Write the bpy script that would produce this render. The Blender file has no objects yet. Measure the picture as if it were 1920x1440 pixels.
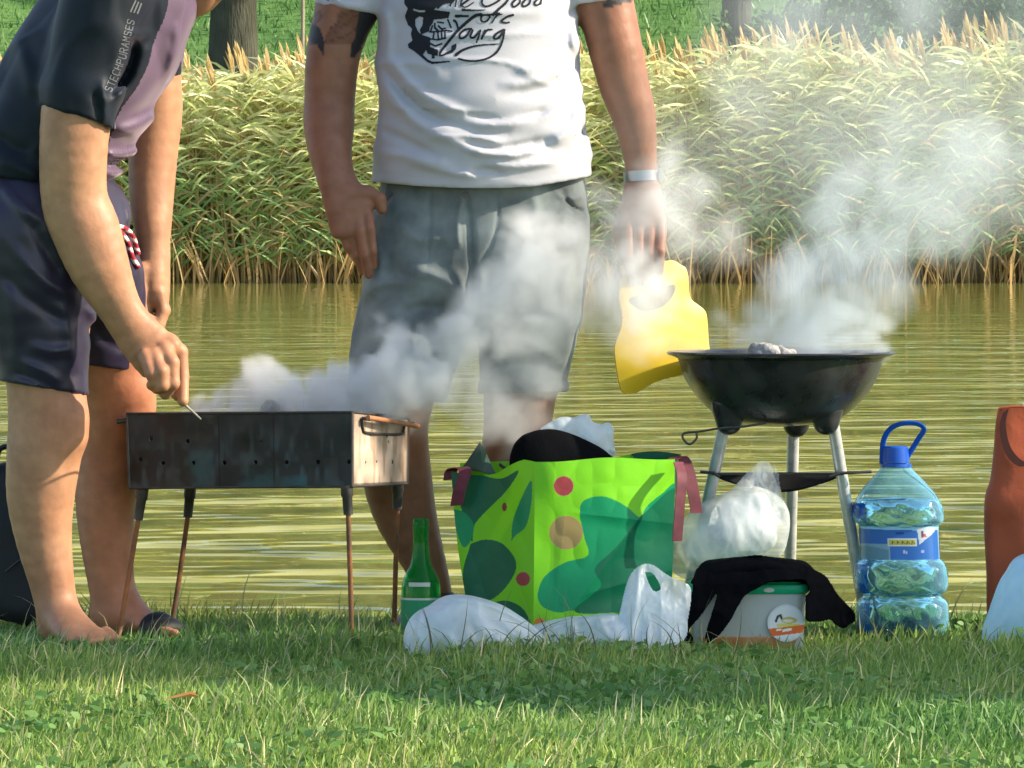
import bpy, math, random
import numpy as np
from mathutils import Vector
from mathutils.bvhtree import BVHTree

random.seed(7)
RNG = np.random.default_rng(11)
SC = bpy.context.scene
COL = SC.collection
EYE = 0.944          # camera height above the lawn
F = 13500.0          # focal length in pixels of a 1920 wide picture
HOR = 350.0          # picture row of the horizon


def P(px, py, Y=15.0):
    """point at distance Y that stands at picture position px, py"""
    return np.array([(px - 960.0) * Y / F, Y, EYE + (HOR - py) * Y / F])


def R(px, Y=15.0):
    return px * Y / F


# ------------------------------------------------------------------ noise
_T = RNG.random((32, 32, 32)).astype(np.float32)


def vnoise(p, scale=1.0):
    """smooth value noise 0..1 of an (n,3) array"""
    q = np.asarray(p, dtype=np.float32) * scale
    i = np.floor(q).astype(np.int64)
    f = q - i
    f = f * f * (3 - 2 * f)
    i0 = i & 31
    i1 = (i + 1) & 31
    x0, y0, z0 = i0[..., 0], i0[..., 1], i0[..., 2]
    x1, y1, z1 = i1[..., 0], i1[..., 1], i1[..., 2]
    fx, fy, fz = f[..., 0], f[..., 1], f[..., 2]
    a = _T[x0, y0, z0] * (1 - fx) + _T[x1, y0, z0] * fx
    b = _T[x0, y1, z0] * (1 - fx) + _T[x1, y1, z0] * fx
    c = _T[x0, y0, z1] * (1 - fx) + _T[x1, y0, z1] * fx
    d = _T[x0, y1, z1] * (1 - fx) + _T[x1, y1, z1] * fx
    return (a * (1 - fy) + b * fy) * (1 - fz) + (c * (1 - fy) + d * fy) * fz


def ridge(p, scale):
    return 1.0 - np.abs(vnoise(p, scale) * 2 - 1) * 2


# ------------------------------------------------------------------ objects
def set_props(o, label=None, cat=None, group=None, kind=None):
    if label: o['label'] = label
    if cat: o['category'] = cat
    if group: o['group'] = group
    if kind: o['kind'] = kind
    return o


def root(name, loc, label, cat, group=None):
    o = bpy.data.objects.new(name, None)
    COL.objects.link(o)
    o.location = [float(v) for v in loc]
    o.empty_display_size = 0.1
    return set_props(o, label, cat, group)


def origin_of(o):
    v = Vector((0, 0, 0))
    while o is not None:
        v = v + o.location
        o = o.parent
    return np.array(v)


def mesh_obj(name, verts, faces, mat, parent=None, origin=None, smooth=True, cols=None, uv=None):
    """verts (n,3) world coordinates; faces (m,3|4) array or list of lists"""
    verts = np.asarray(verts, dtype=np.float64).reshape(-1, 3)
    me = bpy.data.meshes.new(name)
    if parent is not None:
        org = origin_of(parent)
    elif origin is not None:
        org = np.asarray(origin, dtype=float)
    else:
        org = np.zeros(3)
    v = (verts - org).astype(np.float32)
    if isinstance(faces, np.ndarray):
        n = faces.shape[1]
        me.vertices.add(len(v))
        me.vertices.foreach_set('co', v.ravel())
        me.loops.add(faces.size)
        me.loops.foreach_set('vertex_index', faces.ravel().astype(np.int32))
        me.polygons.add(len(faces))
        me.polygons.foreach_set('loop_start', np.arange(0, faces.size, n, dtype=np.int32))
        me.update(calc_edges=True)
    else:
        me.from_pydata([tuple(map(float, c)) for c in v], [], [list(map(int, f)) for f in faces])
        me.update()
    if smooth:
        me.polygons.foreach_set('use_smooth', np.ones(len(me.polygons), dtype=bool))
    if cols is not None:
        cols = np.asarray(cols, dtype=np.float32)
        if cols.shape[1] == 3:
            cols = np.concatenate([cols, np.ones((len(cols), 1), np.float32)], 1)
        at = me.color_attributes.new('Col', 'FLOAT_COLOR', 'POINT')
        at.data.foreach_set('color', cols.ravel())
    me.validate()
    o = bpy.data.objects.new(name, me)
    COL.objects.link(o)
    if mat is not None:
        me.materials.append(mat)
    if parent is not None:
        o.parent = parent
    else:
        o.location = [float(c) for c in org]
    return o


class MB:
    """collects primitive shapes for one mesh"""
    def __init__(s):
        s.v = []; s.f = []; s.c = []

    def add(s, verts, faces, col=(1, 1, 1)):
        n = len(s.v)
        s.v += [tuple(map(float, p)) for p in verts]
        s.f += [[i + n for i in f] for f in faces]
        s.c += [tuple(col)] * len(verts)
        return s

    def tube(s, pts, r, n=10, col=(1, 1, 1), cap=True, sx=1.0, up=(0, 0, 1)):
        pts = [np.asarray(p, float) for p in pts]
        rs = r if hasattr(r, '__len__') else [r] * len(pts)
        V = []; Fs = []
        prev = None
        for i, p in enumerate(pts):
            a = pts[max(i - 1, 0)]; b = pts[min(i + 1, len(pts) - 1)]
            t = b - a; t = t / (np.linalg.norm(t) + 1e-12)
            if prev is None:
                u = np.cross(t, up)
                if np.linalg.norm(u) < 1e-3: u = np.cross(t, (0, 1, 0.1))
            else:
                u = prev - t * np.dot(prev, t)
            u = u / (np.linalg.norm(u) + 1e-12); prev = u
            w = np.cross(t, u)
            for k in range(n):
                an = 2 * math.pi * k / n
                V.append(p + rs[i] * (math.cos(an) * u * sx + math.sin(an) * w))
        for i in range(len(pts) - 1):
            for k in range(n):
                Fs.append([i * n + k, i * n + (k + 1) % n, (i + 1) * n + (k + 1) % n, (i + 1) * n + k])
        if cap:
            Fs.append(list(range(n))[::-1]); Fs.append([(len(pts) - 1) * n + k for k in range(n)])
        return s.add(V, Fs, col)

    def hexa(s, c8, col=(1, 1, 1)):
        """c8: 4 bottom corners then 4 top corners, counter-clockwise"""
        return s.add(c8, [[3, 2, 1, 0], [4, 5, 6, 7], [0, 1, 5, 4], [1, 2, 6, 5], [2, 3, 7, 6], [3, 0, 4, 7]], col)

    def lathe(s, prof, cx, cy, n=40, col=(1, 1, 1), tilt=None, sq=0.0):
        """prof: (radius, z) list"""
        V = []; Fs = []
        for r, z in prof:
            for k in range(n):
                a = 2 * math.pi * k / n
                q = 1.0
                if sq:
                    q = 1.0 / (abs(math.cos(a)) ** sq + abs(math.sin(a)) ** sq) ** (1.0 / sq)
                V.append((cx + r * q * math.cos(a), cy + r * q * math.sin(a), z))
        for i in range(len(prof) - 1):
            for k in range(n):
                Fs.append([i * n + k, i * n + (k + 1) % n, (i + 1) * n + (k + 1) % n, (i + 1) * n + k])
        return s.add(V, Fs, col)

    def build(s, name, mat, parent=None, origin=None, smooth=True, cols=False, bevel=0):
        o = mesh_obj(name, np.array(s.v), s.f, mat, parent, origin, smooth,
                     cols=np.array(s.c) if cols else None)
        if bevel:
            b = o.modifiers.new('bevel', 'BEVEL'); b.width = bevel; b.segments = 2; b.limit_method = 'ANGLE'
        if smooth:
            sharp(o)
        return o


def sharp(o, deg=38):
    me = o.data
    try:
        me.set_sharp_from_angle(angle=math.radians(deg))
    except Exception:
        pass


def bez(pts, n=16):
    """Catmull-Rom through the points"""
    pts = [np.asarray(p, float) for p in pts]
    q = [2 * pts[0] - pts[1]] + pts + [2 * pts[-1] - pts[-2]]
    out = []
    for i in range(1, len(q) - 2):
        for k in range(n):
            t = k / n
            a, b, c, d = q[i - 1], q[i], q[i + 1], q[i + 2]
            out.append(0.5 * ((2 * b) + (-a + c) * t + (2 * a - 5 * b + 4 * c - d) * t * t + (-a + 3 * b - 3 * c + d) * t ** 3))
    out.append(pts[-1])
    return out


# ------------------------------------------------------------------ implicit surfaces
def smin(a, b, k):
    h = np.clip(0.5 + 0.5 * (b - a) / k, 0, 1)
    return b * (1 - h) + a * h - k * h * (1 - h)


class Shape:
    """smooth union of tapered limbs, turned into one continuous mesh"""
    def __init__(s, grow=0.0):
        s.prims = []
        s.grow = grow

    def seg(s, a, b, ra, rb=None, k=0.02, lat=(1, 0, 0), clip=None, op='u', grp=None):
        """ra, rb: radius or (lateral radius, other radius)"""
        a = np.asarray(a, float); b = np.asarray(b, float)
        rb = ra if rb is None else rb
        ra = tuple(ra) if hasattr(ra, '__len__') else (ra, ra)
        rb = tuple(rb) if hasattr(rb, '__len__') else (rb, rb)
        s.prims.append((a, b, ra, rb, k, np.asarray(lat, float), clip, op, grp))
        return s

    def chain(s, pts, k=0.02, lat=(1, 0, 0), clip=None):
        rr = [np.array(tuple(r) if hasattr(r, '__len__') else (r, r), float) for _, r in pts]
        q = bez([np.concatenate([np.asarray(p, float), r]) for (p, _), r in zip(pts, rr)], 3)
        gid = len(s.prims)
        for a, b in zip(q[:-1], q[1:]):
            s.seg(a[:3], b[:3], tuple(a[3:]), tuple(b[3:]), k, lat, clip, 'u', gid)
        return s

    def field(s, lo, hi, h, grow=0.0, noclip=False):
        g = s.grow + grow
        ax = [np.arange(lo[i], hi[i] + h, h) for i in range(3)]
        D = np.full([len(a) for a in ax], 0.5, np.float32)
        cur = None; G = None

        def flush():
            nonlocal G, cur
            if G is not None:
                ar, kk, bx = G
                if bx is not None:
                    D[bx] = smin(D[bx], ar[bx], kk)
            G = None; cur = None
        for a, b, ra, rb, k, lat, clip, op, grp in s.prims:
            if grp != cur: flush()
            if grp is not None and G is None:
                cur = grp; G = [np.full(D.shape, 0.5, np.float32), k, None]
            rm = max(ra + rb) + g
            m = rm + k + 3 * h + 0.006
            sl = []
            ok = True
            for i in range(3):
                i0 = int(max(0, math.floor((min(a[i], b[i]) - m - lo[i]) / h)))
                i1 = int(min(len(ax[i]), math.ceil((max(a[i], b[i]) + m - lo[i]) / h) + 1))
                if i1 <= i0: ok = False
                sl.append(slice(i0, i1))
            if not ok: continue
            X = ax[0][sl[0]][:, None, None] - a[0]
            Y = ax[1][sl[1]][None, :, None] - a[1]
            Z = ax[2][sl[2]][None, None, :] - a[2]
            d = b - a
            L = np.linalg.norm(d)
            t_ = d / L if L > 1e-6 else np.array([0, 0, 1.0])
            u_ = lat - t_ * np.dot(lat, t_)
            if np.linalg.norm(u_) < 1e-3:
                u_ = np.cross(t_, (0, 1, 0))
            u_ = u_ / np.linalg.norm(u_)
            v_ = np.cross(t_, u_)
            w = X * t_[0] + Y * t_[1] + Z * t_[2]
            u = X * u_[0] + Y * u_[1] + Z * u_[2]
            v = X * v_[0] + Y * v_[1] + Z * v_[2]
            tt = np.clip(w / max(L, 1e-6), 0, 1)
            w = w - tt * L
            ru = np.maximum(ra[0] + (rb[0] - ra[0]) * tt + g, 1e-3)
            rv = np.maximum(ra[1] + (rb[1] - ra[1]) * tt + g, 1e-3)
            rw = np.minimum(ru, rv)
            k0 = np.sqrt((u / ru) ** 2 + (v / rv) ** 2 + (w / rw) ** 2)
            k1 = np.sqrt((u / ru ** 2) ** 2 + (v / rv ** 2) ** 2 + (w / rw ** 2) ** 2) + 1e-9
            dd = k0 * (k0 - 1.0) / k1
            if clip is not None and not noclip:
                cp, cn = clip
                pl = (X + a[0] - cp[0]) * cn[0] + (Y + a[1] - cp[1]) * cn[1] + (Z + a[2] - cp[2]) * cn[2]
                dd = np.maximum(dd, pl)
            if grp is not None:
                sub = G[0][sl[0], sl[1], sl[2]]
                G[0][sl[0], sl[1], sl[2]] = smin(sub, dd, .0035)
                o_ = G[2]
                G[2] = tuple(sl) if o_ is None else tuple(slice(min(o_[i].start, sl[i].start), max(o_[i].stop, sl[i].stop)) for i in range(3))
                continue
            sub = D[sl[0], sl[1], sl[2]]
            if op == 'u':
                D[sl[0], sl[1], sl[2]] = smin(sub, dd, k)
            else:
                D[sl[0], sl[1], sl[2]] = -smin(-sub, dd, k)
        flush()
        return ax, D

    def mesh(s, lo, hi, h, disp=None, post=None, shell=0.0, band=0.03, inner_disp=True):
        ax, D = s.field(lo, hi, h)
        if disp is not None:
            D = apply_disp(ax, D, disp, band)
        if shell:
            _, D2 = s.field(lo, hi, h, noclip=True)
            if disp is not None and inner_disp:
                D2 = apply_disp(ax, D2, disp, band)
            D = np.maximum(D, -(D2 + shell))
        if post is not None:
            G = np.stack(np.meshgrid(*ax, indexing='ij'), -1)
            D = post(G, D)
        return nets(ax, D)


def apply_disp(ax, D, fn, band):
    idx = np.nonzero(np.abs(D) < band)
    pts = np.stack([ax[0][idx[0]], ax[1][idx[1]], ax[2][idx[2]]], -1)
    D = D.copy()
    D[idx] += fn(pts)
    return D


def nets(ax, D, smooth=1):
    """naive surface nets"""
    nx, ny, nz = D.shape
    S = D < 0
    c = S[:-1, :-1, :-1].astype(np.int8)
    acc = np.zeros((nx - 1, ny - 1, nz - 1), np.int8)
    for i in (0, 1):
        for j in (0, 1):
            for k in (0, 1):
                acc += S[i:nx - 1 + i, j:ny - 1 + j, k:nz - 1 + k]
    act = (acc > 0) & (acc < 8)
    ii, jj, kk = np.nonzero(act)
    n = len(ii)
    vid = np.full(act.shape, -1, np.int64)
    vid[ii, jj, kk] = np.arange(n)
    sumv = np.zeros((n, 3)); cnt = np.zeros(n)
    cor = [(i, j, k) for i in (0, 1) for j in (0, 1) for k in (0, 1)]
    for a in cor:
        for b in cor:
            if sum(b) - sum(a) != 1 or any(b[q] < a[q] for q in range(3)): continue
            da = D[ii + a[0], jj + a[1], kk + a[2]]
            db = D[ii + b[0], jj + b[1], kk + b[2]]
            m = (da < 0) != (db < 0)
            t = np.where(m, da / np.where(m, da - db, 1), 0)
            for q in range(3):
                sumv[:, q] += np.where(m, a[q] + (b[q] - a[q]) * t, 0)
            cnt += m
    V = sumv / cnt[:, None] + np.stack([ii, jj, kk], -1)
    h = np.array([ax[q][1] - ax[q][0] for q in range(3)])
    V = V * h + np.array([ax[0][0], ax[1][0], ax[2][0]])
    quads = []
    # x edges
    m = S[:-1, 1:-1, 1:-1] != S[1:, 1:-1, 1:-1]
    i, j, k = np.nonzero(m); j += 1; k += 1
    q = np.stack([vid[i, j - 1, k - 1], vid[i, j, k - 1], vid[i, j, k], vid[i, j - 1, k]], -1)
    fl = S[i, j, k]; quads.append(np.where(fl[:, None], q, q[:, ::-1]))
    m = S[1:-1, :-1, 1:-1] != S[1:-1, 1:, 1:-1]
    i, j, k = np.nonzero(m); i += 1; k += 1
    q = np.stack([vid[i - 1, j, k - 1], vid[i - 1, j, k], vid[i, j, k], vid[i, j, k - 1]], -1)
    fl = S[i, j, k]; quads.append(np.where(fl[:, None], q, q[:, ::-1]))
    m = S[1:-1, 1:-1, :-1] != S[1:-1, 1:-1, 1:]
    i, j, k = np.nonzero(m); i += 1; j += 1
    q = np.stack([vid[i - 1, j - 1, k], vid[i, j - 1, k], vid[i, j, k], vid[i - 1, j, k]], -1)
    fl = S[i, j, k]; quads.append(np.where(fl[:, None], q, q[:, ::-1]))
    Q = np.concatenate(quads)
    Q = Q[(Q >= 0).all(1)]
    for _ in range(smooth):
        acc = np.zeros_like(V); cn = np.zeros(len(V))
        for a in range(4):
            for b in ((a + 1) % 4, (a + 3) % 4):
                np.add.at(acc, Q[:, a], V[Q[:, b]]); np.add.at(cn, Q[:, a], 1)
        V = V * 0.5 + 0.5 * acc / np.maximum(cn, 1)[:, None]
    return V, Q


def join(parts):
    Vs = []; Qs = []; n = 0
    for V, Q in parts:
        Vs.append(V); Qs.append(Q + n); n += len(V)
    return np.concatenate(Vs), np.concatenate(Qs)


def cut_box(V, Q, lo, hi, inside=False):
    c = V[Q].mean(1)
    m = ((c > lo) & (c < hi)).all(1)
    Q = Q[m] if inside else Q[~m]
    used = np.zeros(len(V), bool); used[Q.ravel()] = True
    rm = np.cumsum(used) - 1
    return V[used], rm[Q]


def folds(lines, front=None, Y=15.0):
    """lines: (list of picture points, amplitude m, width m); positive amplitude stands out"""
    segs = []
    for pts, amp, wid in lines:
        c = bez([np.array([p[0], p[1]], float) for p in pts], 6)
        c = [np.array([(p[0] - 960) * Y / F, EYE + (HOR - p[1]) * Y / F]) for p in c]
        segs.append((np.array(c), amp, wid))

    def fn(p):
        out = np.zeros(len(p))
        q = p[:, [0, 2]]
        m = np.ones(len(p), bool) if front is None else (p[:, 1] < front)
        qq = q[m]
        res = np.zeros(len(qq))
        for c, amp, wid in segs:
            lo = c.min(0) - 3 * wid; hi = c.max(0) + 3 * wid
            mm = ((qq > lo) & (qq < hi)).all(1)
            if not mm.any(): continue
            x = qq[mm]
            best = np.full(len(x), 9.0); tb = np.zeros(len(x))
            L = len(c) - 1
            for i in range(L):
                a, b = c[i], c[i + 1]
                d = b - a
                t = np.clip(((x - a) @ d) / (d @ d + 1e-12), 0, 1)
                ds = np.linalg.norm(x - a - t[:, None] * d, axis=1)
                z = ds < best
                best = np.where(z, ds, best); tb = np.where(z, (i + t) / L, tb)
            fade = np.clip(np.minimum(tb, 1 - tb) * 5, 0, 1)
            res[mm] -= amp * fade * np.exp(-(best / wid) ** 2)
        out[m] = res
        return out
    return fn


# ------------------------------------------------------------------ 2-D painting
def in_poly(x, y, poly):
    c = np.zeros(x.shape, bool)
    n = len(poly)
    for i in range(n):
        x1, y1 = poly[i]; x2, y2 = poly[(i + 1) % n]
        if y1 == y2: continue
        m = ((y1 > y) != (y2 > y)) & (x < (x2 - x1) * (y - y1) / (y2 - y1) + x1)
        c ^= m
    return c


def near_line(x, y, pts, w0, w1=None):
    w1 = w0 if w1 is None else w1
    c = np.zeros(x.shape, bool)
    L = len(pts) - 1
    for i in range(L):
        ax_, ay = pts[i]; bx, by = pts[i + 1]
        dx, dy = bx - ax_, by - ay
        t = np.clip(((x - ax_) * dx + (y - ay) * dy) / (dx * dx + dy * dy + 1e-12), 0, 1)
        s = (i + t) / L
        ww = w0 + (w1 - w0) * s
        c |= ((x - ax_ - t * dx) ** 2 + (y - ay - t * dy) ** 2) < ww ** 2
    return c
# ------------------------------------------------------------------ materials
def _nt(name):
    m = bpy.data.materials.new(name); m.use_nodes = True
    nt = m.node_tree
    return m, nt, nt.nodes['Principled BSDF'], nt.nodes['Material Output']


def mat(name, color=(.5, .5, .5), rough=.6, metal=0.0, spec=.5, attr=False, noise=None, bump=None,
        sheen=0.0, sss=0.0, trans=0.0, ior=1.45, alpha=1.0, aniso=None, coat=0.0, sheencol=None,
        transl=0.0, coords='Object', rough_noise=0.0):
    """noise: (scale, amount[, second colour]); bump: (scale, strength, distance)"""
    m, nt, b, out = _nt(name)
    N = nt.nodes; L = nt.links
    b.inputs['Roughness'].default_value = rough
    b.inputs['Metallic'].default_value = metal
    b.inputs['Specular IOR Level'].default_value = spec
    b.inputs['IOR'].default_value = ior
    b.inputs['Transmission Weight'].default_value = trans
    b.inputs['Alpha'].default_value = alpha
    b.inputs['Sheen Weight'].default_value = sheen
    b.inputs['Coat Weight'].default_value = coat
    if sheencol: b.inputs['Sheen Tint'].default_value = (*sheencol, 1)
    if sss:
        b.inputs['Subsurface Weight'].default_value = sss
        b.inputs['Subsurface Radius'].default_value = (1.0, .35, .2)
        b.inputs['Subsurface Scale'].default_value = .012
    tc = N.new('ShaderNodeTexCoord')
    if attr:
        a = N.new('ShaderNodeAttribute'); a.attribute_name = 'Col'
        src = a.outputs['Color']
    else:
        rgb = N.new('ShaderNodeRGB'); rgb.outputs[0].default_value = (*color, 1)
        src = rgb.outputs[0]
    if noise:
        n = N.new('ShaderNodeTexNoise'); n.inputs['Scale'].default_value = noise[0]
        n.inputs['Detail'].default_value = 6
        L.new(tc.outputs[coords], n.inputs['Vector'])
        r = N.new('ShaderNodeMapRange')
        r.inputs['From Min'].default_value = .3; r.inputs['From Max'].default_value = .7
        L.new(n.outputs['Fac'], r.inputs['Value'])
        mx = N.new('ShaderNodeMix'); mx.data_type = 'RGBA'
        if len(noise) > 2:
            r.inputs['To Min'].default_value = 0; r.inputs['To Max'].default_value = noise[1]
            mx.blend_type = 'MIX'
            mx.inputs['B'].default_value = (*noise[2], 1)
            L.new(r.outputs[0], mx.inputs['Factor']); L.new(src, mx.inputs['A'])
        else:
            mx.blend_type = 'MULTIPLY'
            mx.inputs['Factor'].default_value = 1
            r.inputs['To Min'].default_value = 1 - noise[1]; r.inputs['To Max'].default_value = 1 + noise[1] * .5
            L.new(src, mx.inputs['A'])
            cc = N.new('ShaderNodeCombineColor')
            for k in range(3): L.new(r.outputs[0], cc.inputs[k])
            L.new(cc.outputs[0], mx.inputs['B'])
        src = mx.outputs['Result']
        if rough_noise:
            rr = N.new('ShaderNodeMapRange'); L.new(n.outputs['Fac'], rr.inputs['Value'])
            rr.inputs['From Min'].default_value = .3; rr.inputs['From Max'].default_value = .7
            rr.inputs['To Min'].default_value = max(0, rough - rough_noise); rr.inputs['To Max'].default_value = min(1, rough + rough_noise)
            L.new(rr.outputs[0], b.inputs['Roughness'])
    L.new(src, b.inputs['Base Color'])
    if bump:
        n2 = N.new('ShaderNodeTexNoise'); n2.inputs['Scale'].default_value = bump[0]; n2.inputs['Detail'].default_value = 5
        if aniso:
            mp = N.new('ShaderNodeMapping'); mp.inputs['Scale'].default_value = aniso
            L.new(tc.outputs[coords], mp.inputs['Vector']); L.new(mp.outputs[0], n2.inputs['Vector'])
        else:
            L.new(tc.outputs[coords], n2.inputs['Vector'])
        bp = N.new('ShaderNodeBump'); bp.inputs['Strength'].default_value = bump[1]; bp.inputs['Distance'].default_value = bump[2]
        L.new(n2.outputs['Fac'], bp.inputs['Height']); L.new(bp.outputs[0], b.inputs['Normal'])
    if transl:
        t = N.new('ShaderNodeBsdfTranslucent'); L.new(src, t.inputs['Color'])
        ms = N.new('ShaderNodeMixShader'); ms.inputs[0].default_value = transl
        L.new(b.outputs[0], ms.inputs[1]); L.new(t.outputs[0], ms.inputs[2]); L.new(ms.outputs[0], out.inputs['Surface'])
    return m


M = {}
M['leaf'] = mat('blade', attr=True, rough=.45, spec=.35, transl=.35)
M['reed'] = mat('reed_leaf', attr=True, rough=.4, spec=.4, transl=.45)
M['tree_leaf'] = mat('tree_leaf', attr=True, rough=.5, spec=.3, transl=.3)
M['ground'] = mat('turf_soil', color=(.085, .19, .06), rough=.95, spec=.1, noise=(1.6, .9, (.15, .27, .08)), bump=(30, .6, .03))
M['bark'] = mat('bark', color=(.050, .050, .036), rough=.95, spec=.1, noise=(3, .8, (.10, .10, .075)), bump=(9, 1.0, .05), aniso=(3, 3, .5))
M['stake'] = mat('stake_wood', color=(.34, .28, .2), rough=.9, spec=.1, noise=(8, .3))
M['skin'] = mat('skin', attr=True, rough=.5, spec=.38, noise=(30, .2), bump=(60, .22, .004), sss=.15)
M['white_cotton'] = mat('white_cotton', color=(.47, .465, .50), rough=.9, spec=.1, noise=(14, .05), bump=(350, .3, .001), sheen=.15)
M['print'] = mat('shirt_ink', color=(.02, .022, .028), rough=.8, spec=.2)
M['denim'] = mat('grey_twill', color=(.060, .072, .075), rough=.9, spec=.1, noise=(9, .95, (.27, .31, .31)), bump=(420, .4, .001), sheen=.15)
M['navy'] = mat('navy_polyester', color=(.006, .011, .018), rough=.55, spec=.25, noise=(10, .2), bump=(300, .2, .001), sheen=.08, sheencol=(.8, .6, .8))
M['mauve'] = mat('sunlit_navy_polyester', color=(.105, .066, .108), rough=.42, spec=.45, noise=(12, .12), bump=(300, .2, .001), sheen=.3, sheencol=(.9, .7, .85))  # sunlit look of the navy shirt, painted as a lighter base colour
M['p_shorts'] = mat('purple_shorts', color=(.019, .014, .036), rough=.42, spec=.6, noise=(10, .2), bump=(300, .2, .001), sheen=.1, sheencol=(.8, .6, .85))
M['hair'] = mat('hair', color=(.02, .015, .012), rough=.6, bump=(220, 1, .004))
M['grey_ink'] = mat('reflective_print', color=(.12, .13, .14), rough=.5)
M['cord'] = mat('drawstring', attr=True, rough=.8)
M['black_strap'] = mat('black_rubber', color=(.012, .012, .014), rough=.6, noise=(30, .3))
M['watch'] = mat('watch_steel', color=(.30, .31, .32), rough=.3, metal=.8)
M['steel'] = mat('brushed_steel', color=(.66, .65, .64), rough=.34, metal=.45, noise=(40, .15), rough_noise=.1)
M['bbq'] = mat('sooty_steel', attr=True, rough=.5, metal=.35, spec=.5, noise=(14, .45), bump=(60, .25, .002), rough_noise=.15)
M['rust'] = mat('rusty_rod', color=(.36, .14, .045), rough=.75, metal=.2, noise=(28, .8, (.06, .045, .035)), bump=(120, .5, .002))
M['iron'] = mat('dark_iron', color=(.05, .05, .052), rough=.5, metal=.6, noise=(40, .5, (.14, .12, .10)))
M['copper'] = mat('worn_wood_bar', color=(.42, .18, .08), rough=.5, noise=(60, .5, (.2, .09, .05)))
M['enamel'] = mat('black_enamel', color=(.012, .013, .015), rough=.3, spec=.5, noise=(18, .8, (.045, .045, .045)), bump=(40, .12, .002), rough_noise=.12)
M['coal'] = mat('charcoal', color=(.05, .05, .05), rough=.9, noise=(30, .9, (.28, .27, .26)), bump=(60, 1, .008))
M['yellow'] = mat('yellow_plastic', color=(.88, .60, .03), rough=.38, spec=.5, noise=(9, .08), transl=.15)
M['lid'] = mat('green_plastic', color=(.01, .48, .24), rough=.35, transl=.2)
M['tubmat'] = mat('cloudy_plastic', color=(.62, .66, .62), rough=.35, spec=.4, noise=(8, .12), transl=.3)
M['sticker'] = mat('sticker', attr=True, rough=.4)
M['foodo'] = mat('marinade', color=(.5, .15, .04), rough=.5, noise=(30, .6, (.55, .38, .2)))
M['blackcloth'] = mat('black_fleece', color=(.0045, .0048, .006), rough=1.0, spec=.05, noise=(12, .3), bump=(200, .5, .002))
M['woven'] = mat('woven_pp', attr=True, rough=.42, spec=.35, noise=(7, .06), bump=(14, .25, .008), transl=.05)
M['maroon'] = mat('maroon_webbing', color=(.13, .02, .035), rough=.7, noise=(50, .3), bump=(500, .6, .001))
M['red_bag'] = mat('red_nonwoven', color=(.42, .085, .03), rough=.7, noise=(10, .25), bump=(26, .4, .006), transl=.08)
M['red_handle'] = mat('dark_red_webbing', color=(.075, .018, .012), rough=.8)
M['backpack'] = mat('black_nylon', color=(.010, .012, .014), rough=.7, bump=(220, .4, .001), noise=(10, .4, (.02, .02, .022)))


def film(name, col, dens, rough=.28, tw=.45, bs=30, crease=20):
    """thin plastic film"""
    m, nt, b, out = _nt(name)
    N = nt.nodes; L = nt.links
    b.inputs['Base Color'].default_value = (*col, 1); b.inputs['Roughness'].default_value = rough
    b.inputs['Specular IOR Level'].default_value = .7
    tc = N.new('ShaderNodeTexCoord')
    n = N.new('ShaderNodeTexNoise'); n.inputs['Scale'].default_value = bs; n.inputs['Detail'].default_value = 5
    L.new(tc.outputs['Object'], n.inputs['Vector'])
    sub = N.new('ShaderNodeVectorMath'); sub.operation = 'SUBTRACT'; sub.inputs[1].default_value = (.5, .5, .5); L.new(n.outputs['Color'], sub.inputs[0])
    sc = N.new('ShaderNodeVectorMath'); sc.operation = 'SCALE'; sc.inputs['Scale'].default_value = .05; L.new(sub.outputs[0], sc.inputs[0])
    ad = N.new('ShaderNodeVectorMath'); ad.operation = 'ADD'; L.new(tc.outputs['Object'], ad.inputs[0]); L.new(sc.outputs[0], ad.inputs[1])
    mp = N.new('ShaderNodeMapping'); mp.inputs['Rotation'].default_value = (.3, .5, .4); mp.inputs['Scale'].default_value = (1, 1, .5); L.new(ad.outputs[0], mp.inputs['Vector'])
    hs = []
    for q, wgt in ((crease, 1.0), (crease * 2.6, .4)):
        v = N.new('ShaderNodeTexVoronoi'); v.feature = 'F1'; v.inputs['Scale'].default_value = q; v.inputs['Randomness'].default_value = 1
        L.new(mp.outputs[0], v.inputs['Vector'])
        mu = N.new('ShaderNodeMath'); mu.operation = 'MULTIPLY'; mu.inputs[1].default_value = wgt; L.new(v.outputs['Distance'], mu.inputs[0]); hs.append(mu.outputs[0])
    su = N.new('ShaderNodeMath'); su.operation = 'ADD'; L.new(hs[0], su.inputs[0]); L.new(hs[1], su.inputs[1])
    bp = N.new('ShaderNodeBump'); bp.inputs['Strength'].default_value = .45; bp.inputs['Distance'].default_value = .014
    L.new(su.outputs[0], bp.inputs['Height']); L.new(bp.outputs[0], b.inputs['Normal'])
    t = N.new('ShaderNodeBsdfTranslucent'); t.inputs['Color'].default_value = (*col, 1); L.new(bp.outputs[0], t.inputs['Normal'])
    ms = N.new('ShaderNodeMixShader'); ms.inputs[0].default_value = tw
    L.new(b.outputs[0], ms.inputs[1]); L.new(t.outputs[0], ms.inputs[2])
    tr = N.new('ShaderNodeBsdfTransparent'); tr.inputs['Color'].default_value = (.93, .95, .96, 1)
    mr = N.new('ShaderNodeMapRange'); mr.inputs['From Min'].default_value = .2; mr.inputs['From Max'].default_value = 1.0
    mr.inputs['To Min'].default_value = max(0, dens - .22); mr.inputs['To Max'].default_value = min(1, dens + .2)
    L.new(su.outputs[0], mr.inputs['Value'])
    m2 = N.new('ShaderNodeMixShader')
    L.new(mr.outputs[0], m2.inputs[0]); L.new(tr.outputs[0], m2.inputs[1]); L.new(ms.outputs[0], m2.inputs[2])
    L.new(m2.outputs[0], out.inputs['Surface'])
    return m


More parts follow.
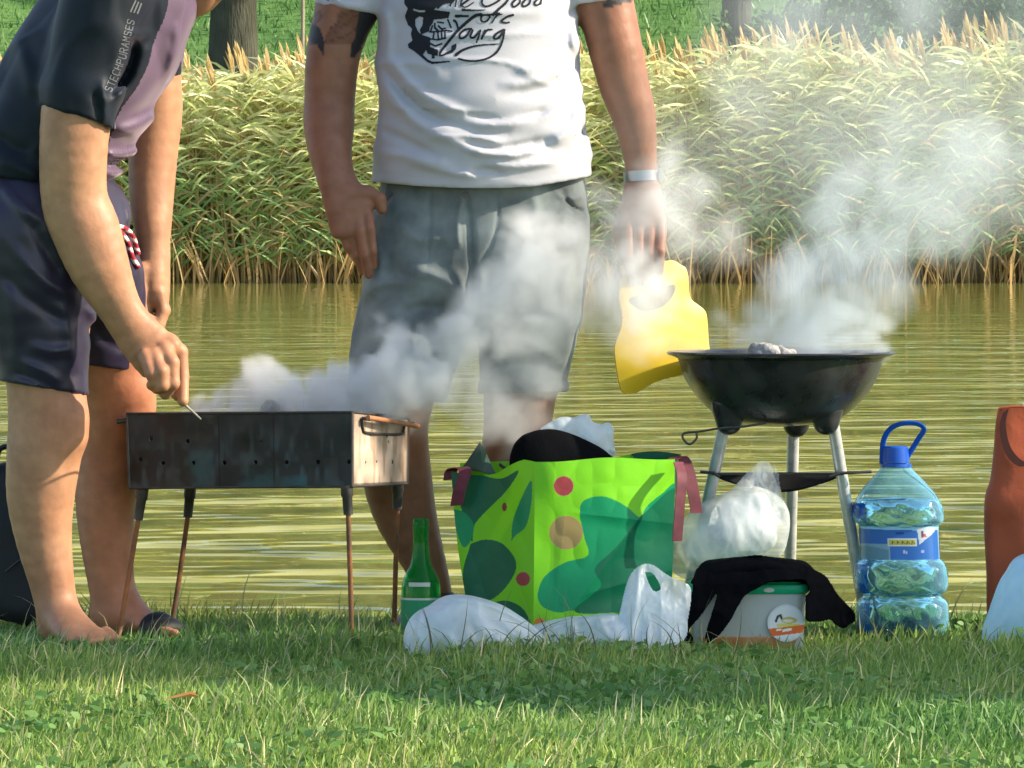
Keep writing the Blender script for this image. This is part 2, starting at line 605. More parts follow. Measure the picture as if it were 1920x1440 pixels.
M['film_white'] = film('white_film', (.82, .90, .95), .80, tw=.5, bs=10, crease=15)
M['film_clear'] = film('cloudy_film', (.88, .91, .92), .36, tw=.45, bs=12, crease=17)
M['bluebag'] = film('light_blue_film', (.52, .76, .93), .92, tw=.4, bs=10, crease=14)
M['film_back'] = film('thin_film', (.82, .86, .88), .75)


def glass(name, col, ior, rough=0.0, absorb=None, dens=0, bump=None):
    m, nt, b, out = _nt(name)
    b.inputs['Base Color'].default_value = (*col, 1)
    b.inputs['Transmission Weight'].default_value = 1
    b.inputs['Roughness'].default_value = rough; b.inputs['IOR'].default_value = ior
    if bump:
        N = nt.nodes; L = nt.links
        tc = N.new('ShaderNodeTexCoord'); n = N.new('ShaderNodeTexNoise'); n.inputs['Scale'].default_value = bump[0]
        L.new(tc.outputs['Object'], n.inputs['Vector'])
        bp = N.new('ShaderNodeBump'); bp.inputs['Strength'].default_value = bump[1]; bp.inputs['Distance'].default_value = bump[2]
        L.new(n.outputs['Fac'], bp.inputs['Height']); L.new(bp.outputs[0], b.inputs['Normal'])
    if absorb:
        N = nt.nodes; v = N.new('ShaderNodeVolumeAbsorption'); v.inputs['Color'].default_value = (*absorb, 1)
        v.inputs['Density'].default_value = dens
        nt.links.new(v.outputs[0], out.inputs['Volume'])
    return m


M['green_glass'] = glass('green_glass', (.10, .62, .20), 1.5, .02)
def tinted(name, trn, col, lo=.08, hi=.7, rough=.05):
    m, nt, b, out = _nt(name)
    N = nt.nodes; L = nt.links
    b.inputs['Base Color'].default_value = (*col, 1); b.inputs['Roughness'].default_value = rough
    b.inputs['Specular IOR Level'].default_value = .9
    tr = N.new('ShaderNodeBsdfTransparent'); tr.inputs['Color'].default_value = (*trn, 1)
    fr = N.new('ShaderNodeLayerWeight'); fr.inputs['Blend'].default_value = .4
    mr = N.new('ShaderNodeMapRange'); mr.inputs['To Min'].default_value = lo; mr.inputs['To Max'].default_value = hi
    L.new(fr.outputs['Facing'], mr.inputs['Value'])
    ms = N.new('ShaderNodeMixShader'); L.new(mr.outputs[0], ms.inputs[0]); L.new(tr.outputs[0], ms.inputs[1]); L.new(b.outputs[0], ms.inputs[2])
    L.new(ms.outputs[0], out.inputs['Surface'])
    return m


M['green_glass'] = tinted('green_glass', (.55, .95, .60), (.015, .30, .07), .12, .6)
M['beer'] = mat('bottle_content', color=(.02, .17, .05), rough=.2)
M['water_in'] = glass('bottled_water', (.80, .95, .97), 1.33, 0.0, bump=(18, .28, .012))
M['pet_air'] = film('blue_pet', (.30, .55, .55), .55, rough=.15, tw=.35, bs=18)


def pet():
    m, nt, b, out = _nt('clear_blue_pet')
    N = nt.nodes; L = nt.links
    b.inputs['Base Color'].default_value = (.25, .62, .88, 1); b.inputs['Roughness'].default_value = .05
    b.inputs['Specular IOR Level'].default_value = .8
    tr = N.new('ShaderNodeBsdfTransparent'); tr.inputs['Color'].default_value = (.68, .90, .95, 1)
    fr = N.new('ShaderNodeLayerWeight'); fr.inputs['Blend'].default_value = .35
    mr = N.new('ShaderNodeMapRange'); mr.inputs['To Min'].default_value = .10; mr.inputs['To Max'].default_value = .75
    L.new(fr.outputs['Facing'], mr.inputs['Value'])
    tc = N.new('ShaderNodeTexCoord'); n = N.new('ShaderNodeTexNoise'); n.inputs['Scale'].default_value = 28
    L.new(tc.outputs['Object'], n.inputs['Vector'])
    bp = N.new('ShaderNodeBump'); bp.inputs['Strength'].default_value = .5; bp.inputs['Distance'].default_value = .008
    L.new(n.outputs['Fac'], bp.inputs['Height']); L.new(bp.outputs[0], b.inputs['Normal'])
    ms = N.new('ShaderNodeMixShader')
    L.new(mr.outputs[0], ms.inputs[0]); L.new(tr.outputs[0], ms.inputs[1]); L.new(b.outputs[0], ms.inputs[2])
    L.new(ms.outputs[0], out.inputs['Surface'])
    return m


M['pet'] = pet()
M['blue_cap'] = mat('blue_plastic', color=(.01, .09, .48), rough=.35, transl=.1)


def pond_water():
    m, nt, b, out = _nt('pond_water')
    N = nt.nodes; L = nt.links
    b.inputs['Base Color'].default_value = (.31, .295, .07, 1)
    b.inputs['Roughness'].default_value = .035
    b.inputs['IOR'].default_value = 1.333
    b.inputs['Specular IOR Level'].default_value = .5
    tc = N.new('ShaderNodeTexCoord')
    mp = N.new('ShaderNodeMapping'); mp.inputs['Scale'].default_value = (.85, 1.0, 1); mp.inputs['Rotation'].default_value = (0, 0, .10)
    L.new(tc.outputs['Object'], mp.inputs['Vector'])
    n1 = N.new('ShaderNodeTexNoise'); n1.inputs['Scale'].default_value = 1.25; n1.inputs['Detail'].default_value = 2.0; n1.inputs['Roughness'].default_value = .5
    L.new(mp.outputs[0], n1.inputs['Vector'])
    n2 = N.new('ShaderNodeTexNoise'); n2.inputs['Scale'].default_value = .5; n2.inputs['Detail'].default_value = 3
    L.new(mp.outputs[0], n2.inputs['Vector'])
    # calmer water towards the reeds: strength falls with distance along y
    sep = N.new('ShaderNodeSeparateXYZ'); L.new(tc.outputs['Object'], sep.inputs[0])
    mr = N.new('ShaderNodeMapRange'); mr.interpolation_type = 'SMOOTHSTEP'; mr.inputs['From Min'].default_value = 14; mr.inputs['From Max'].default_value = 66
    mr.inputs['To Min'].default_value = 1.0; mr.inputs['To Max'].default_value = .03
    L.new(sep.outputs['Y'], mr.inputs['Value'])
    b1 = N.new('ShaderNodeBump'); b1.inputs['Distance'].default_value = .115
    pw = N.new('ShaderNodeMapRange'); pw.interpolation_type = 'SMOOTHERSTEP'; pw.inputs['From Min'].default_value = .32; pw.inputs['From Max'].default_value = .68
    L.new(n1.outputs['Fac'], pw.inputs['Value'])
    L.new(mr.outputs[0], b1.inputs['Strength']); L.new(pw.outputs[0], b1.inputs['Height'])
    b2 = N.new('ShaderNodeBump'); b2.inputs['Distance'].default_value = .03; b2.inputs['Strength'].default_value = .25
    L.new(n2.outputs['Fac'], b2.inputs['Height']); L.new(b1.outputs[0], b2.inputs['Normal'])
    L.new(b2.outputs[0], b.inputs['Normal'])
    return m


M['pond'] = pond_water()
# ------------------------------------------------------------------ camera, light, sky
cam = bpy.data.cameras.new('camera'); cam_o = bpy.data.objects.new('camera', cam); COL.objects.link(cam_o)
cam_o.location = (0, 0, EYE); cam_o.rotation_euler = (math.radians(90), 0, 0)
cam.sensor_width = 36; cam.lens = 36 * F / 1920; cam.shift_y = -(720 - HOR) / 1920
cam.clip_start = .5; cam.clip_end = 2000
SC.camera = cam_o

SUN_EL = math.radians(30); SUN_AZ = math.radians(-8)      # azimuth measured from +x towards +y
sun_dir = Vector((math.cos(SUN_EL) * math.cos(SUN_AZ), math.cos(SUN_EL) * math.sin(SUN_AZ), math.sin(SUN_EL)))
sl = bpy.data.lights.new('sun', 'SUN'); so = bpy.data.objects.new('sun', sl); COL.objects.link(so)
sl.energy = 4.4; sl.angle = math.radians(1.0); sl.color = (1, .88, .69)
so.rotation_euler = sun_dir.to_track_quat('Z', 'Y').to_euler(); so.location = (30, 0, 30)
w = bpy.data.worlds.new('World'); SC.world = w; w.use_nodes = True
nt = w.node_tree; sky = nt.nodes.new('ShaderNodeTexSky'); sky.sky_type = 'NISHITA'; sky.sun_disc = False
sky.sun_elevation = SUN_EL; sky.sun_rotation = math.pi / 2 - SUN_AZ
nt.links.new(sky.outputs[0], nt.nodes['Background'].inputs[0]); nt.nodes['Background'].inputs[1].default_value = .145
SC.view_settings.view_transform = 'Standard'; SC.view_settings.look = 'None'
SC.view_settings.exposure = 1.0; SC.view_settings.gamma = 1
SC.cycles.use_denoising = True
SC.cycles.max_bounces = 10; SC.cycles.diffuse_bounces = 3; SC.cycles.glossy_bounces = 4
SC.cycles.transmission_bounces = 8; SC.cycles.transparent_max_bounces = 24; SC.cycles.volume_bounces = 7
SC.cycles.caustics_reflective = False; SC.cycles.caustics_refractive = False

# ------------------------------------------------------------------ terrain
WATER_Z = EYE - 1.125


def terrain(x, y):
    z = np.interp(y, [-400, 12, 15.45, 15.8, 17.5, 84, 88, 92, 108, 130, 170, 400],
                  [-.3, 0, 0, -.12, -.9, -.9, -.1, .75, 5.2, 10.5, 14, 16])
    z = z + .012 * np.sin(x * 5.1 + y * 2.3) * ((y > 9) & (y < 15.4))
    z = z + .25 * np.sin(x * .35) * np.sin(y * .21 + x * .1) * (y > 89)
    return z


ys = np.concatenate([np.linspace(-400, 5, 20), np.linspace(6, 17.6, 150), np.linspace(18, 83, 14), np.linspace(84, 132, 90), np.linspace(135, 400, 20)])
xs = np.concatenate([np.linspace(-400, -12, 30), np.linspace(-11, 11, 150), np.linspace(12, 400, 30)])
X, Y = np.meshgrid(xs, ys, indexing='ij')
V = np.stack([X, Y, terrain(X, Y)], -1).reshape(-1, 3)
i, j = np.meshgrid(np.arange(len(xs) - 1), np.arange(len(ys) - 1), indexing='ij')
b0 = (i * len(ys) + j).ravel()
Fc = np.stack([b0, b0 + len(ys), b0 + len(ys) + 1, b0 + 1], -1)
g = mesh_obj('ground', V, Fc, M['ground']); set_props(g, kind='structure')
wv = [(-400, 15.6, WATER_Z), (400, 15.6, WATER_Z), (400, 89, WATER_Z), (-400, 89, WATER_Z)]
wo = mesh_obj('water', wv, [[0, 1, 2, 3]], M['pond'], smooth=False); set_props(wo, kind='structure')


# ------------------------------------------------------------------ blades and leaves in bulk
def ribbons(base, dirs, length, width, droop, cols, nseg=3, side=None, taper=1.0, curl=None):
    """n ribbons: base (n,3), dirs (n,3) start direction, droop (n,) how far they bend down; returns V,F,C"""
    n = len(base)
    d = dirs / np.linalg.norm(dirs, axis=1)[:, None]
    if side is None:
        an = RNG.random(n) * math.pi * 2
        side = np.stack([np.cos(an), np.sin(an), np.zeros(n)], 1)
    side = side - d * (side * d).sum(1)[:, None]
    side = side / (np.linalg.norm(side, axis=1)[:, None] + 1e-9)
    V = np.zeros((n, nseg + 1, 2, 3))
    p = base.copy(); dd = d.copy()
    step = length / nseg
    for s in range(nseg + 1):
        t = s / nseg
        wd = width * (0.55 + 1.4 * t * (1 - t) * 1.3) * (1 - t ** 3 * .93) * taper
        V[:, s, 0] = p - side * wd[:, None] / 2
        V[:, s, 1] = p + side * wd[:, None] / 2
        if s < nseg:
            p = p + dd * step[:, None]
            dd = dd.copy(); dd[:, 2] -= droop / nseg
            if curl is not None: dd += curl / nseg
            dd /= np.linalg.norm(dd, axis=1)[:, None]
    V = V.reshape(-1, 3)
    b = (np.arange(n) * (nseg + 1) * 2)[:, None]
    Fs = []
    for s in range(nseg):
        Fs.append(np.stack([b[:, 0] + 2 * s, b[:, 0] + 2 * s + 1, b[:, 0] + 2 * s + 3, b[:, 0] + 2 * s + 2], -1))
    C = np.repeat(cols, (nseg + 1) * 2, axis=0)
    return V, np.concatenate(Fs), C


def merge(parts):
    Vs, Fs, Cs = [], [], []; n = 0
    for V, Fq, C in parts:
        Vs.append(V); Fs.append(Fq + n); Cs.append(C); n += len(V)
    return np.concatenate(Vs), np.concatenate(Fs), np.concatenate(Cs)


def mixcol(n, a, b, jit=.12):
    t = RNG.random((n, 1))
    c = np.array(a) * (1 - t) + np.array(b) * t
    return np.clip(c * (1 + (RNG.random((n, 1)) - .5) * 2 * jit), 0, 1)


def lawn():
    parts = []

    def patch(n, x0, x1, y0, y1, lmin, lmax, wd, a, b, dens=None, droop=1.4, lean=.8):
        x = x0 + RNG.random(n) * (x1 - x0); y = y0 + RNG.random(n) * (y1 - y0)
        q = np.stack([x, y, np.zeros(n)], 1)
        keep = RNG.random(n) < (.35 + 1.2 * vnoise(q + 5, 3.0))
        if dens is not None: keep &= dens(x, y)
        x, y = x[keep], y[keep]; n = len(x); q = q[keep]
        big = vnoise(q, 2.2)
        ln = (lmin + RNG.random(n) ** 1.5 * (lmax - lmin)) * (.6 + .8 * big)
        an = RNG.random(n) * 2 * math.pi; r = RNG.random(n) * lean
        d = np.stack([np.cos(an) * r + .15, np.sin(an) * r, np.ones(n)], 1)
        c = mixcol(n, a, b, .2)
        tint = vnoise(q + 20, 1.3)[:, None]
        c = c * (1 + (tint - .5) * np.array([.7, .25, .1]))
        parts.append(ribbons(np.stack([x, y, terrain(x, y) - .004], 1), d, ln, wd * (.6 + RNG.random(n) * .8), RNG.random(n) * droop, c, 4 if lmax > .1 else 3))
    patch(120000, -1.35, 1.35, 11.2, 15.75, .02, .055, .0042, (.10, .22, .05), (.27, .41, .09))
    patch(26000, -1.35, 1.35, 11.2, 15.7, .025, .065, .0052, (.15, .27, .06), (.27, .36, .11))
    patch(5000, -1.35, 1.35, 11.2, 15.7, .04, .095, .003, (.42, .44, .22), (.58, .54, .32), droop=2.2, lean=1.3)
    patch(6000, -1.35, 1.35, 15.3, 15.8, .04, .095, .0035, (.05, .12, .025), (.22, .26, .08), droop=1.6)
    patch(50000, -3.2, 3.2, 9.5, 15.75, .03, .075, .005, (.10, .22, .05), (.27, .41, .09), dens=lambda x, y: (np.abs(x) > 1.33) | (y < 11.25))
    # clover and broad weed leaves in patches
    n = 10000
    x = -1.35 + RNG.random(n) * 2.7; y = 11.2 + RNG.random(n) * 4.2
    q = np.stack([x, y, np.zeros(n)], 1); kp = vnoise(q + 40, 2.6) > .56; x, y = x[kp], y[kp]; n = len(x)
    an = RNG.random(n) * 6.28
    parts.append(ribbons(np.stack([x, y, terrain(x, y) + .012 + RNG.random(n) * .022], 1), np.stack([np.cos(an), np.sin(an), .5 + 0 * x], 1), .014 + RNG.random(n) * .014, .009 + RNG.random(n) * .008, RNG.random(n) * .9, mixcol(n, (.09, .21, .05), (.20, .34, .09), .2), 3))
    V, Fq, C = merge(parts)
    o = mesh_obj('grass', V, Fq, M['leaf'], cols=C, smooth=False)
    set_props(o, 'short green meadow grass of the near bank', 'grass', kind='stuff')
    # a few taller dark stalks with bent tips in front of the bags
    parts = []
    n = 150
    x = -1.1 + RNG.random(n) * 2.2; y = 14.0 + RNG.random(n) * 1.4
    fr = 60
    x[:fr] = P(760, 0)[0] + RNG.random(fr) * R(620); y[:fr] = 13.95 + RNG.random(fr) * .35
    d = np.stack([(RNG.random(n) - .5) * .9, (RNG.random(n) - .5) * .5, np.ones(n)], 1)
    c = mixcol(n, (.09, .09, .035), (.22, .22, .09)); c[fr:] = mixcol(n - fr, (.2, .22, .08), (.5, .48, .28))
    parts.append(ribbons(np.stack([x, y, terrain(x, y)], 1), d, .08 + RNG.random(n) * .09, np.full(n, .0028), .6 + RNG.random(n) * 2.4, c, 7, curl=np.stack([(RNG.random(n) - .5) * 2.5, np.zeros(n), np.zeros(n)], 1)))
    V, Fq, C = merge(parts)
    o = mesh_obj('grass_stalks', V, Fq, M['leaf'], cols=C, smooth=False)
    set_props(o, 'thin curled grass stalks standing above the lawn', 'grass', kind='stuff')


lawn()


def reeds():
    parts = []
    n = 8200
    x = -11 + RNG.random(n) * 22
    x[5200:] = np.where(RNG.random(3000) < .62, -11 - RNG.random(3000) * 10, 11 + RNG.random(3000) * 7)
    y = 83.9 + RNG.random(n) ** 1.6 * 3.2
    q = np.stack([x, y * .3, np.zeros(n)], 1)
    clump = vnoise(q, .9)
    keep = RNG.random(n) < .35 + 1.1 * clump
    x, y, clump = x[keep], y[keep], clump[keep]; n = len(x)
    edge = np.interp(x, [-20, -5.2, -2.5, 0, 1.5, 3.2, 5.0, 6.0, 7.5, 20], [.95, .93, .93, .95, .98, 1.0, .99, 1.06, 1.1, 1.05])
    H = (2.20 + .34 * clump + RNG.random(n) * .34) * edge
    lean = np.stack([-.05 + (RNG.random(n) - .5) * .16, -.03 - RNG.random(n) * .06, np.ones(n)], 1)
    base = np.stack([x, y, np.full(n, WATER_Z - .25)], 1)
    cst = mixcol(n, (.50, .36, .16), (.26, .27, .09), .2)
    low = RNG.random(n) < .5
    cst[low] = mixcol(int(low.sum()), (.62, .42, .18), (.5, .32, .13), .2)
    parts.append(ribbons(base, lean, H + .25, np.full(n, .022), np.full(n, .03), cst, 5, side=np.tile([[1., .3, 0]], (n, 1))))
    # old broken stems and dry leaves by the waterline
    m = 4000
    bx = -20 + RNG.random(m) * 37; by = 83.7 + RNG.random(m) ** 2 * 2.6
    ds = np.stack([(RNG.random(m) - .5) * .9, (RNG.random(m) - .6) * .3, np.ones(m)], 1)
    parts.append(ribbons(np.stack([bx, by, np.full(m, WATER_Z - .05)], 1), ds, .25 + RNG.random(m) * .6, .018 + RNG.random(m) * .03, RNG.random(m) * 1.2, mixcol(m, (.60, .43, .20), (.36, .25, .12), .25), 4))
    # leaves
    for k in range(14):
        t = .16 + .84 * (k + RNG.random(n)) / 14.0
        t = np.clip(t, .15, .99)
        dirn = lean / np.linalg.norm(lean, axis=1)[:, None]
        p = base + dirn * ((H + .25) * t)[:, None]
        s = np.where(RNG.random(n) < .55, 1.0, -1.0)
        up = 1.0 - 1.15 * RNG.random(n) * t
        d = np.stack([s * (.35 + RNG.random(n) * .9), -.45 + (RNG.random(n) - .5) * .9, up], 1)
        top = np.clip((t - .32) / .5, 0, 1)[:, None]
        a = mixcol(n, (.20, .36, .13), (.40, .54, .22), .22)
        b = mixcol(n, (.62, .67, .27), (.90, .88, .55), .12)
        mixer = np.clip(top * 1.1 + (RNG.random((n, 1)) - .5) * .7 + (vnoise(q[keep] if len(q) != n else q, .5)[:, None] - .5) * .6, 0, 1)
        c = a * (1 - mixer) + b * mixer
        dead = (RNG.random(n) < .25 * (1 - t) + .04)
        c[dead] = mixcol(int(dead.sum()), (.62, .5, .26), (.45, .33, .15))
        ln = .28 + RNG.random(n) * .26
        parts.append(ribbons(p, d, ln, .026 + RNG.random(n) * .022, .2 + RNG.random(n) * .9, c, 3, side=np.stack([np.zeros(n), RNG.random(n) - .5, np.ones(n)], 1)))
    V, Fq, C = merge(parts)
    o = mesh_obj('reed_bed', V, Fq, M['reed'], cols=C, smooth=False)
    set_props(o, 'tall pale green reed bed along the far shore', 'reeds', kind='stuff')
    # plumes
    sel = RNG.random(n) < .07 + .13 * (vnoise(q[:n], 1.7) > .55)
    tip = (base + (lean / np.linalg.norm(lean, axis=1)[:, None]) * (H + .2)[:, None])[sel]
    m = len(tip); parts = []
    L0 = .30 + RNG.random(m) * .22
    for k in range(9):
        an = RNG.random(m) * 6.28
        off = (k / 9.0)
        d = np.stack([-.25 + np.cos(an) * .24 * (1 - off), np.sin(an) * .2, np.ones(m)], 1)
        parts.append(ribbons(tip + np.stack([-.1 * off * L0, np.zeros(m), off * L0 * .62], 1), d, L0 * (.62 - off * .25), np.full(m, .042), np.full(m, .1), mixcol(m, (.62, .46, .20), (.76, .60, .32), .12), 3))
    V, Fq, C = merge(parts)
    o = mesh_obj('reed_plumes', V, Fq, M['reed'], cols=C, smooth=False)
    set_props(o, 'tan feathery plumes on top of the reed bed', 'reed plumes', kind='stuff')


reeds()


def bank_weeds():
    n = 100000
    x = -22 + RNG.random(n) * 42; y = 87 + RNG.random(n) ** 1.2 * 22
    z = terrain(x, y)
    d = np.stack([(RNG.random(n) - .5) * 1.2, -.2 + (RNG.random(n) - .5) * 1.2, .6 + RNG.random(n)], 1)
    q = np.stack([x, y, z], 1)
    c = mixcol(n, (.10, .23, .08), (.19, .33, .11), .15) * (.85 + .3 * vnoise(q, .8)[:, None])
    lt = RNG.random(n) < .035
    c[lt] = mixcol(int(lt.sum()), (.28, .36, .16), (.45, .52, .30))
    V, Fq, C = ribbons(q, d, .07 + RNG.random(n) ** 2 * .18, .018 + RNG.random(n) * .022, RNG.random(n) * 1.3, c, 2)
    o = mesh_obj('bank_weeds', V, Fq, M['reed'], cols=C, smooth=False)
    set_props(o, 'low green weeds and grass on the far slope', 'weeds', kind='stuff')


bank_weeds()


def leaf_cloud(blobs, n, size, a, b, jit=.25, flat=.0):
    """leaf cards through a set of ellipsoids (cx,cy,cz,rx,ry,rz)"""
    bl = np.array(blobs, float)
    vol = bl[:, 3] * bl[:, 4] * bl[:, 5]
    k = RNG.choice(len(bl), n, p=vol / vol.sum())
    v = RNG.normal(size=(n, 3)); v /= np.linalg.norm(v, axis=1)[:, None]
    r = RNG.random(n) ** .45
    p = bl[k, :3] + v * r[:, None] * bl[k, 3:6]
    keep = RNG.random(n) < .3 + 1.4 * vnoise(p, 1.3)
    p = p[keep]; n = len(p)
    d = RNG.normal(size=(n, 3)); d[:, 2] -= .3
    c = mixcol(n, a, b, jit)
    return ribbons(p, d, size * (.6 + RNG.random(n) * .9), size * (.45 + RNG.random(n) * .4), RNG.random(n) * 1.0, c, 2)


def tree(x, y, rad, height, crown, label, nleaf=5000, leaf=.30, a=(.05, .12, .02), b=(.16, .24, .05), lean=0.0, low=None, cblobs=None, name='tree', group=None, flare=1.35):
    z0 = float(terrain(np.array([x]), np.array([y]))[0]) - .1
    rt = root(name, (x, y, z0), label, 'tree', group)
    mb = MB()
    pts = []; rs = []
    for i in range(15):
        t = i / 14
        pts.append((x + lean * t * height + .04 * math.sin(t * 9 + x), y + .05 * math.sin(t * 7 + x), z0 + t * height * .8))
        rs.append(rad * (1 - .72 * t) * (1 + (flare - 1) * math.exp(-t * height * .8 / .5)) * (1 + .04 * math.sin(i * 2.3 + x)))
    mb.tube(pts, rs, 18)
    for i in range(7):
        t = .42 + i * .08
        p = np.array([x + lean * t * height, y, z0 + t * height * .8])
        an = i * 2.4 + x
        q = p + np.array([math.cos(an), math.sin(an), .75]) * crown * .6
        mb.tube(bez([p, (p + q) / 2 + np.array([0, 0, .3]), q], 4), [rad * .3 * (1 - k / 9.) for k in range(9)], 8)
    mb.build('trunk', M['bark'], rt)
    zc = z0 + height * (.72 if height < 14 else .56)
    blobs = []
    for i in range(16):
        an = i * 2.4; r = crown * (.25 + .6 * random.random())
        blobs.append((x + lean * height * .7 + math.cos(an) * r, y + math.sin(an) * r, zc + (random.random() - .45) * height * (.42 if height < 14 else .75), crown * .42, crown * .42, crown * .30))
    V, Fq, C = leaf_cloud(cblobs or blobs, nleaf, leaf, a, b)
    mesh_obj('crown', V, Fq, M['tree_leaf'], rt, cols=C, smooth=False)
    return rt


tree(-3.56, 93.0, .385, 10.5, 3.6, 'thick grey brown tree trunk beyond the reeds, left of the standing man')
t2 = tree(2.95, 93.5, .235, 10, 3.3, 'slimmer dark trunk with orange leaves climbing its right side')
V, Fq, C = leaf_cloud([(3.17, 93.3, 3.55 + .18 * i, .09, .08, .16) for i in range(9)], 420, .085, (.62, .30, .03), (.75, .45, .08))
mesh_obj('climbing_leaves', V, Fq, M['tree_leaf'], t2, cols=C, smooth=False)
V, Fq, C = leaf_cloud([(2.95, 93.3, 2.25, .5, .3, .22), (3.2, 93.2, 2.7, .25, .2, .5), (2.75, 93.2, 2.9, .16, .16, .4)], 700, .08, (.03, .08, .02), (.10, .17, .05))
mesh_obj('ivy', V, Fq, M['tree_leaf'], t2, cols=C, smooth=False)
# trees higher on the slope: outside the frame, they stand in the pond's reflection
BG = [(-15, 104, 16, 5.2), (-9, 112, 19, 5.6), (-3.2, 108, 18, 5.2), (4.5, 113, 20, 5.8), (10, 106, 18, 5.4), (16, 110, 19, 5.6), (-21, 110, 18, 5.6), (22, 105, 17, 5.4), (-6, 122, 24, 6.4), (1, 124, 25, 6.6), (8, 121, 24, 6.4)]
for i, (x, y, h, c) in enumerate(BG):
    tree(x, y, .24, h, c, 'leafy tree high on the far slope above the pond', 4600, .6, (.20, .26, .03), (.60, .60, .12), group='trees on the far slope')

# thin stake
mb = MB(); zs = float(terrain(np.array([-2.64]), np.array([91.0]))[0])
mb.tube([(-2.66, 91, zs - .2), (-2.65, 91, zs + 1.4), (-2.64, 91, zs + 3.6)], [.028, .026, .022], 10)
o = mb.build('stake', M['stake'], origin=(-2.66, 91, zs)); set_props(o, 'thin pale pole standing on the slope between trunk and man', 'pole')


def shrub(x, y, blobs, label, n=2600, a=(.04, .12, .06), b=(.10, .20, .10), size=.12):
    z0 = float(terrain(np.array([x]), np.array([y]))[0])
    rt = root('shrub', (x, y, z0), label, 'shrub', None)
    mb = MB()
    for i in range(6):
        an = i * 1.05
        mb.tube([(x, y, z0 - .1), (x + .2 * math.cos(an), y + .2 * math.sin(an), z0 + .5), (x + .5 * math.cos(an), y + .4 * math.sin(an), z0 + 1.1)], [.03, .022, .01], 6)
    mb.build('stem', M['bark'], rt)
    V, Fq, C = leaf_cloud([(x + bx, y + by, z0 + bz, r, r, r * .8) for bx, by, bz, r in blobs], n, size, a, b)
    mesh_obj('foliage', V, Fq, M['tree_leaf'], rt, cols=C, smooth=False)


shrub(4.4, 96.5, [(0, 0, .8, .9), (-.7, 0, .6, .7), (.5, .3, 1.6, .7)], 'dark bluish shrub on the slope right of the slim trunk')
shrub(5.9, 95.5, [(0, 0, .7, .9), (.6, 0, 1.4, .8), (-.5, 0, 1.5, .7)], 'dark green shrub on the slope at the upper right corner', 3400)
shrub(7.3, 97, [(0, 0, .9, 1.0), (.6, 0, 1.8, .9)], 'broad dark shrub on the slope at the right picture edge', 2600)
# white flower head among the shrubs
mb = MB(); c0 = P(1686, 82, 92.5)
for i in range(9):
    an = i * .7
    mb.tube([c0 + np.array([0, 0, -.02]), c0 + np.array([.035 * math.cos(an), 0, .05 + .05 * math.sin(an)])], [.012, .02], 6)
mb.tube([c0 + np.array([.02, 0, -.14]), c0], [.018, .02], 6)
mb.tube([(c0[0], c0[1], 1.2), (c0[0], c0[1], c0[2])], .008, 6, )
o = mb.build('white_flower', mat('petal', (.8, .8, .75), .7), origin=(c0[0], c0[1], 1.3)); set_props(o, 'single white flower head above the reeds at upper right', 'flower')

# unseen tree right of the frame, crown shaped to throw the lawn's shade band
SB_ = [(4.2 + .55 * k + .2 * math.sin(k * 3.1), 12.9 + .28 * math.sin(k * 2.3), 2.3 + .36 * k + .35 * math.sin(k * 1.9), .75, .62, .42) for k in range(9)]
shade = tree(6.6, 12.3, .10, 5.2, 1.5, 'unseen young tree right of the frame, crown shaped to shade the lawn', 9000, .12, (.05, .12, .02), (.12, .2, .04), cblobs=SB_)
# fallen leaf
p = P(345, 1378, 12.55); mb = MB()
pts = [(0, 0, 0), (.02, .012, .006), (.045, .01, .012), (.06, 0, .004), (.045, -.012, .01), (.02, -.014, .004)]
mb.add([(p[0] - .03 + a, 12.5 + b * 2, .055 + c) for a, b, c in pts], [[0, 1, 2, 3, 4, 5]])
o = mb.build('fallen_leaf', mat('dry_leaf', (.55, .26, .07), .7, transl=.3), origin=(p[0], 12.5, .05)); set_props(o, 'small orange fallen leaf lying on the sunlit grass at lower left', 'leaf')
# ------------------------------------------------------------------ people
def skin_cols(V, base, fn=None, red=None):
    n = len(V)
    c = np.tile(np.array(base, float), (n, 1))
    m = vnoise(V, 14)[:, None]
    c = c * (1 + (m - .5) * np.array([.10, .22, .25]))
    if fn is not None: c = fn(V, c)
    return c


def head(S, c, r, look, roll=0.0):
    """face on a head centred at c; look: unit direction of the face"""
    look = np.asarray(look, float); look = look / np.linalg.norm(look)
    up = np.array([0, 0, 1.0]); up = up - look * np.dot(up, look); up /= np.linalg.norm(up)
    sd = np.cross(look, up)
    q = lambda a, b, d: c + sd * a * r + look * b * r + up * d * r
    S.seg(q(0, -.18, .18), q(0, .02, .22), r * .82, r * .80, .03)
    S.seg(q(0, .18, -.35), q(0, .30, -.72), (r * .56, r * .5), (r * .36, r * .34), .05, lat=sd)
    S.seg(q(0, .70, .12), q(0, .98, -.22), r * .10, r * .15, .02)            # nose
    S.seg(q(-.13, .80, -.26), q(.13, .80, -.26), r * .09, r * .09, .02)
    S.seg(q(-.36, .60, .28), q(.36, .60, .28), r * .12, r * .12, .05)        # brow
    for s in (-1, 1):
        S.seg(q(.30 * s, .60, .04), q(.30 * s, .62, .04), r * .11, r * .11, .02)   # eye
        S.seg(q(.40 * s, .48, -.25), q(.36 * s, .45, -.3), r * .22, r * .2, .06)   # cheek
        S.seg(q(.80 * s, -.05, .14), q(.82 * s, -.10, -.18), (r * .08, r * .17), (r * .07, r * .1), .02, lat=sd)  # ear
    S.seg(q(-.2, .68, -.50), q(.2, .68, -.50), r * .085, r * .085, .02)      # lips
    S.seg(q(-.16, .66, -.60), q(.16, .66, -.60), r * .085, r * .085, .02)
    S.seg(q(0, .5, -.82), q(0, .52, -.82), r * .2, r * .2, .05)              # chin
    return q


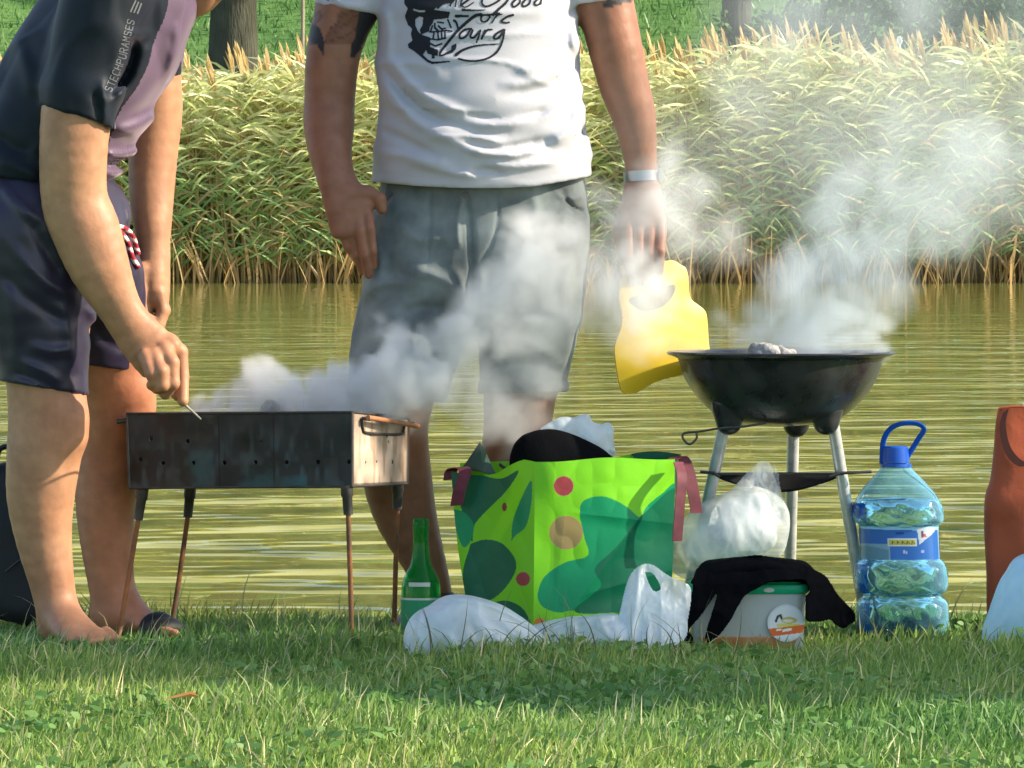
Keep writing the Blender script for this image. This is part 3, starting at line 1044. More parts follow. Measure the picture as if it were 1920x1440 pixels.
def finger(S, pts, r0, r1, k=.004):
    n = len(pts)
    rs = [r0 + (r1 - r0) * i / (n - 1) for i in range(n)]
    for i in range(n - 1):
        S.seg(pts[i], pts[i + 1], rs[i] * 1.03, rs[i + 1], k)


# ================================================================== standing man
Y2 = 15.1
p2 = lambda x, y, d=0.0: P(x, y, Y2 + d)
r2 = lambda px: R(px, Y2)
B = Shape()
# trunk of the body
B.chain([(p2(905, -95, .01), (r2(170), .085)), (p2(905, 40, 0), (r2(176), .115)), (p2(904, 200, -.01), (r2(172), .125)),
         (p2(903, 330, 0), (r2(178), .125)), (p2(902, 450, .01), (r2(180), .12))], k=.03)
B.seg(p2(905, -100, .02), p2(905, -190, 0), r2(66), r2(62), .04)
for s in (-1, 1):
    B.seg(p2(905 + 120 * s, -125, .02), p2(905 + 195 * s, -92, .02), r2(55), r2(60), .05)
# right arm (left in the picture)
def arm2(Q, g=0):
    Q.chain([(p2(706, -85, .02), r2(66 + g)), (p2(655, 0, .01), r2(58 + g))], k=.03)
arm2(B)
B.chain([(p2(655, 0, .01), r2(58)), (p2(626, 95, .0), r2(51)), (p2(618, 190, -.005), r2(47)), (p2(617, 235, -.02), r2(47)),
         (p2(619, 285, -.05), r2(40)), (p2(630, 335, -.085), (r2(34), r2(27)))], k=.02)
# hand, its thumb in the pocket
B.chain([(p2(630, 335, -.085), (r2(33), r2(26))), (p2(645, 372, -.105), (r2(40), r2(19))), (p2(662, 430, -.118), (r2(42), r2(15)))], k=.012)
B.seg(p2(655, 362, -.105), p2(690, 362, -.11), r2(17), r2(14), .012)
B.seg(p2(672, 392, -.112), p2(700, 380, -.112), r2(14), r2(11), .012)
finger(B, [p2(690, 360, -.11), p2(712, 372, -.12), p2(716, 392, -.118)], r2(12.5), r2(10))
for (bx, by, mx, my, tx, ty, rr) in ((693, 428, 698, 470, 700, 498, 10.5), (675, 432, 684, 478, 691, 514, 11), (656, 432, 668, 478, 680, 508, 10.5), (637, 425, 652, 462, 668, 486, 9.5)):
    dd = -.125 + (.012 if bx < 660 else 0)
    finger(B, [p2(bx - 2, by - 22, dd + .006), p2(bx, by, dd - .003), p2(mx, my, dd + .004), p2(tx, ty, dd + .022)], r2(rr), r2(rr * .82))
# left arm (right in the picture), bent forward over the fan
B.chain([(p2(1103, -85, .02), r2(66)), (p2(1135, 10, .01), r2(54)), (p2(1155, 95, 0), r2(50)), (p2(1172, 165, .0), r2(46)),
         (p2(1188, 215, .0), r2(41)), (p2(1198, 275, .0), r2(33)), (p2(1203, 325, .005), (r2(28), r2(25)))], k=.02)
B.chain([(p2(1203, 325, .005), (r2(28), r2(25))), (p2(1204, 365, -.005), (r2(37), r2(20))), (p2(1208, 440, -.012), (r2(43), r2(17)))], k=.012)
for i, (bx, tx, ty) in enumerate(((1176, 1184, 534), (1197, 1202, 528), (1218, 1219, 520), (1238, 1236, 511))):
    sh = -8 * (i - 1.5)
    finger(B, [p2(bx, 415, -.012), p2(bx + 1, 440, -.027), p2((bx + tx) / 2, 478 + sh * .6, -.053), p2(tx, ty - 20, -.047), p2(tx, ty + 2 - abs(i - 1.5) * 2, -.020)], r2(11.5), r2(8.5))
finger(B, [p2(1172, 395, .0), p2(1160, 438, .006), p2(1170, 480, .006), p2(1184, 508, .0)], r2(13), r2(9.5), .008)
# legs
B.chain([(p2(800, 440), r2(92)), (p2(770, 600), r2(84)), (p2(748, 760, -.01), r2(62)), (p2(742, 812, -.012), r2(60)), (p2(744, 890, .012), r2(65)),
         (p2(762, 970, .015), r2(57)), (p2(796, 1055, .012), r2(40)), (p2(812, 1108, .01), r2(34)), (p2(812, 1135, .012), r2(35))], k=.025)
B.seg(p2(738, 775, -.05), p2(742, 800, -.05), r2(30), r2(28), .04)
B.seg(p2(820, 1158, .04), p2(800, 1165, -.02), r2(30), r2(31), .02)
B.chain([(p2(800, 1150, -.0), (r2(33), r2(30))), (p2(772, 1176, -.12), (r2(42), r2(19))), (p2(752, 1186, -.18), (r2(38), r2(13)))], k=.02)
for i in range(5):
    B.seg(p2(736 + i * 15, 1187 - i, -.17), p2(722 + i * 16, 1193 - i * 1.5, -.215 + abs(i - 3) * .008), r2(9 + (i == 4) * 4), r2(8 + (i == 4) * 4), .005)
B.chain([(p2(985, 440), r2(92)), (p2(985, 600), r2(86)), (p2(973, 760, -.01), r2(66)), (p2(970, 812, -.012), r2(63)), (p2(965, 890, .012), r2(66)),
         (p2(962, 980, .015), r2(54)), (p2(960, 1070, .012), r2(38)), (p2(960, 1120, .01), r2(34))], k=.025)
B.seg(p2(968, 775, -.055), p2(968, 800, -.055), r2(30), r2(28), .04)
B.seg(p2(958, 1160, .04), p2(962, 1165, -.02), r2(31), r2(31), .02)
B.chain([(p2(962, 1150, 0), (r2(33), r2(30))), (p2(975, 1176, -.12), (r2(42), r2(19))), (p2(980, 1186, -.19), (r2(38), r2(14)))], k=.02)
qh = head(B, p2(905, -272, -.01), r2(98), (0, -1, -.15))


def tattoo(V, c):
    px = V[:, 0] / V[:, 1] * F + 960; py = HOR - (V[:, 2] - EYE) / V[:, 1] * F
    n1 = vnoise(V + 3, 40); n2 = vnoise(V + 9, 90)
    arm = (px < 715) & (py < 165) & (py > -60)
    band = arm & (np.abs(py - (22 + (px - 600) * .28) - 12 * (n1 - .5)) < 11)
    dark = np.zeros(len(V), bool)
    dark |= arm & near_line(px + 14 * (n1 - .5), py, [(582, 58), (596, 74), (606, 98)], 13, 3)
    dark |= arm & near_line(px + 10 * (n1 - .5), py, [(690, 30), (682, 62), (672, 78)], 17, 9)
    dark |= arm & near_line(px, py + 10 * (n2 - .5), [(668, 88), (662, 105)], 10, 5)
    mid = arm & (py < 84) & (py > -10) & (n1 > .42)
    lines = arm & (py < 90) & (np.abs(np.sin((px * .10 + py * .16) + 5 * n1)) < .35)
    a2 = (px > 1130) & (py < 16) & (py > -40) & (np.abs(py - (10 - (px - 1140) * .35) - 8 * (n1 - .5)) < 7)
    ink = np.array([.028, .026, .028])
    c = np.where((mid & ~dark)[:, None], c * np.array([.62, .55, .55]), c)
    c = np.where((lines & mid)[:, None], c * .6, c)
    c = np.where((dark | a2)[:, None], ink, c)
    fist = (px > 1150) & (py > 380)
    c = np.where(fist[:, None], c * np.array([1, .93, .93]), c)
    return c


lo = p2(520, -385, 0); hi = p2(1290, 1225, 0)
hb1 = (np.array([p2(590, 0)[0], 14.8, p2(0, 535)[2]]), np.array([p2(735, 0)[0], 15.2, p2(0, 340)[2]]))
hb2 = (np.array([p2(1130, 0)[0], 14.95, p2(0, 570)[2]]), np.array([p2(1275, 0)[0], 15.22, p2(0, 335)[2]]))
Vb, Qb = B.mesh(np.array([lo[0], 14.80, hi[2]]), np.array([hi[0], 15.30, lo[2]]), .0055)
for hb in (hb1, hb2):
    Vb, Qb = cut_box(Vb, Qb, hb[0] + .004, hb[1] - .004)
parts = [(Vb, Qb)] + [B.mesh(hb[0] - .003, hb[1] + .003, .003) for hb in (hb1, hb2)]
parts = [parts[0]] + [cut_box(v, q, hb[0], hb[1], True) for (v, q), hb in zip(parts[1:], (hb1, hb2))]
Vb, Qb = join(parts)
BASE2 = np.array([p2(870, 0)[0], Y2, 0.0])
man2 = mesh_obj('person', Vb, Qb, M['skin'], origin=BASE2, cols=skin_cols(Vb, (.30, .135, .08), tattoo))
set_props(man2, 'standing man in white printed t-shirt and grey shorts fanning the round grill, tattooed upper arm', 'person')
# hair
Hs = Shape(); Hs.seg(qh(0, -.22, .28), qh(0, -.02, .34), r2(84), r2(80), .02)
hc_ = qh(0, 0, 0)
Vh, Qh = Hs.mesh(hc_ - [.16, .2, .02], hc_ + [.16, .2, .2], .006,
                 disp=lambda p: (vnoise(p, 160) - .5) * .006)
if Vh[:, 0].size: mesh_obj('hair', Vh, Qh, M['hair'], man2)

# t-shirt
T = Shape()
T.chain([(p2(903, -110, .01), (r2(168), .095)), (p2(892, 0, 0), (r2(186), .138)), (p2(897, 100, -.01), (r2(192), .15)),
         (p2(902, 200, -.02), (r2(192), .162)), (p2(903, 290, -.02), (r2(203), .165)), (p2(903, 420, -.01), (r2(205), .158))], k=.03)
T.seg(p2(905, -100, .02), p2(905, -150, .01), r2(82), r2(74), .03)
sl_n = p2(640, 40) - p2(706, -85); sl_n /= np.linalg.norm(sl_n)
sr_n = p2(1128, 20) - p2(1103, -85); sr_n /= np.linalg.norm(sr_n)
nl = np.array([-.23, 0, -1.0]); nl /= np.linalg.norm(nl)
nr = np.array([.1, 0, -1.0]); nr /= np.linalg.norm(nr)
for s, cx in ((-1, 706), (1, 1103)):
    T.seg(p2(905 + 110 * s, -128, .02), p2(905 + 192 * s, -98, .02), r2(66), r2(72), .04)
T.seg(p2(706, -85, .02), p2(646, 40, .01), r2(73), r2(64), .015, clip=(p2(648, 17), nl))
T.seg(p2(1103, -85, .02), p2(1136, 40, .01), r2(73), r2(60), .015, clip=(p2(1128, 3), nr))
FL2 = [
    ([(715, 120), (770, 190), (850, 235), (960, 250)], -.006, .010), ([(715, 150), (775, 225), (870, 268), (1000, 272)], .005, .012),
    ([(712, 90), (790, 175), (880, 215)], .004, .010),
    ([(850, 262), (940, 276), (1040, 258)], -.006, .008), ([(860, 280), (950, 292), (1020, 280)], .006, .008),
    ([(800, 235), (900, 240), (1010, 215)], .005, .012), ([(870, 214), (960, 222), (1050, 200)], -.005, .009),
    ([(1085, 60), (1050, 110), (960, 140)], .005, .014), ([(1090, 100), (1040, 160), (930, 185)], -.005, .012),
    ([(1095, 190), (1070, 240), (1030, 275)], .006, .012), ([(1100, 230), (1080, 270), (1050, 300)], -.006, .010),
    ([(708, 240), (760, 262), (830, 300)], -.004, .010), ([(704, 285), (780, 296), (860, 316)], .004, .010),
    ([(900, 305), (980, 312), (1060, 296)], .005, .009), ([(720, 10), (728, 60), (724, 110)], .004, .010),
    ([(1072, 0), (1062, 60), (1074, 120)], -.005, .010), ([(880, 322), (910, 318), (950, 326)], -.004, .007),
    ([(612, -20), (640, 5), (690, 12)], .003, .008), ([(1005, 225), (1070, 190), (1096, 150)], .004, .009),
    ([(930, 160), (1010, 150), (1085, 110)], .004, .010), ([(760, 300), (840, 322), (900, 330)], .004, .008),
]
ff2 = folds(FL2, front=Y2 - .02, Y=14.95)


def disp2(p):
    q = p * np.array([.55, .6, 1.6])
    d = (vnoise(q, 16) - .5) * .009 + (ridge(q + 4, 9)) * .003
    # hem stitching ridge
    px = p[:, 0] / p[:, 1] * F + 960; py = HOR - (p[:, 2] - EYE) / p[:, 1] * F
    hem = 352 - ((px - 900) / 200) ** 2 * 14 - np.clip(px - 1000, 0, 200) * .08
    d = d + .0012 * np.exp(-((py - hem + 14) / 2.5) ** 2) + ff2(p) * 2.2 - .0045 * (np.clip(1 - np.abs(vnoise(np.stack([p[:, 0] * .5 + p[:, 2] * .35, p[:, 1] * .3, p[:, 2] * 1.5], -1), 13) - .5) * 7, 0, 1))
    return d


def post2(G, D):
    px = G[..., 0] / G[..., 1] * F + 960; py = HOR - (G[..., 2] - EYE) / G[..., 1] * F
    hem = 353 - ((px - 900) / 200) ** 2 * 12 - np.clip(px - 1000, 0, 200) * .09
    torso = (px > 640) & (px < 1160)
    cutd = (py - hem) * Y2 / F
    neck = (np.sqrt((G[..., 0] - p2(905, 0)[0]) ** 2 + (G[..., 1] - Y2 + .01) ** 2) - r2(66))
    neckcut = np.maximum(-neck, 0 * neck) * (py < -128)
    D = np.where(torso, np.maximum(D, cutd), D)
    D = np.where(py < -128, np.maximum(D, -neck), D)
    return D


Vt, Qt = T.mesh(np.array([p2(560, 0)[0], 14.86, p2(0, 380)[2]]), np.array([p2(1250, 0)[0], 15.32, p2(0, -185)[2]]), .0045,
                disp=disp2, shell=.013, post=post2)
shirt2 = mesh_obj('tshirt', Vt, Qt, M['white_cotton'], man2)

# print on the shirt
bvh = BVHTree.FromPolygons([tuple(v) for v in Vt], [tuple(int(i) for i in q) for q in Qt])


def decal(name, bvh, paint, x0, x1, y0, y1, Y, step, matl, parent, dy=-1, off=.0012, cols=None):
    """ink painted in picture coordinates (rows/columns on the cloth), laid on a mesh"""
    nx = int((x1 - x0) / step) + 1; ny = int((y1 - y0) / step) + 1
    gx, gy = np.meshgrid(np.linspace(x0, x1, nx), np.linspace(y0, y1, ny), indexing='ij')
    ink = paint(gx, gy)
    use = np.zeros((nx, ny), bool)
    cell = ink[:-1, :-1] & ink[1:, 1:] | ink[1:, :-1] & ink[:-1, 1:]
    for a in (0, 1):
        for b in (0, 1):
            use[a:nx - 1 + a, b:ny - 1 + b] |= cell
    idx = -np.ones((nx, ny), int); V = []; CC = []
    for i, j in zip(*np.nonzero(use)):
        p = P(gx[i, j], gy[i, j], Y)
        h = bvh.ray_cast(Vector((p[0], p[1] - .6, p[2])), Vector((0, 1, 0)))
        if h[0] is None: continue
        idx[i, j] = len(V); V.append((h[0].x, h[0].y - off, h[0].z))
        if cols is not None: CC.append(cols(gx[i, j], gy[i, j]))
    Fs = []
    for i, j in zip(*np.nonzero(cell)):
        q = [idx[i, j], idx[i, j + 1], idx[i + 1, j + 1], idx[i + 1, j]]
        if min(q) >= 0: Fs.append(q)
    return mesh_obj(name, np.array(V), Fs, matl, parent, cols=np.array(CC) if cols is not None else None)


def skull_ink(x, y):
    s = lambda *p: [(720 + a / 6.857, b / 6.857) for a, b in p]
    ink = in_poly(x, y, s((250, -350), (820, -350), (800, 0), (700, 70), (640, 120), (850, 150), (830, 230), (790, 235), (640, 270), (590, 340), (580, 400), (480, 440), (600, 480), (590, 600), (700, 640), (690, 720), (560, 690), (540, 640), (500, 700), (560, 760), (620, 790), (850, 780), (850, 800), (620, 825), (560, 800), (380, 650), (310, 610), (300, 560), (360, 520), (340, 430), (355, 360), (300, 310), (260, 200), (300, 100), (250, 30)))
    # white shapes inside
    ink &= ~in_poly(x, y, s((400, 240), (450, 205), (500, 220), (490, 320), (455, 380), (470, 440), (430, 390), (400, 320)))
    ink &= ~near_line(x, y, s((380, 118), (450, 140), (520, 138)), 1.6)
    ink &= ~in_poly(x, y, s((640, 250), (830, 235), (870, 380), (800, 520), (700, 620), (600, 600), (590, 420)))
    # teeth and jaw strokes
    for q in (((590, 410), (700, 400), (800, 390), (870, 400)), ((600, 500), (690, 510), (790, 490)), ((640, 430), (630, 490)), ((690, 410), (700, 500)), ((735, 410), (745, 500)), ((780, 400), (785, 490)),
              ((600, 560), (660, 590), (740, 560)), ((620, 330), (600, 390)), ((650, 300), (650, 350), (690, 390)), ((700, 330), (740, 370), (790, 360)), ((820, 250), (860, 350)), ((690, 280), (760, 290)),
              ((620, 640), (650, 700), (620, 740)), ((560, 660), (600, 650), (640, 740))):
        ink |= near_line(x, y, s(*q), 1.8)
    ink |= in_poly(x, y, s((860, 590), (935, 550), (930, 620), (880, 680), (730, 720), (800, 670), (860, 640)))
    # hat brim
    ink |= in_poly(x, y, s((250, -20), (820, -60), (900, -20), (840, 40), (640, 70), (300, 60)))
    lt = []
    # "The Good"
    lt += [(((690, 95), (760, 30), (800, -40), (830, -170)), 2.4, 1.6), (((700, -120), (820, -170), (980, -165)), 1.8, 1.2), (((850, 70), (880, -10), (900, -120)), 2, 2), (((880, 20), (930, -30), (915, 80)), 1.8, 1.8),
           (((985, 70), (1050, 20), (1100, -20), (1070, -60), (1000, 0), (990, 70), (1060, 85), (1150, 30)), 2.2, 1.2),
           (((1480, -130), (1400, -150), (1290, -60), (1260, 40), (1320, 80), (1440, 30), (1500, -20)), 2.3, 2), (((1400, -30), (1590, -45), (1570, 30), (1470, 120), (1400, 190)), 2.0, 2.6),
           (((1700, -20), (1650, 40), (1670, 85), (1740, 40), (1750, -20), (1690, -20)), 2.2, 1.8), (((1830, -20), (1780, 40), (1800, 80), (1870, 40), (1880, -20), (1820, -20)), 2.2, 1.8),
           (((2000, -30), (1940, 20), (1950, 60), (2010, 30), (2050, -150), (2020, 50)), 2, 1.4)]
    # second line
    lt += [(((1010, 125), (1150, 130), (1300, 125)), 2.6, 1.2), (((930, 205), (1080, 205)), 3.2, 2.2),
           (((1330, 190), (1260, 200), (1250, 265), (1310, 275), (1360, 220), (1330, 185)), 2.2, 1.8), (((1350, 190), (1480, 170), (1440, 210), (1385, 295)), 2.2, 1.4), (((1440, 200), (1520, 180)), 2, 1.2),
           (((1660, 190), (1590, 210), (1510, 270), (1560, 290), (1610, 285)), 2.4, 1.8)]
    # "Young"
    lt += [(((900, 262), (930, 290), (955, 380)), 2.6, 2.0), (((1240, 185), (1150, 215), (960, 380), (800, 570), (720, 680), (730, 715), (780, 700)), 3.4, 1.7),
           (((1120, 370), (1040, 380), (975, 440), (985, 495), (1060, 460), (1110, 375)), 2.3, 2), (((1140, 390), (1110, 470), (1160, 480), (1240, 390), (1190, 545)), 2.4, 1.8),
           (((1300, 390), (1255, 500)), 2.4, 2), (((1270, 460), (1330, 385), (1390, 380)), 2.4, 1.8),
           (((1540, 380), (1450, 430), (1410, 490), (1470, 490), (1545, 390)), 2.4, 2), (((1550, 385), (1520, 540), (1450, 670), (1330, 750), (1170, 785), (1040, 775), (960, 755)), 2.2, 2.0),
           (((925, 708), (1000, 650), (1130, 600), (1280, 575), (1480, 565)), 3.0, 1.2)]
    for q, a, b in lt:
        pts = [tuple(v) for v in bez(s(*q), 5)]
        ink |= near_line(x, y, pts, a, b)
    return ink


decal('print', bvh, skull_ink, 750, 1025, -48, 124, 14.94, .8, M['print'], man2)

# shorts
Sh = Shape()
Sh.chain([(p2(903, 300, 0), (r2(186), .135)), (p2(903, 400, 0), (r2(200), .142)), (p2(890, 500, 0), (r2(202), .14))], k=.04)
Sh.chain([(p2(802, 440, 0), (r2(100), .13)), (p2(776, 590, -.005), (r2(107), .122)), (p2(745, 720, -.005), (r2(93), .11)), (p2(738, 790, 0), (r2(90), .108))], k=.03)
Sh.chain([(p2(995, 440, 0), (r2(106), .13)), (p2(990, 590, -.005), (r2(101), .122)), (p2(980, 700, -.005), (r2(84), .108)), (p2(978, 780, 0), (r2(83), .104))], k=.03)
FS2 = [([(884, 590), (884, 480), (878, 400), (870, 356)], -.005, .006), ([(930, 352), (932, 420), (915, 470), (888, 500)], -.003, .003), ([(808, 352), (806, 420), (800, 520)], -.003, .003),
       ([(870, 360), (858, 420), (862, 470)], .005, .006), ([(700, 395), (722, 378), (742, 352)], -.006, .006), ([(1100, 400), (1070, 385), (1052, 352)], -.006, .005), ([(1040, 365), (1075, 372), (1100, 366)], .005, .006),
       ([(880, 560), (820, 520), (760, 505)], .007, .014), ([(885, 580), (810, 575), (740, 590)], -.007, .012), ([(890, 570), (950, 530), (1020, 515)], .007, .014), ([(895, 590), (970, 585), (1050, 600)], -.007, .012),
       ([(670, 560), (720, 530), (800, 530)], .005, .012), ([(690, 620), (740, 640), (800, 630)], .006, .012), ([(665, 680), (740, 665), (820, 690)], -.006, .012), ([(900, 660), (960, 640), (1050, 665)], .006, .012),
       ([(905, 690), (980, 680), (1060, 700)], -.005, .010), ([(1085, 470), (1060, 540), (1070, 620)], .006, .014), ([(690, 430), (712, 500), (690, 560)], .006, .014), ([(940, 420), (980, 440), (1040, 430)], .004, .010),
       ([(740, 420), (790, 450), (850, 440)], .004, .010), ([(850, 500), (868, 540), (872, 600)], .006, .010), ([(905, 500), (900, 550), (903, 620)], .006, .010)]
fs2 = folds(FS2, front=Y2 - .02, Y=14.98)


def shd2(p):
    q = p * np.array([1, 1, .7])
    py = HOR - (p[:, 2] - EYE) / p[:, 1] * F; px = p[:, 0] / p[:, 1] * F + 960
    cuff = np.where(px > 885, 714, 724)
    return (vnoise(q, 14) - .5) * .011 + ridge(q + 2, 10) * .003 + fs2(p) * 1.5 - .003 * (np.clip(1 - np.abs(vnoise(np.stack([p[:, 0], p[:, 1], p[:, 2] * .8], -1) + 3, 12) - .5) * 7, 0, 1)) - .003 * (py > cuff) + .003 * np.exp(-((py - cuff) / 2.5) ** 2)


def shp2(G, D):
    px = G[..., 0] / G[..., 1] * F + 960; py = HOR - (G[..., 2] - EYE) / G[..., 1] * F
    hem = np.where(px > 885, 737 + (px - 980) * -.02, 750 + (px - 740) * .03)
    D = np.maximum(D, (py - hem) * Y2 / F)
    return np.maximum(D, (330 - py) * Y2 / F)


Vs, Qs = Sh.mesh(np.array([p2(620, 0)[0], 14.90, p2(0, 765)[2]]), np.array([p2(1130, 0)[0], 15.30, p2(0, 322)[2]]), .0045, disp=shd2, shell=.013, post=shp2)
mesh_obj('shorts', Vs, Qs, M['denim'], man2)
# button and fly seam
mb = MB(); c = p2(873, 366, -.168)
mb.tube([c, c + np.array([0, -.006, 0])], .0085, 14)
mb.build('button', M['iron'], man2)

# watch on the left wrist
Wm = Shape(); wa = p2(1202, 322, .005); wb = p2(1203, 341, .003)
V_, Q_ = None, None
mb = MB(); n = 28
for (t0, t1, rr) in ((wa, wb, 1.0),):
    ax_ = (t1 - t0) / np.linalg.norm(t1 - t0)
    u_ = np.array([1.0, 0, 0]) - ax_ * ax_[0]; u_ /= np.linalg.norm(u_); v_ = np.cross(ax_, u_)
    ring = []
    for k in range(n):
        a = 2 * math.pi * k / n; d = u_ * math.cos(a) * r2(33.5) + v_ * math.sin(a) * r2(30)
        ring.append(d)
    V = [t0 + d * 1.0 for d in ring] + [t1 + d * 1.0 for d in ring] + [t0 + d * .92 for d in ring] + [t1 + d * .92 for d in ring]
    Fs = []
    for k in range(n):
        k2 = (k + 1) % n
        Fs += [[k, k2, n + k2, n + k], [2 * n + k, 3 * n + k, 3 * n + k2, 2 * n + k2], [k, 2 * n + k, 2 * n + k2, k2], [n + k, n + k2, 3 * n + k2, 3 * n + k]]
    mb.add(V, Fs)
wt = mb.build('watch', M['watch'], man2)
mb = MB(); c = (wa + wb) / 2 + u_ * r2(30) + v_ * 0
dn = np.array([.93, -.37, 0])
mb.tube([c, c + dn * .009], [.017, .016], 20)
mb.build('watch_case', M['watch'], man2)
# ring
mb = MB(); mb.tube([p2(676, 462, -.128), p2(679, 478, -.124)], r2(11.6), 16)

# sandals of the standing man
def sandal(pf, heel, ball, toe, ankle, par, wid=44, rr=None):
    mb = MB()
    h0, b0, t0 = heel, ball, toe
    side = np.cross((t0 - h0) / np.linalg.norm(t0 - h0), (0, 0, 1.0)); side /= np.linalg.norm(side)
    pts = bez([h0 - (t0 - h0) * .06, (h0 * .6 + b0 * .4), b0, t0 + (t0 - h0) * .07], 5)
    ws = np.interp(np.linspace(0, 1, len(pts)), [0, .08, .35, .7, .93, 1], [.5, .78, .72, 1, .8, .35]) * .047
    V = []; n = len(pts)
    for q, w_ in zip(pts, ws):
        zz = q[2]
        for s in (-1, 1):
            V.append((q[0] + side[0] * w_ * s, q[1] + side[1] * w_ * s, zz)); V.append((q[0] + side[0] * w_ * s, q[1] + side[1] * w_ * s, zz - .016))
    Fs = []
    for i in range(n - 1):
        a = 4 * i; b = 4 * i + 4
        Fs += [[a, b, b + 2, a + 2], [a + 1, a + 3, b + 3, b + 1], [a, a + 1, b + 1, b], [a + 2, b + 2, b + 3, a + 3]]
    Fs += [[0, 2, 3, 1], [4 * n - 4, 4 * n - 3, 4 * n - 1, 4 * n - 2]]
    mb.add(V, Fs)
    return mb, side


def strap(mb, c, side, up, w_, h_, r_=.006, a0=0, a1=180, n=14, fl=1.8):
    pts = []
    for i in range(n):
        a = math.radians(a0 + (a1 - a0) * i / (n - 1))
        pts.append(c + side * math.cos(a) * w_ + np.array(up) * math.sin(a) * h_)
    mb.tube(pts, r_, 8, sx=fl, up=(0, 1, .2))


for (hx, bx, tx, ax_) in ((822, 772, 740, 812), (958, 975, 985, 960)):
    heel = p2(hx, 1190, .06); ball = p2(bx, 1196, -.11); toe = p2(tx, 1200, -.21)
    mb, sd = sandal(None, heel, ball, toe, None, man2)
    strap(mb, ball + np.array([0, .02, .0]), sd, (0, 0, 1), .043, .040)
    strap(mb, (ball + heel) / 2 + np.array([0, 0, .0]), sd, (0, -.1, 1), .040, .066)
    an = p2(ax_, 1118, .012)
    strap(mb, an, np.array([1., 0, 0]), (0, 1, 0), r2(37), r2(37), .006, 0, 360, 20)
    mb.build('sandal', mat('brown_leather', (.075, .035, .022), .6), man2)
# ================================================================== bending man
Y1 = 14.75
p1 = lambda x, y, d=0.0: P(x, y, Y1 + d)
r1 = lambda px: R(px, Y1)
B = Shape()
YL = (0, 1, 0)
# trunk: lateral axis of the body runs along y
B.chain([(p1(30, 440), (.165, r1(118))), (p1(60, 330), (.155, r1(118))), (p1(110, 220), (.165, r1(122))), (p1(180, 90), (.185, r1(125))), (p1(225, 0), (.18, r1(105))), (p1(270, -60), (.12, r1(75)))], k=.03, lat=YL)
B.seg(p1(270, -60), p1(345, -105), r1(68), r1(62), .04)
for s in (-1, 1):
    B.seg(p1(235, -25, .08 * s), p1(205, -10, .18 * s), r1(60), r1(60), .05)
# near arm
NA = [(p1(190, 0, -.19), r1(66)), (p1(160, 110, -.215), r1(66)), (p1(143, 215, -.225), (r1(65), r1(60))), (p1(137, 305, -.225), (r1(62), r1(56))), (p1(140, 375, -.22), (r1(61), r1(52))),
      (p1(160, 430, -.22), (r1(63), r1(52))), (p1(186, 500, -.22), (r1(56), r1(46))), (p1(215, 560, -.215), (r1(43), r1(36))), (p1(238, 600, -.21), (r1(37), r1(29)))]
B.chain(NA, k=.03)
hl = p1(340, 620) - p1(250, 680)
B.chain([(p1(238, 600, -.21), (r1(37), r1(29))), (p1(262, 632, -.21), (r1(43), r1(25))), (p1(300, 672, -.21), (r1(47), r1(21)))], k=.012, lat=hl)
# fingers of the near hand, closed round a skewer
finger(B, [p1(318, 640, -.205), p1(338, 660, -.20), p1(342, 705, -.205), p1(343, 752, -.225)], r1(15.5), r1(10.5))       # index
finger(B, [p1(308, 655, -.225), p1(322, 680, -.245), p1(324, 718, -.25), p1(310, 738, -.235)], r1(15.5), r1(11.5))          # middle
finger(B, [p1(290, 668, -.235), p1(302, 696, -.262), p1(305, 722, -.26), p1(294, 728, -.24)], r1(14.5), r1(11))
finger(B, [p1(272, 668, -.24), p1(284, 700, -.262), p1(290, 716, -.255), p1(284, 722, -.24)], r1(13), r1(10))
finger(B, [p1(250, 650, -.195), p1(285, 690, -.175), p1(315, 720, -.18), p1(334, 742, -.20)], r1(17), r1(11), .01)         # thumb
# knuckles
for (kx, ky, dd) in ((322, 642, -.215), (307, 655, -.23), (290, 664, -.238), (274, 668, -.24)):
    B.seg(p1(kx, ky, dd), p1(kx + 3, ky + 4, dd - .004), r1(13), r1(12), .008)
# far arm
B.chain([(p1(250, -10, .19), r1(62)), (p1(275, 100, .23), r1(60)), (p1(288, 200, .24), (r1(55), r1(52))), (p1(287, 285, .235), (r1(47), r1(46))), (p1(284, 360, .22), (r1(43), r1(42))),
         (p1(286, 420, .20), (r1(36), r1(36))), (p1(289, 475, .19), (r1(28), r1(30)))], k=.03)
B.chain([(p1(289, 475, .19), (r1(28), r1(30))), (p1(288, 515, .185), (r1(31), r1(38))), (p1(292, 560, .18), (r1(26), r1(38)))], k=.012)
finger(B, [p1(268, 505, .155), p1(262, 545, .15), p1(268, 578, .155), p1(278, 596, .16)], r1(13), r1(10), .008)
for i, (dy, ex) in enumerate(((-.028, 0), (-.008, 3), (.012, 3), (.030, -2))):
    finger(B, [p1(298, 550, .18 + dy), p1(305 + ex, 582, .18 + dy), p1(296 + ex, 608, .175 + dy), p1(280 + ex, 598, .17 + dy)], r1(12.5), r1(10))
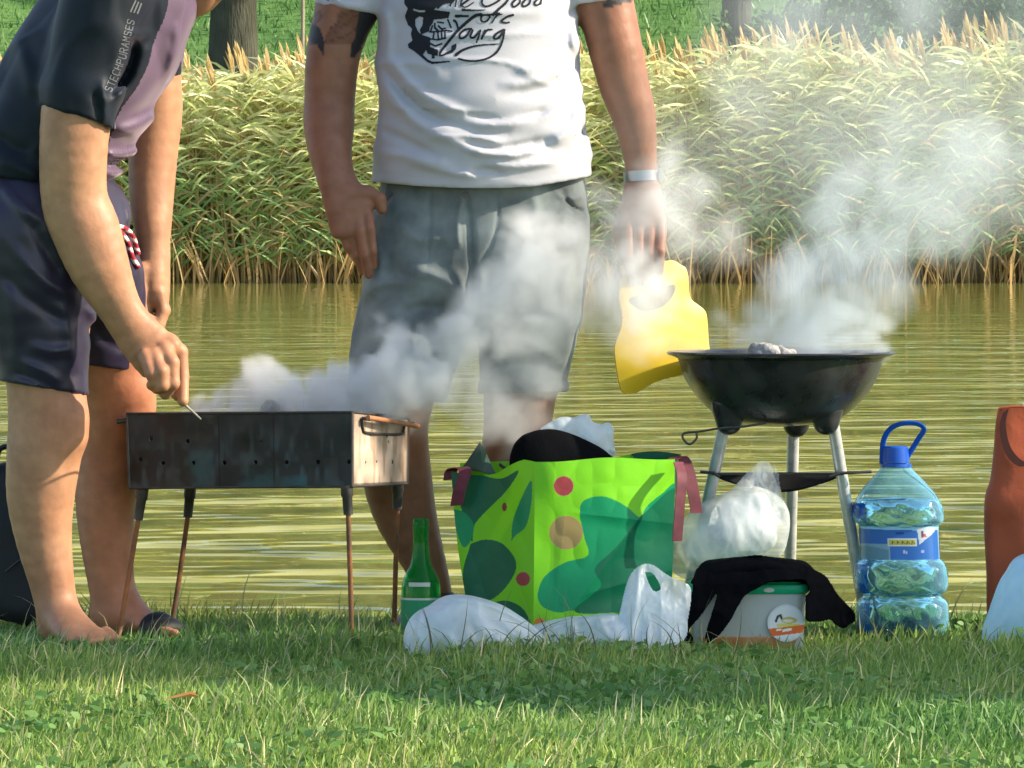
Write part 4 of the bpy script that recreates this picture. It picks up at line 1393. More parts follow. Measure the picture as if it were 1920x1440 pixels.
# legs
B.chain([(p1(50, 430, -.09), r1(112)), (p1(75, 560, -.09), r1(95)), (p1(86, 700, -.09), r1(76)), (p1(88, 790, -.09), r1(72)), (p1(82, 855, -.09), r1(69)),
         (p1(76, 930, -.085), r1(63)), (p1(82, 1010, -.08), r1(52)), (p1(97, 1090, -.08), r1(42)), (p1(106, 1140, -.08), r1(38))], k=.025)
B.seg(p1(128, 790, -.12), p1(130, 815, -.12), r1(32), r1(29), .04)
B.seg(p1(100, 1172, -.06), p1(112, 1180, -.09), r1(32), r1(32), .02)
B.chain([(p1(112, 1150, -.09), (r1(36), r1(34))), (p1(135, 1178, -.14), (r1(40), r1(26))), (p1(158, 1196, -.19), (r1(44), r1(15)))], k=.02)
for i in range(5):
    B.seg(p1(146 + i * 13, 1198 - i * 3, -.195 + i * .014), p1(160 + i * 13, 1205 - i * 2, -.225 + i * .014), r1(10 + (i == 4) * 3), r1(8.5 + (i == 4) * 4), .005)
B.chain([(p1(140, 430, .10), r1(90)), (p1(180, 560, .15), r1(84)), (p1(212, 700, .21), r1(76)), (p1(216, 780, .235), r1(70)), (p1(205, 850, .25), r1(64)),
         (p1(198, 930, .25), r1(58)), (p1(200, 1010, .25), r1(51)), (p1(208, 1090, .25), r1(44)), (p1(215, 1140, .25), r1(42))], k=.025)
B.seg(p1(252, 740, .19), p1(256, 765, .20), r1(32), r1(28), .04)
B.seg(p1(205, 1154, .26), p1(220, 1159, .24), r1(36), r1(34), .02)
B.chain([(p1(222, 1130, .25), (r1(36), r1(40))), (p1(262, 1162, .21), (r1(38), r1(26))), (p1(300, 1180, .17), (r1(42), r1(15)))], k=.02, lat=(.3, 1, 0))
for i in range(5):
    B.seg(p1(302, 1182, .21 - i * .020), p1(330, 1188, .195 - i * .022), r1(10 + (i == 0) * 4), r1(8.5 + (i == 0) * 4), .005)
lk = np.array([.80, -.15, -.58]); lk /= np.linalg.norm(lk)
HC = p1(372, -88, -.01)
qh = head(B, HC, r1(96), lk)


def sk1(V, c):
    px = V[:, 0] / V[:, 1] * F + 960; py = HOR - (V[:, 2] - EYE) / V[:, 1] * F
    knee = np.exp(-(((px - 110) / 45) ** 2 + ((py - 800) / 45) ** 2)) * .5 + np.exp(-(((px - 240) / 50) ** 2 + ((py - 740) / 50) ** 2)) * .5
    far = ((py > 670) & (V[:, 1] > Y1 + .06)).astype(float)[:, None] * .6  # far leg tinted redder, its warm light put into the skin colour
    k = np.clip(knee[:, None] + far, 0, 1)
    return c * (1 - k) + c * np.array([1.06, .84, .80]) * k


h1 = (np.array([p1(190, 0)[0], 14.44, p1(0, 775)[2]]), np.array([p1(375, 0)[0], 14.62, p1(0, 590)[2]]))
h2 = (np.array([p1(240, 0)[0], 14.84, p1(0, 630)[2]]), np.array([p1(335, 0)[0], 15.02, p1(0, 470)[2]]))
Vb, Qb = B.mesh(np.array([p1(-110, 0)[0], 14.38, -.01]), np.array([p1(500, 0)[0], 15.20, p1(0, -205)[2]]), .0055)
for hb in (h1, h2):
    Vb, Qb = cut_box(Vb, Qb, hb[0] + .004, hb[1] - .004)
parts = [(Vb, Qb)]
for hb in (h1, h2):
    v, q = B.mesh(hb[0] - .003, hb[1] + .003, .0028)
    parts.append(cut_box(v, q, hb[0], hb[1], True))
Vb, Qb = join(parts)
man1 = mesh_obj('person', Vb, Qb, M['skin'], origin=(p1(110, 0)[0], Y1, 0), cols=skin_cols(Vb, (.46, .225, .122), sk1))
set_props(man1, 'bending man in dark navy t-shirt and purple shorts reaching over the box grill', 'person')
# hair and beard
Hs = Shape(); Hs.seg(qh(0, -.24, .26), qh(0, -.02, .34), r1(83), r1(80), .02)
Hs.seg(qh(0, .28, -.62), qh(0, .50, -.86), (r1(46), r1(46)), (r1(22), r1(22)), .04)
Hs.seg(qh(-.5, .1, -.3), qh(-.25, .3, -.75), r1(24), r1(26), .04); Hs.seg(qh(.5, .1, -.3), qh(.25, .3, -.75), r1(24), r1(26), .04)
Vh, Qh = Hs.mesh(HC - [.2, .2, .2], HC + [.2, .2, .2], .005, disp=lambda p: (vnoise(p, 180) - .5) * .006)
mesh_obj('hair', Vh, Qh, M['hair'], man1)

# shirt: dark back and sleeves, mauve front with its sunlight put into the colour
T = Shape()
T.chain([(p1(10, 430), (.20, r1(138))), (p1(48, 330), (.19, r1(142))), (p1(112, 215), (.19, r1(146))), (p1(190, 90), (.205, r1(146))), (p1(245, 0), (.19, r1(130))), (p1(290, -55), (.13, r1(84)))], k=.04, lat=YL)
T.seg(p1(290, -55), p1(325, -88), r1(84), r1(72), .04)
for s in (-1, 1):
    T.seg(p1(245, -30, .08 * s), p1(212, -15, .19 * s), r1(70), r1(72), .05)
ns = p1(143, 240) - p1(165, 100); ns /= np.linalg.norm(ns)
ns = np.array([-.30, 0, -.95]); ns /= np.linalg.norm(ns)
T.seg(p1(196, -10, -.20), p1(152, 170, -.22), r1(82), r1(73), .03)
T.seg(p1(152, 170, -.22), p1(140, 290, -.225), r1(73), r1(70), .012, clip=(p1(145, 218, -.22), ns))
T.seg(p1(250, -20, .20), p1(272, 90, .235), r1(74), r1(68), .03)
T.seg(p1(272, 90, .235), p1(288, 200, .24), r1(68), r1(62), .012, clip=(p1(300, 150, .24), np.array([.1, 0, -1.0])))
FL1 = [([(262, 70), (250, 130), (215, 190)], -.010, .010), ([(300, 60), (262, 150), (215, 200)], .006, .012), ([(325, 130), (290, 190), (225, 235)], -.005, .012), ([(340, 40), (330, 110), (300, 170)], .004, .010),
       ([(372, 30), (350, 100), (330, 150)], -.005, .008), ([(200, 290), (240, 290), (275, 275)], .008, .009), ([(195, 305), (230, 308), (262, 300)], -.008, .008), ([(192, 322), (220, 325), (250, 315)], .007, .008),
       ([(190, 340), (215, 344), (235, 330)], -.006, .008), ([(300, 215), (270, 235), (215, 250)], .006, .012), ([(10, 300), (60, 320), (90, 340)], .006, .014), ([(0, 250), (40, 280), (75, 290)], -.006, .014),
       ([(205, 150), (212, 200), (207, 235)], .005, .009), ([(188, 170), (198, 205), (200, 235)], -.004, .008), ([(30, 60), (60, 130), (70, 190)], .004, .016)]
f1 = folds(FL1, front=99, Y=Y1)


def disp1(p):
    q = p * np.array([1.0, .8, .7])
    return (vnoise(q, 14) - .5) * .010 + ridge(q + 7, 9) * .004 + f1(p) * 1.5 - .004 * (np.clip(1 - np.abs(vnoise(p * [1, 1, .7], 12) - .5) * 7, 0, 1))


def post1(G, D):
    # hem line across the hips and neckline
    a = p1(-60, 322); b = p1(205, 362)
    nrm = np.array([-(b[2] - a[2]), 0, b[0] - a[0]]); nrm /= np.linalg.norm(nrm)
    pl = -((G[..., 0] - a[0]) * nrm[0] + (G[..., 2] - a[2]) * nrm[2])
    px = G[..., 0] / G[..., 1] * F + 960
    D = np.maximum(D, pl)
    c = p1(352, -92); d = p1(310, -50) - c; L = np.linalg.norm(d)
    nn = -d / L
    cut = (G[..., 0] - (c[0] + d[0] * .35)) * nn[0] + (G[..., 2] - (c[2] + d[2] * .35)) * nn[2]
    near = (px > 270)
    return np.where(near & (G[..., 2] > p1(0, 0)[2] - .02), np.maximum(D, cut), D)


Vt, Qt = T.mesh(np.array([p1(-180, 0)[0], 14.40, p1(0, 385)[2]]), np.array([p1(430, 0)[0], 15.13, p1(0, -200)[2]]), .005, disp=disp1, shell=.013, post=post1)
# which faces belong to the sunlit-coloured front: chest side of the painted light edge
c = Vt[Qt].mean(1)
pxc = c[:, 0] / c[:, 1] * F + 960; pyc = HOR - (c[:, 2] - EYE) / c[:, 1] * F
seam = np.interp(pyc, [-200, -20, 20, 60, 110, 160, 200, 250, 300, 360], [332, 322, 310, 296, 284, 256, 232, 208, 194, 184])  # edge between sunlit and shaded colouring, not a sewn seam
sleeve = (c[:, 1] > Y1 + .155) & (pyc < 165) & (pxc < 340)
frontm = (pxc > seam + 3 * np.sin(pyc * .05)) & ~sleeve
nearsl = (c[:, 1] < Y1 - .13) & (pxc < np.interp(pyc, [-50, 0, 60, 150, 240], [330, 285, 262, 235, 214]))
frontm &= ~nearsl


def submesh(V, Q, m):
    Q = Q[m]; used = np.zeros(len(V), bool); used[Q.ravel()] = True
    return V[used], (np.cumsum(used) - 1)[Q]


ts = mesh_obj('tshirt', *submesh(Vt, Qt, ~frontm), M['navy'], man1)
fp = mesh_obj('front_panel', *submesh(Vt, Qt, frontm), M['mauve'], ts); fp['label'] = 'navy shirt front with sunlight painted in as mauve'
bvh1 = BVHTree.FromPolygons([tuple(v) for v in Vt], [tuple(int(i) for i in q) for q in Qt])

STROKES = {'T': [[(0, 1), (1, 1)], [(.5, 1), (.5, 0)]], 'E': [[(1, 1), (0, 1), (0, 0), (1, 0)], [(0, .5), (.8, .5)]], 'C': [[(1, .85), (.8, 1), (.2, 1), (0, .8), (0, .2), (.2, 0), (.8, 0), (1, .15)]],
           'H': [[(0, 0), (0, 1)], [(1, 0), (1, 1)], [(0, .5), (1, .5)]], 'P': [[(0, 0), (0, 1), (.8, 1), (1, .8), (1, .65), (.8, .5), (0, .5)]], 'U': [[(0, 1), (0, .2), (.2, 0), (.8, 0), (1, .2), (1, 1)]],
           'R': [[(0, 0), (0, 1), (.8, 1), (1, .8), (1, .65), (.8, .5), (0, .5)], [(.5, .5), (1, 0)]], 'A': [[(0, 0), (.5, 1), (1, 0)], [(.2, .4), (.8, .4)]], 'M': [[(0, 0), (0, 1), (.5, .4), (1, 1), (1, 0)]],
           'S': [[(1, .85), (.8, 1), (.2, 1), (0, .8), (.1, .55), (.9, .45), (1, .2), (.8, 0), (.2, 0), (0, .15)]], '/': [[(.1, -.1), (.9, 1.1)]], 'N': [[(0, 0), (0, 1), (1, 0), (1, 1)]],
           'O': [[(0, .2), (0, .8), (.2, 1), (.8, 1), (1, .8), (1, .2), (.8, 0), (.2, 0), (0, .2)]]}


def sleeve_ink(x, y):
    ink = np.zeros(x.shape, bool)
    path = np.array([(203, 172), (217, 140), (229, 108), (238, 72), (246, 40), (261, 4)], float)
    seg = np.linalg.norm(np.diff(path, axis=0), axis=1); cum = np.concatenate([[0], np.cumsum(seg)])
    txt = 'STECHPURAMSES'
    for i, ch in enumerate(txt):
        s0 = 2 + i * 11.0
        for st in STROKES[ch]:
            pts = []
            for u, v in st:
                t = s0 + u * 7.2
                bx = np.interp(t, cum, path[:, 0]); by = np.interp(t, cum, path[:, 1])
                t2 = min(t + 1, cum[-1] - .01); ex = np.interp(t2, cum, path[:, 0]) - np.interp(t2 - 1, cum, path[:, 0]); ey = np.interp(t2, cum, path[:, 1]) - np.interp(t2 - 1, cum, path[:, 1])
                nx_, ny_ = ey, -ex
                L = math.hypot(nx_, ny_)
                pts.append((bx + nx_ / L * (v - .5) * 12, by + ny_ / L * (v - .5) * 12))
            ink |= near_line(x, y, pts, .9)
    for k in range(3):
        ink |= near_line(x, y, [(246 + k * 6, 22 + k * 1.5), (255 + k * 5, 2 + k * 2.5)], 1.5)
    return ink


decal('sleeve_lettering', bvh1, sleeve_ink, 190, 280, -8, 190, Y1 - .25, .55, M['grey_ink'], ts, off=.0012)


def chest_ink(x, y):
    return near_line(x, y, [(371, 62), (366, 74), (370, 80), (362, 92)], 1.6) | near_line(x, y, [(363, 70), (358, 88)], 1.1)


decal('chest_mark', bvh1, chest_ink, 350, 380, 55, 98, Y1 - .1, .6, mat('white_ink', (.75, .75, .75), .6), fp, off=.0012)

# shorts
Sh = Shape()
Sh.chain([(p1(40, 300, 0), (.165, r1(128))), (p1(48, 400, 0), (.185, r1(150))), (p1(62, 470, 0), (.185, r1(150)))], k=.04, lat=YL)
Sh.chain([(p1(55, 440, -.09), r1(132)), (p1(66, 560, -.09), r1(112)), (p1(80, 680, -.09), r1(88)), (p1(84, 780, -.09), r1(84))], k=.03)
Sh.chain([(p1(128, 430, .09), r1(126)), (p1(166, 560, .14), r1(107)), (p1(186, 660, .19), r1(90)), (p1(192, 760, .22), r1(88))], k=.03)
FS1 = [([(20, 440), (90, 520), (160, 560)], .008, .012), ([(10, 500), (70, 560), (150, 610)], -.007, .012), ([(40, 670), (90, 690), (130, 715)], .007, .008), ([(60, 640), (110, 655), (150, 650)], .007, .010),
       ([(30, 690), (80, 710), (120, 728)], -.006, .007), ([(15, 345), (40, 375), (90, 420)], .008, .012), ([(60, 400), (100, 470), (130, 520)], -.007, .012), ([(30, 520), (40, 620), (35, 700)], .005, .014),
       ([(200, 380), (215, 430), (225, 500)], .006, .008), ([(225, 370), (235, 430), (240, 500)], -.006, .008), ([(170, 570), (200, 610), (240, 620)], .008, .010), ([(165, 600), (195, 640), (240, 660)], -.006, .010), ([(120, 560), (140, 620), (150, 700)], .006, .012)]
fs1 = folds(FS1, front=99, Y=Y1)


def shp1(G, D):
    px = G[..., 0] / G[..., 1] * F + 960; py = HOR - (G[..., 2] - EYE) / G[..., 1] * F
    near = G[..., 1] < Y1 + .03
    hem = np.where(near, 716 + np.clip((px - 5) * .16, -10, 26), 684 + np.clip((px - 160) * .14, -8, 20))
    D = np.maximum(D, (py - hem) * Y1 / F)
    return np.maximum(D, (318 - py) * Y1 / F)


Vs, Qs = Sh.mesh(np.array([p1(-150, 0)[0], 14.42, p1(0, 755)[2]]), np.array([p1(310, 0)[0], 15.18, p1(0, 305)[2]]), .005,
                 disp=lambda p: (vnoise(p, 13) - .5) * .010 + ridge(p + 9, 8) * .004 + fs1(p), shell=.014, post=shp1)
mesh_obj('shorts', Vs, Qs, M['p_shorts'], man1)
# drawstring: red cord with white flecks, two ends, lying on the front of the shorts
bvs = BVHTree.FromPolygons([tuple(v) for v in Vs], [tuple(int(i) for i in q) for q in Qs])


def on_cloth(px, py, off=.006):
    p = P(px, py, Y1)
    for dx in (0, -4, -8, -14, -22):
        p2_ = P(px + dx, py, Y1)
        h = bvs.ray_cast(Vector((p2_[0], p2_[1] - .6, p2_[2])), Vector((0, 1, 0)))
        if h[0] is not None: return np.array([p[0], h[0].y - off, p[2]])
    return P(px, py, Y1 - .12)


for path, rr in ((((188, 382), (196, 404), (210, 420), (226, 436), (238, 458), (244, 480), (255, 502)), .0060), (((220, 424), (236, 430), (247, 446), (252, 464), (256, 478)), .0052)):
    c = bez([on_cloth(*q) for q in path], 14)
    mb = MB()
    mb.tube(c, rr, 10)
    V = np.array(mb.v)
    idx = np.arange(len(V)); ring = idx // 10; k = idx % 10
    ph = (ring * .42 + k * .63) % 6.28
    white = (ph < 2.3); blk = (ph > 3.9) & (ph < 4.6)
    C = np.tile([[.42, .015, .03]], (len(V), 1)); C[white] = (.82, .80, .78); C[blk] = (.02, .02, .03)
    mesh_obj('drawstring', V, mb.f, M['cord'], man1, cols=C)

# sandals
mb, sd = sandal(None, p1(205, 1194, .28), p1(285, 1199, .18), p1(330, 1201, .14), None, man1)
strap(mb, p1(306, 1195, .168), sd, (-.1, 0, 1), .046, .040, .008, fl=2.6)
strap(mb, p1(322, 1197, .150), sd, (-.1, 0, 1), .042, .032, .008, fl=2.2)
mb.build('sandal', M['black_strap'], man1)
mb, sd = sandal(None, p1(92, 1212, -.04), p1(150, 1214, -.17), p1(176, 1216, -.23), None, man1)
mb.build('sandal', M['black_strap'], man1)
# ================================================================== box grill
def quadgrid(a, b, c, d, nu, nv):
    """bilinear grid a(0,0) b(1,0) c(1,1) d(0,1)"""
    u, v = np.meshgrid(np.linspace(0, 1, nu), np.linspace(0, 1, nv), indexing='ij')
    a, b, c, d = [np.asarray(q, float) for q in (a, b, c, d)]
    V = (a * ((1 - u) * (1 - v))[..., None] + b * (u * (1 - v))[..., None] + c * (u * v)[..., None] + d * ((1 - u) * v)[..., None])
    i, j = np.meshgrid(np.arange(nu - 1), np.arange(nv - 1), indexing='ij')
    b0 = (i * nv + j).ravel()
    Fq = np.stack([b0, b0 + nv, b0 + nv + 1, b0 + 1], -1)
    return V.reshape(-1, 3), Fq, u.ravel(), v.ravel()


YA, YB, YC, YD = 14.85, 14.66, 14.93, 15.12      # front left, front right, back right, back left
tl, tr, tbr, tbl = P(238, 775, YA), P(660, 772, YB), P(766, 784, YC), P(344, 780, YD)
bl, br, bbr, bbl = P(243, 915, YA), P(660, 912, YB), P(764, 907, YC), P(350, 910, YD)
GR = root('box_grill', (float(P(450, 0, YB)[0]), 14.9, 0), 'rectangular sooty steel charcoal box grill on four thin rusty legs', 'grill')


def plate(name, a, b, c, d, paint, holes=(), inner=(0, .002, 0), n=(150, 50)):
    """a-b bottom edge, d-c top edge; real holes are cut"""
    V, Fq, u, v = quadgrid(a, b, c, d, *n)
    nrm = np.cross(np.asarray(b) - a, np.asarray(d) - a); nrm /= np.linalg.norm(nrm)
    wob = (vnoise(np.stack([u * 3, v * 2, u * 0], -1), 2.0) - .5) * .005 * np.sin(math.pi * u) * np.sin(math.pi * v)
    V = V + nrm * wob[:, None]
    C = paint(u, v, V)
    W = np.linalg.norm(np.asarray(b) - a); H = np.linalg.norm(np.asarray(d) - a)
    cu = u[Fq].mean(1); cv = v[Fq].mean(1)
    keep = np.ones(len(Fq), bool)
    for hu, hv, hr in holes:
        keep &= ((cu - hu) * W) ** 2 + ((cv - hv) * H) ** 2 > hr ** 2
    Fq = Fq[keep]
    o = mesh_obj(name, V, Fq, M['bbq'], GR, cols=C)
    sm = o.modifiers.new('thickness', 'SOLIDIFY'); sm.thickness = .0018; sm.offset = 0
    return o


def soot(u, v, V):
    q = np.stack([u * 9, v * 3, u * 0], -1)
    n1 = vnoise(q, 1.0); n2 = vnoise(q + 7, 3.0); n3 = vnoise(q * [1, .35, 1] + 3, 5.0)
    c = np.tile([[.030, .029, .030]], (len(u), 1)) * (.5 + n1[:, None])
    rain = np.clip((n3 - .5) * 2.4, 0, 1)[:, None] * np.clip(1.2 - v, 0, 1)[:, None]
    c = c * (1 - rain) + np.array([.060, .075, .080]) * rain
    blue = np.clip((n1 * .6 + n2 * .4 - .48) * 4, 0, 1) * np.clip((.75 - v) * 3, 0, 1) * (u < .8)
    c = c * (1 - blue[:, None] * .75) + np.array([.035, .105, .125]) * blue[:, None] * .75
    rust = np.clip((n2 - .62) * 5, 0, 1)[:, None]
    c = c * (1 - rust * .25) + np.array([.08, .05, .035]) * rust * .25
    seam = (np.abs(u - .41) < .004)[:, None] | (np.abs(u - .655) < .003)[:, None]
    c = np.where(seam, c * .5, c)
    return c


def tan_end(u, v, V):
    q = np.stack([u * 3, v * 3, u * 0], -1)
    n1 = vnoise(q + 1, 1.4); n2 = vnoise(q * [3.5, .5, 1] + 5, 2.2)
    c = np.tile([[.60, .46, .36]], (len(u), 1)) * (.75 + .5 * n1[:, None])
    st = np.clip((n2 - .5) * 4, 0, 1)[:, None]
    c = c * (1 - st * .55) + np.array([.30, .16, .09]) * st * .55
    edge = (np.minimum(np.minimum(u, 1 - u), v) < .035)[:, None]
    return np.where(edge, c * .35, c)


hol = [(.105, .66, .0048), (.27, .62, .0042), (.60, .60, .0034), (.055, .38, .004)]
row = [(.155 + .139 * i, .33, .0042) for i in range(7)]
plate('front_panel', bl, br, tr, tl, soot, holes=hol + row, n=(300, 100))
o = plate('end_panel', br, bbr, tbr, tr, tan_end, holes=[(.32, .71, .0032), (.62, .70, .0032), (.64, .62, .0032), (.24, .32, .003), (.43, .33, .003), (.72, .33, .0045)], n=(110, 90)); o['label'] = 'scratched bare metal end panel'
plate('back_panel', bbr, bbl, tbl, tbr, soot, holes=[(.2 + .15 * i, .33, .004) for i in range(5)] + [(.5, .62, .005)], n=(150, 50))
plate('end_panel', bbl, bl, tl, tbl, soot, n=(60, 50))
up = np.array([0, 0, .012])
plate('grate_floor', bl + up * .3, br + up * .3, bbr + up * .3, bbl + up * .3, soot, n=(40, 30))
# rolled rims
mb = MB()
dn = np.array([0, 0, -.001])
for a, b in ((tl, tr), (tr, tbr), (tbr, tbl), (tbl, tl)):
    mb.tube([a + dn, (a + b) / 2 + dn + (RNG.random(3) - .5) * .002, b + dn], .0030, 8)
for a, b in ((bl, br), (br, bbr), (bbr, bbl), (bbl, bl), (bl, tl), (br, tr), (bbr, tbr)):
    mb.tube([a, b], .0028, 8)
mb.build('rim', M['iron'], GR)
# end handle: bar on two brackets with a flat loop
ed = (tbr - tr) / np.linalg.norm(tbr - tr); en = np.array([ed[1], -ed[0], 0]); en /= np.linalg.norm(en)
hA = tr + (tbr - tr) * .12 + en * .020 + np.array([0, 0, -.010]); hB = tr + (tbr - tr) * .96 + en * .026 + np.array([0, 0, -.017])
mb = MB(); mb.tube([hA, (hA + hB) / 2 + np.array([0, 0, .001]), hB], .0052, 10); mb.build('handle', M['copper'], GR)
mb = MB()
q0 = tr + (tbr - tr) * .14 + en * .004; q1 = tr + (tbr - tr) * .90 + en * .004
mb.tube(bez([q0 + [0, 0, -.012], q0 + [0, 0, -.032] + ed * .006, q0 + [0, 0, -.040] + ed * .03, q1 + [0, 0, -.036] - ed * .03, q1 + [0, 0, -.026] - ed * .006, q1 + [0, 0, -.010]], 5), .0028, 8)
for q in (q0, q1):
    mb.tube([q + [0, 0, -.012], q + en * .02 + [0, 0, -.013]], .004, 8)
mb.build('handle_bracket', M['iron'], GR)
mb = MB(); e2 = (tl - tbl) / np.linalg.norm(tl - tbl); m0 = tl + np.array([.004, .01, 0])
mb.tube([m0 + np.array([.01, 0, -.012]), m0 + np.array([-.026, 0, -.018])], [.006, .0048], 10)
mb.tube([m0 + np.array([-.022, -.0, -.016]), m0 + np.array([.01, .12, -.014])], .0045, 8)
mb.build('handle', M['iron'], GR)
for (tx, ty, YY, mx, my, bx_, by_, YG) in ((268, 918, YA + .01, 259, 975, 216, 1232, 14.78), (357, 916, YD - .02, 352, 970, 315, 1213, 15.0), (650, 914, YB + .01, 653, 965, 660, 1238, 14.66), (746, 908, YC - .02, 745, 955, 738, 1212, 14.98)):
    a = P(tx, ty, YY); m = P(mx, my, YY); bgr = P(bx_, by_, YG); bgr[2] = -.02
    mb = MB(); mb.tube([m + (a - m) * .4, m, m + (bgr - m) * .5 + (RNG.random(3) - .5) * .003, bgr], .0054, 10)
    leg = mb.build('leg', M['rust'], GR)
    mb = MB(); mb.tube([a + [0, 0, .004], a + (m - a) * .3, a + (m - a) * .35, m], [.0125, .0125, .0105, .0095], 12)
    s_ = mb.build('socket', M['iron'], GR)


def lump(name, c, r, seed, matl, label, cat, group=None, sq=(1, 1, 1), n=26, rough=.35):
    """irregular rounded chunk"""
    u, v = np.meshgrid(np.linspace(0, 2 * math.pi, n + 1)[:-1], np.linspace(0, math.pi, n // 2 + 1), indexing='ij')
    d = np.stack([np.sin(v) * np.cos(u), np.sin(v) * np.sin(u), np.cos(v)], -1)
    rad = 1 + (vnoise(d * 1.0 + seed * 3.7, 1.7) - .5) * rough * 2 + (vnoise(d + seed, 6) - .5) * rough * .4
    V = (np.asarray(c) + d * (rad * r)[..., None] * np.array(sq)).reshape(-1, 3)
    m_ = n // 2 + 1
    i, j = np.meshgrid(np.arange(n), np.arange(m_ - 1), indexing='ij')
    a = (i * m_ + j).ravel(); b = (((i + 1) % n) * m_ + j).ravel()
    o = mesh_obj(name, V, np.stack([a, a + 1, b + 1, b], -1), matl, origin=c)
    if label: set_props(o, label, cat, group)
    return o


M['ash'] = mat('ashy_charcoal', (.16, .155, .15), .95, noise=(40, .9, (.42, .41, .40)), bump=(90, 1, .006))
lump('charcoal', P(505, 768, 14.93), .020, 1, M['ash'], 'ashy charcoal lump rising over the front rim of the box grill', 'charcoal')
lump('charcoal', P(532, 766, 14.99), .021, 5, M['ash'], 'rounded grey charcoal lump behind the first one in the box grill', 'charcoal')
for i in range(16):
    t = .06 + .88 * (i + .5) / 16; s = .3 + .4 * ((i * 7) % 5) / 4
    base_ = (bl * (1 - t) + br * t) * (1 - s) + (bbl * (1 - t) + bbr * t) * s
    lump('charcoal', base_ + np.array([0, 0, .085 + .010 * ((i * 3) % 4)]), .024, i + 11, M['coal'], 'dark charcoal lump lying inside the smoking box grill', 'charcoal', 'charcoal lumps inside the box grill', n=16)
# skewer held by the bending man
mb = MB(); a = P(330, 715, 14.52); b = P(345, 757, 14.55); c = P(392, 800, 14.90)
mb.tube([a, b, b + (c - b) * .3, c], [.0022, .0026, .0024, .0015], 8)
set_props(mb.build('skewer', M['steel'], origin=b), 'thin shiny metal skewer in the hand above the box grill', 'skewer')

# ================================================================== kettle grill
YK = 14.92; kx = P(1464, 0, YK)[0]; kz = lambda py: P(0, py, YK)[2]; kr = lambda px: R(px, YK)
KG = root('kettle_grill', (kx, YK, 0), 'round black kettle grill without lid on three metal legs, smoking', 'grill')
prof = [(212, 658.5), (214, 661.5), (211, 665), (203, 667), (193, 672), (190, 680), (186, 695), (179, 712), (168, 730), (154, 748), (137, 765), (118, 780), (95, 790), (60, 796), (20, 799), (0.5, 799)]
inner = [(0.5, 794), (20, 794), (60, 791), (94, 785), (116, 775), (134, 761), (151, 744), (165, 726), (176, 708), (183, 692), (187, 678), (190, 669), (200, 662), (209, 658.5), (212, 658.5)]
mb = MB(); mb.lathe([(kr(a), kz(b)) for a, b in prof + inner], kx, YK, 96)
mb.build('bowl', M['enamel'], KG)
tilt = []
LEGS = [(1367, 780, 1360, 802, 1270, YK + .14), (1549, 780, 1560, 798, 1629, YK + .15), (1493, 785, 1488, 802, 1478, YK + .24)]
legpts = []
for i, (sx_, sy_, lx, ly, bx_, yy) in enumerate(LEGS):
    y0 = YK - .07 if i < 2 else YK + .11
    S = Shape(); c = P(sx_, sy_ + 4, y0)
    S.seg(c + [0, 0, .012], c + [0, 0, -.012], (kr(29), kr(27)), (kr(22), kr(20)), .01)
    S.seg(c + [0, 0, .03], c, kr(34), kr(20), .02)
    V, Q = S.mesh(c - .05, c + .055, .004)
    mesh_obj('leg_socket', V, Q, M['enamel'], KG)
    top = P(lx, ly - 14, y0); g = np.array([P(bx_, 0, yy)[0], yy - (.04 if i < 2 else -.02), -.01])
    mb = MB(); mb.tube([top, top + (g - top) * .5, g], kr(11.5), 20)
    mb.build('leg', M['steel'], KG); legpts.append((top, g))
# shelf: dark sagging triangular sheet with wire clips
mid = [t + (g - t) * ((P(0, 887, YK)[2] - t[2]) / (g[2] - t[2])) for t, g in legpts]
mb = MB()
L_, R_, K_ = mid
nn = 14; V = []; idx = {}
for i in range(nn + 1):
    for j in range(nn + 1 - i):
        k = nn - i - j
        p = (L_ * i + R_ * j + K_ * k) / nn
        s = (i * j * k) / (nn / 3.0) ** 3
        e = (i * j) / (nn / 2.0) ** 2 if k == 0 else 0
        p = p + np.array([0, 0, -.004 - .036 * min(1, s * .5 + 3.2 * i * j / nn ** 2)])
        idx[(i, j)] = len(V); V.append(p)
Fs = []
for i in range(nn):
    for j in range(nn - i):
        Fs.append([idx[(i, j)], idx[(i + 1, j)], idx[(i, j + 1)]])
        if i + j < nn - 1: Fs.append([idx[(i + 1, j)], idx[(i + 1, j + 1)], idx[(i, j + 1)]])
mb.add(V, Fs)
o = mb.build('shelf', mat('sooty_black', (.012, .012, .012), .95, spec=.05, noise=(20, .5)), KG); sm = o.modifiers.new('t', 'SOLIDIFY'); sm.thickness = .002
mb = MB()
for p, dx in ((L_, -.028), (R_, .062)):
    mb.tube([p + [-.4 * dx, -.016, -.006], p + [0, -.019, .002], p + [dx, -.008, .004]], .0032, 8)
mb.tube([L_ + [-.005, -.012, 0], L_ * .5 + R_ * .5 + [0, -.004, 0], R_ + [.005, -.012, 0]], .003, 8)
mb.build('shelf_wire', M['iron'], KG)
# charcoal showing over the rim and more inside
lump('charcoal', P(1433, 660, 14.79), .030, 31, M['ash'], 'largest charcoal lump at the middle of the kettle grill', 'charcoal', sq=(1.1, .8, .62))
lump('charcoal', P(1466, 663, 14.81), .023, 32, M['ash'], 'smaller charcoal lump right beside the largest one in the kettle grill', 'charcoal', sq=(1.1, .9, .6))
for i in range(14):
    an = i * 2.4; rr_ = .03 + .009 * i
    lump('charcoal', (kx + rr_ * math.cos(an), YK + rr_ * math.sin(an) * .85, kz(694)), .027, i + 40, M['coal'], 'dark charcoal lump lying low inside the kettle grill', 'charcoal', 'charcoal lumps inside the kettle grill', n=16)
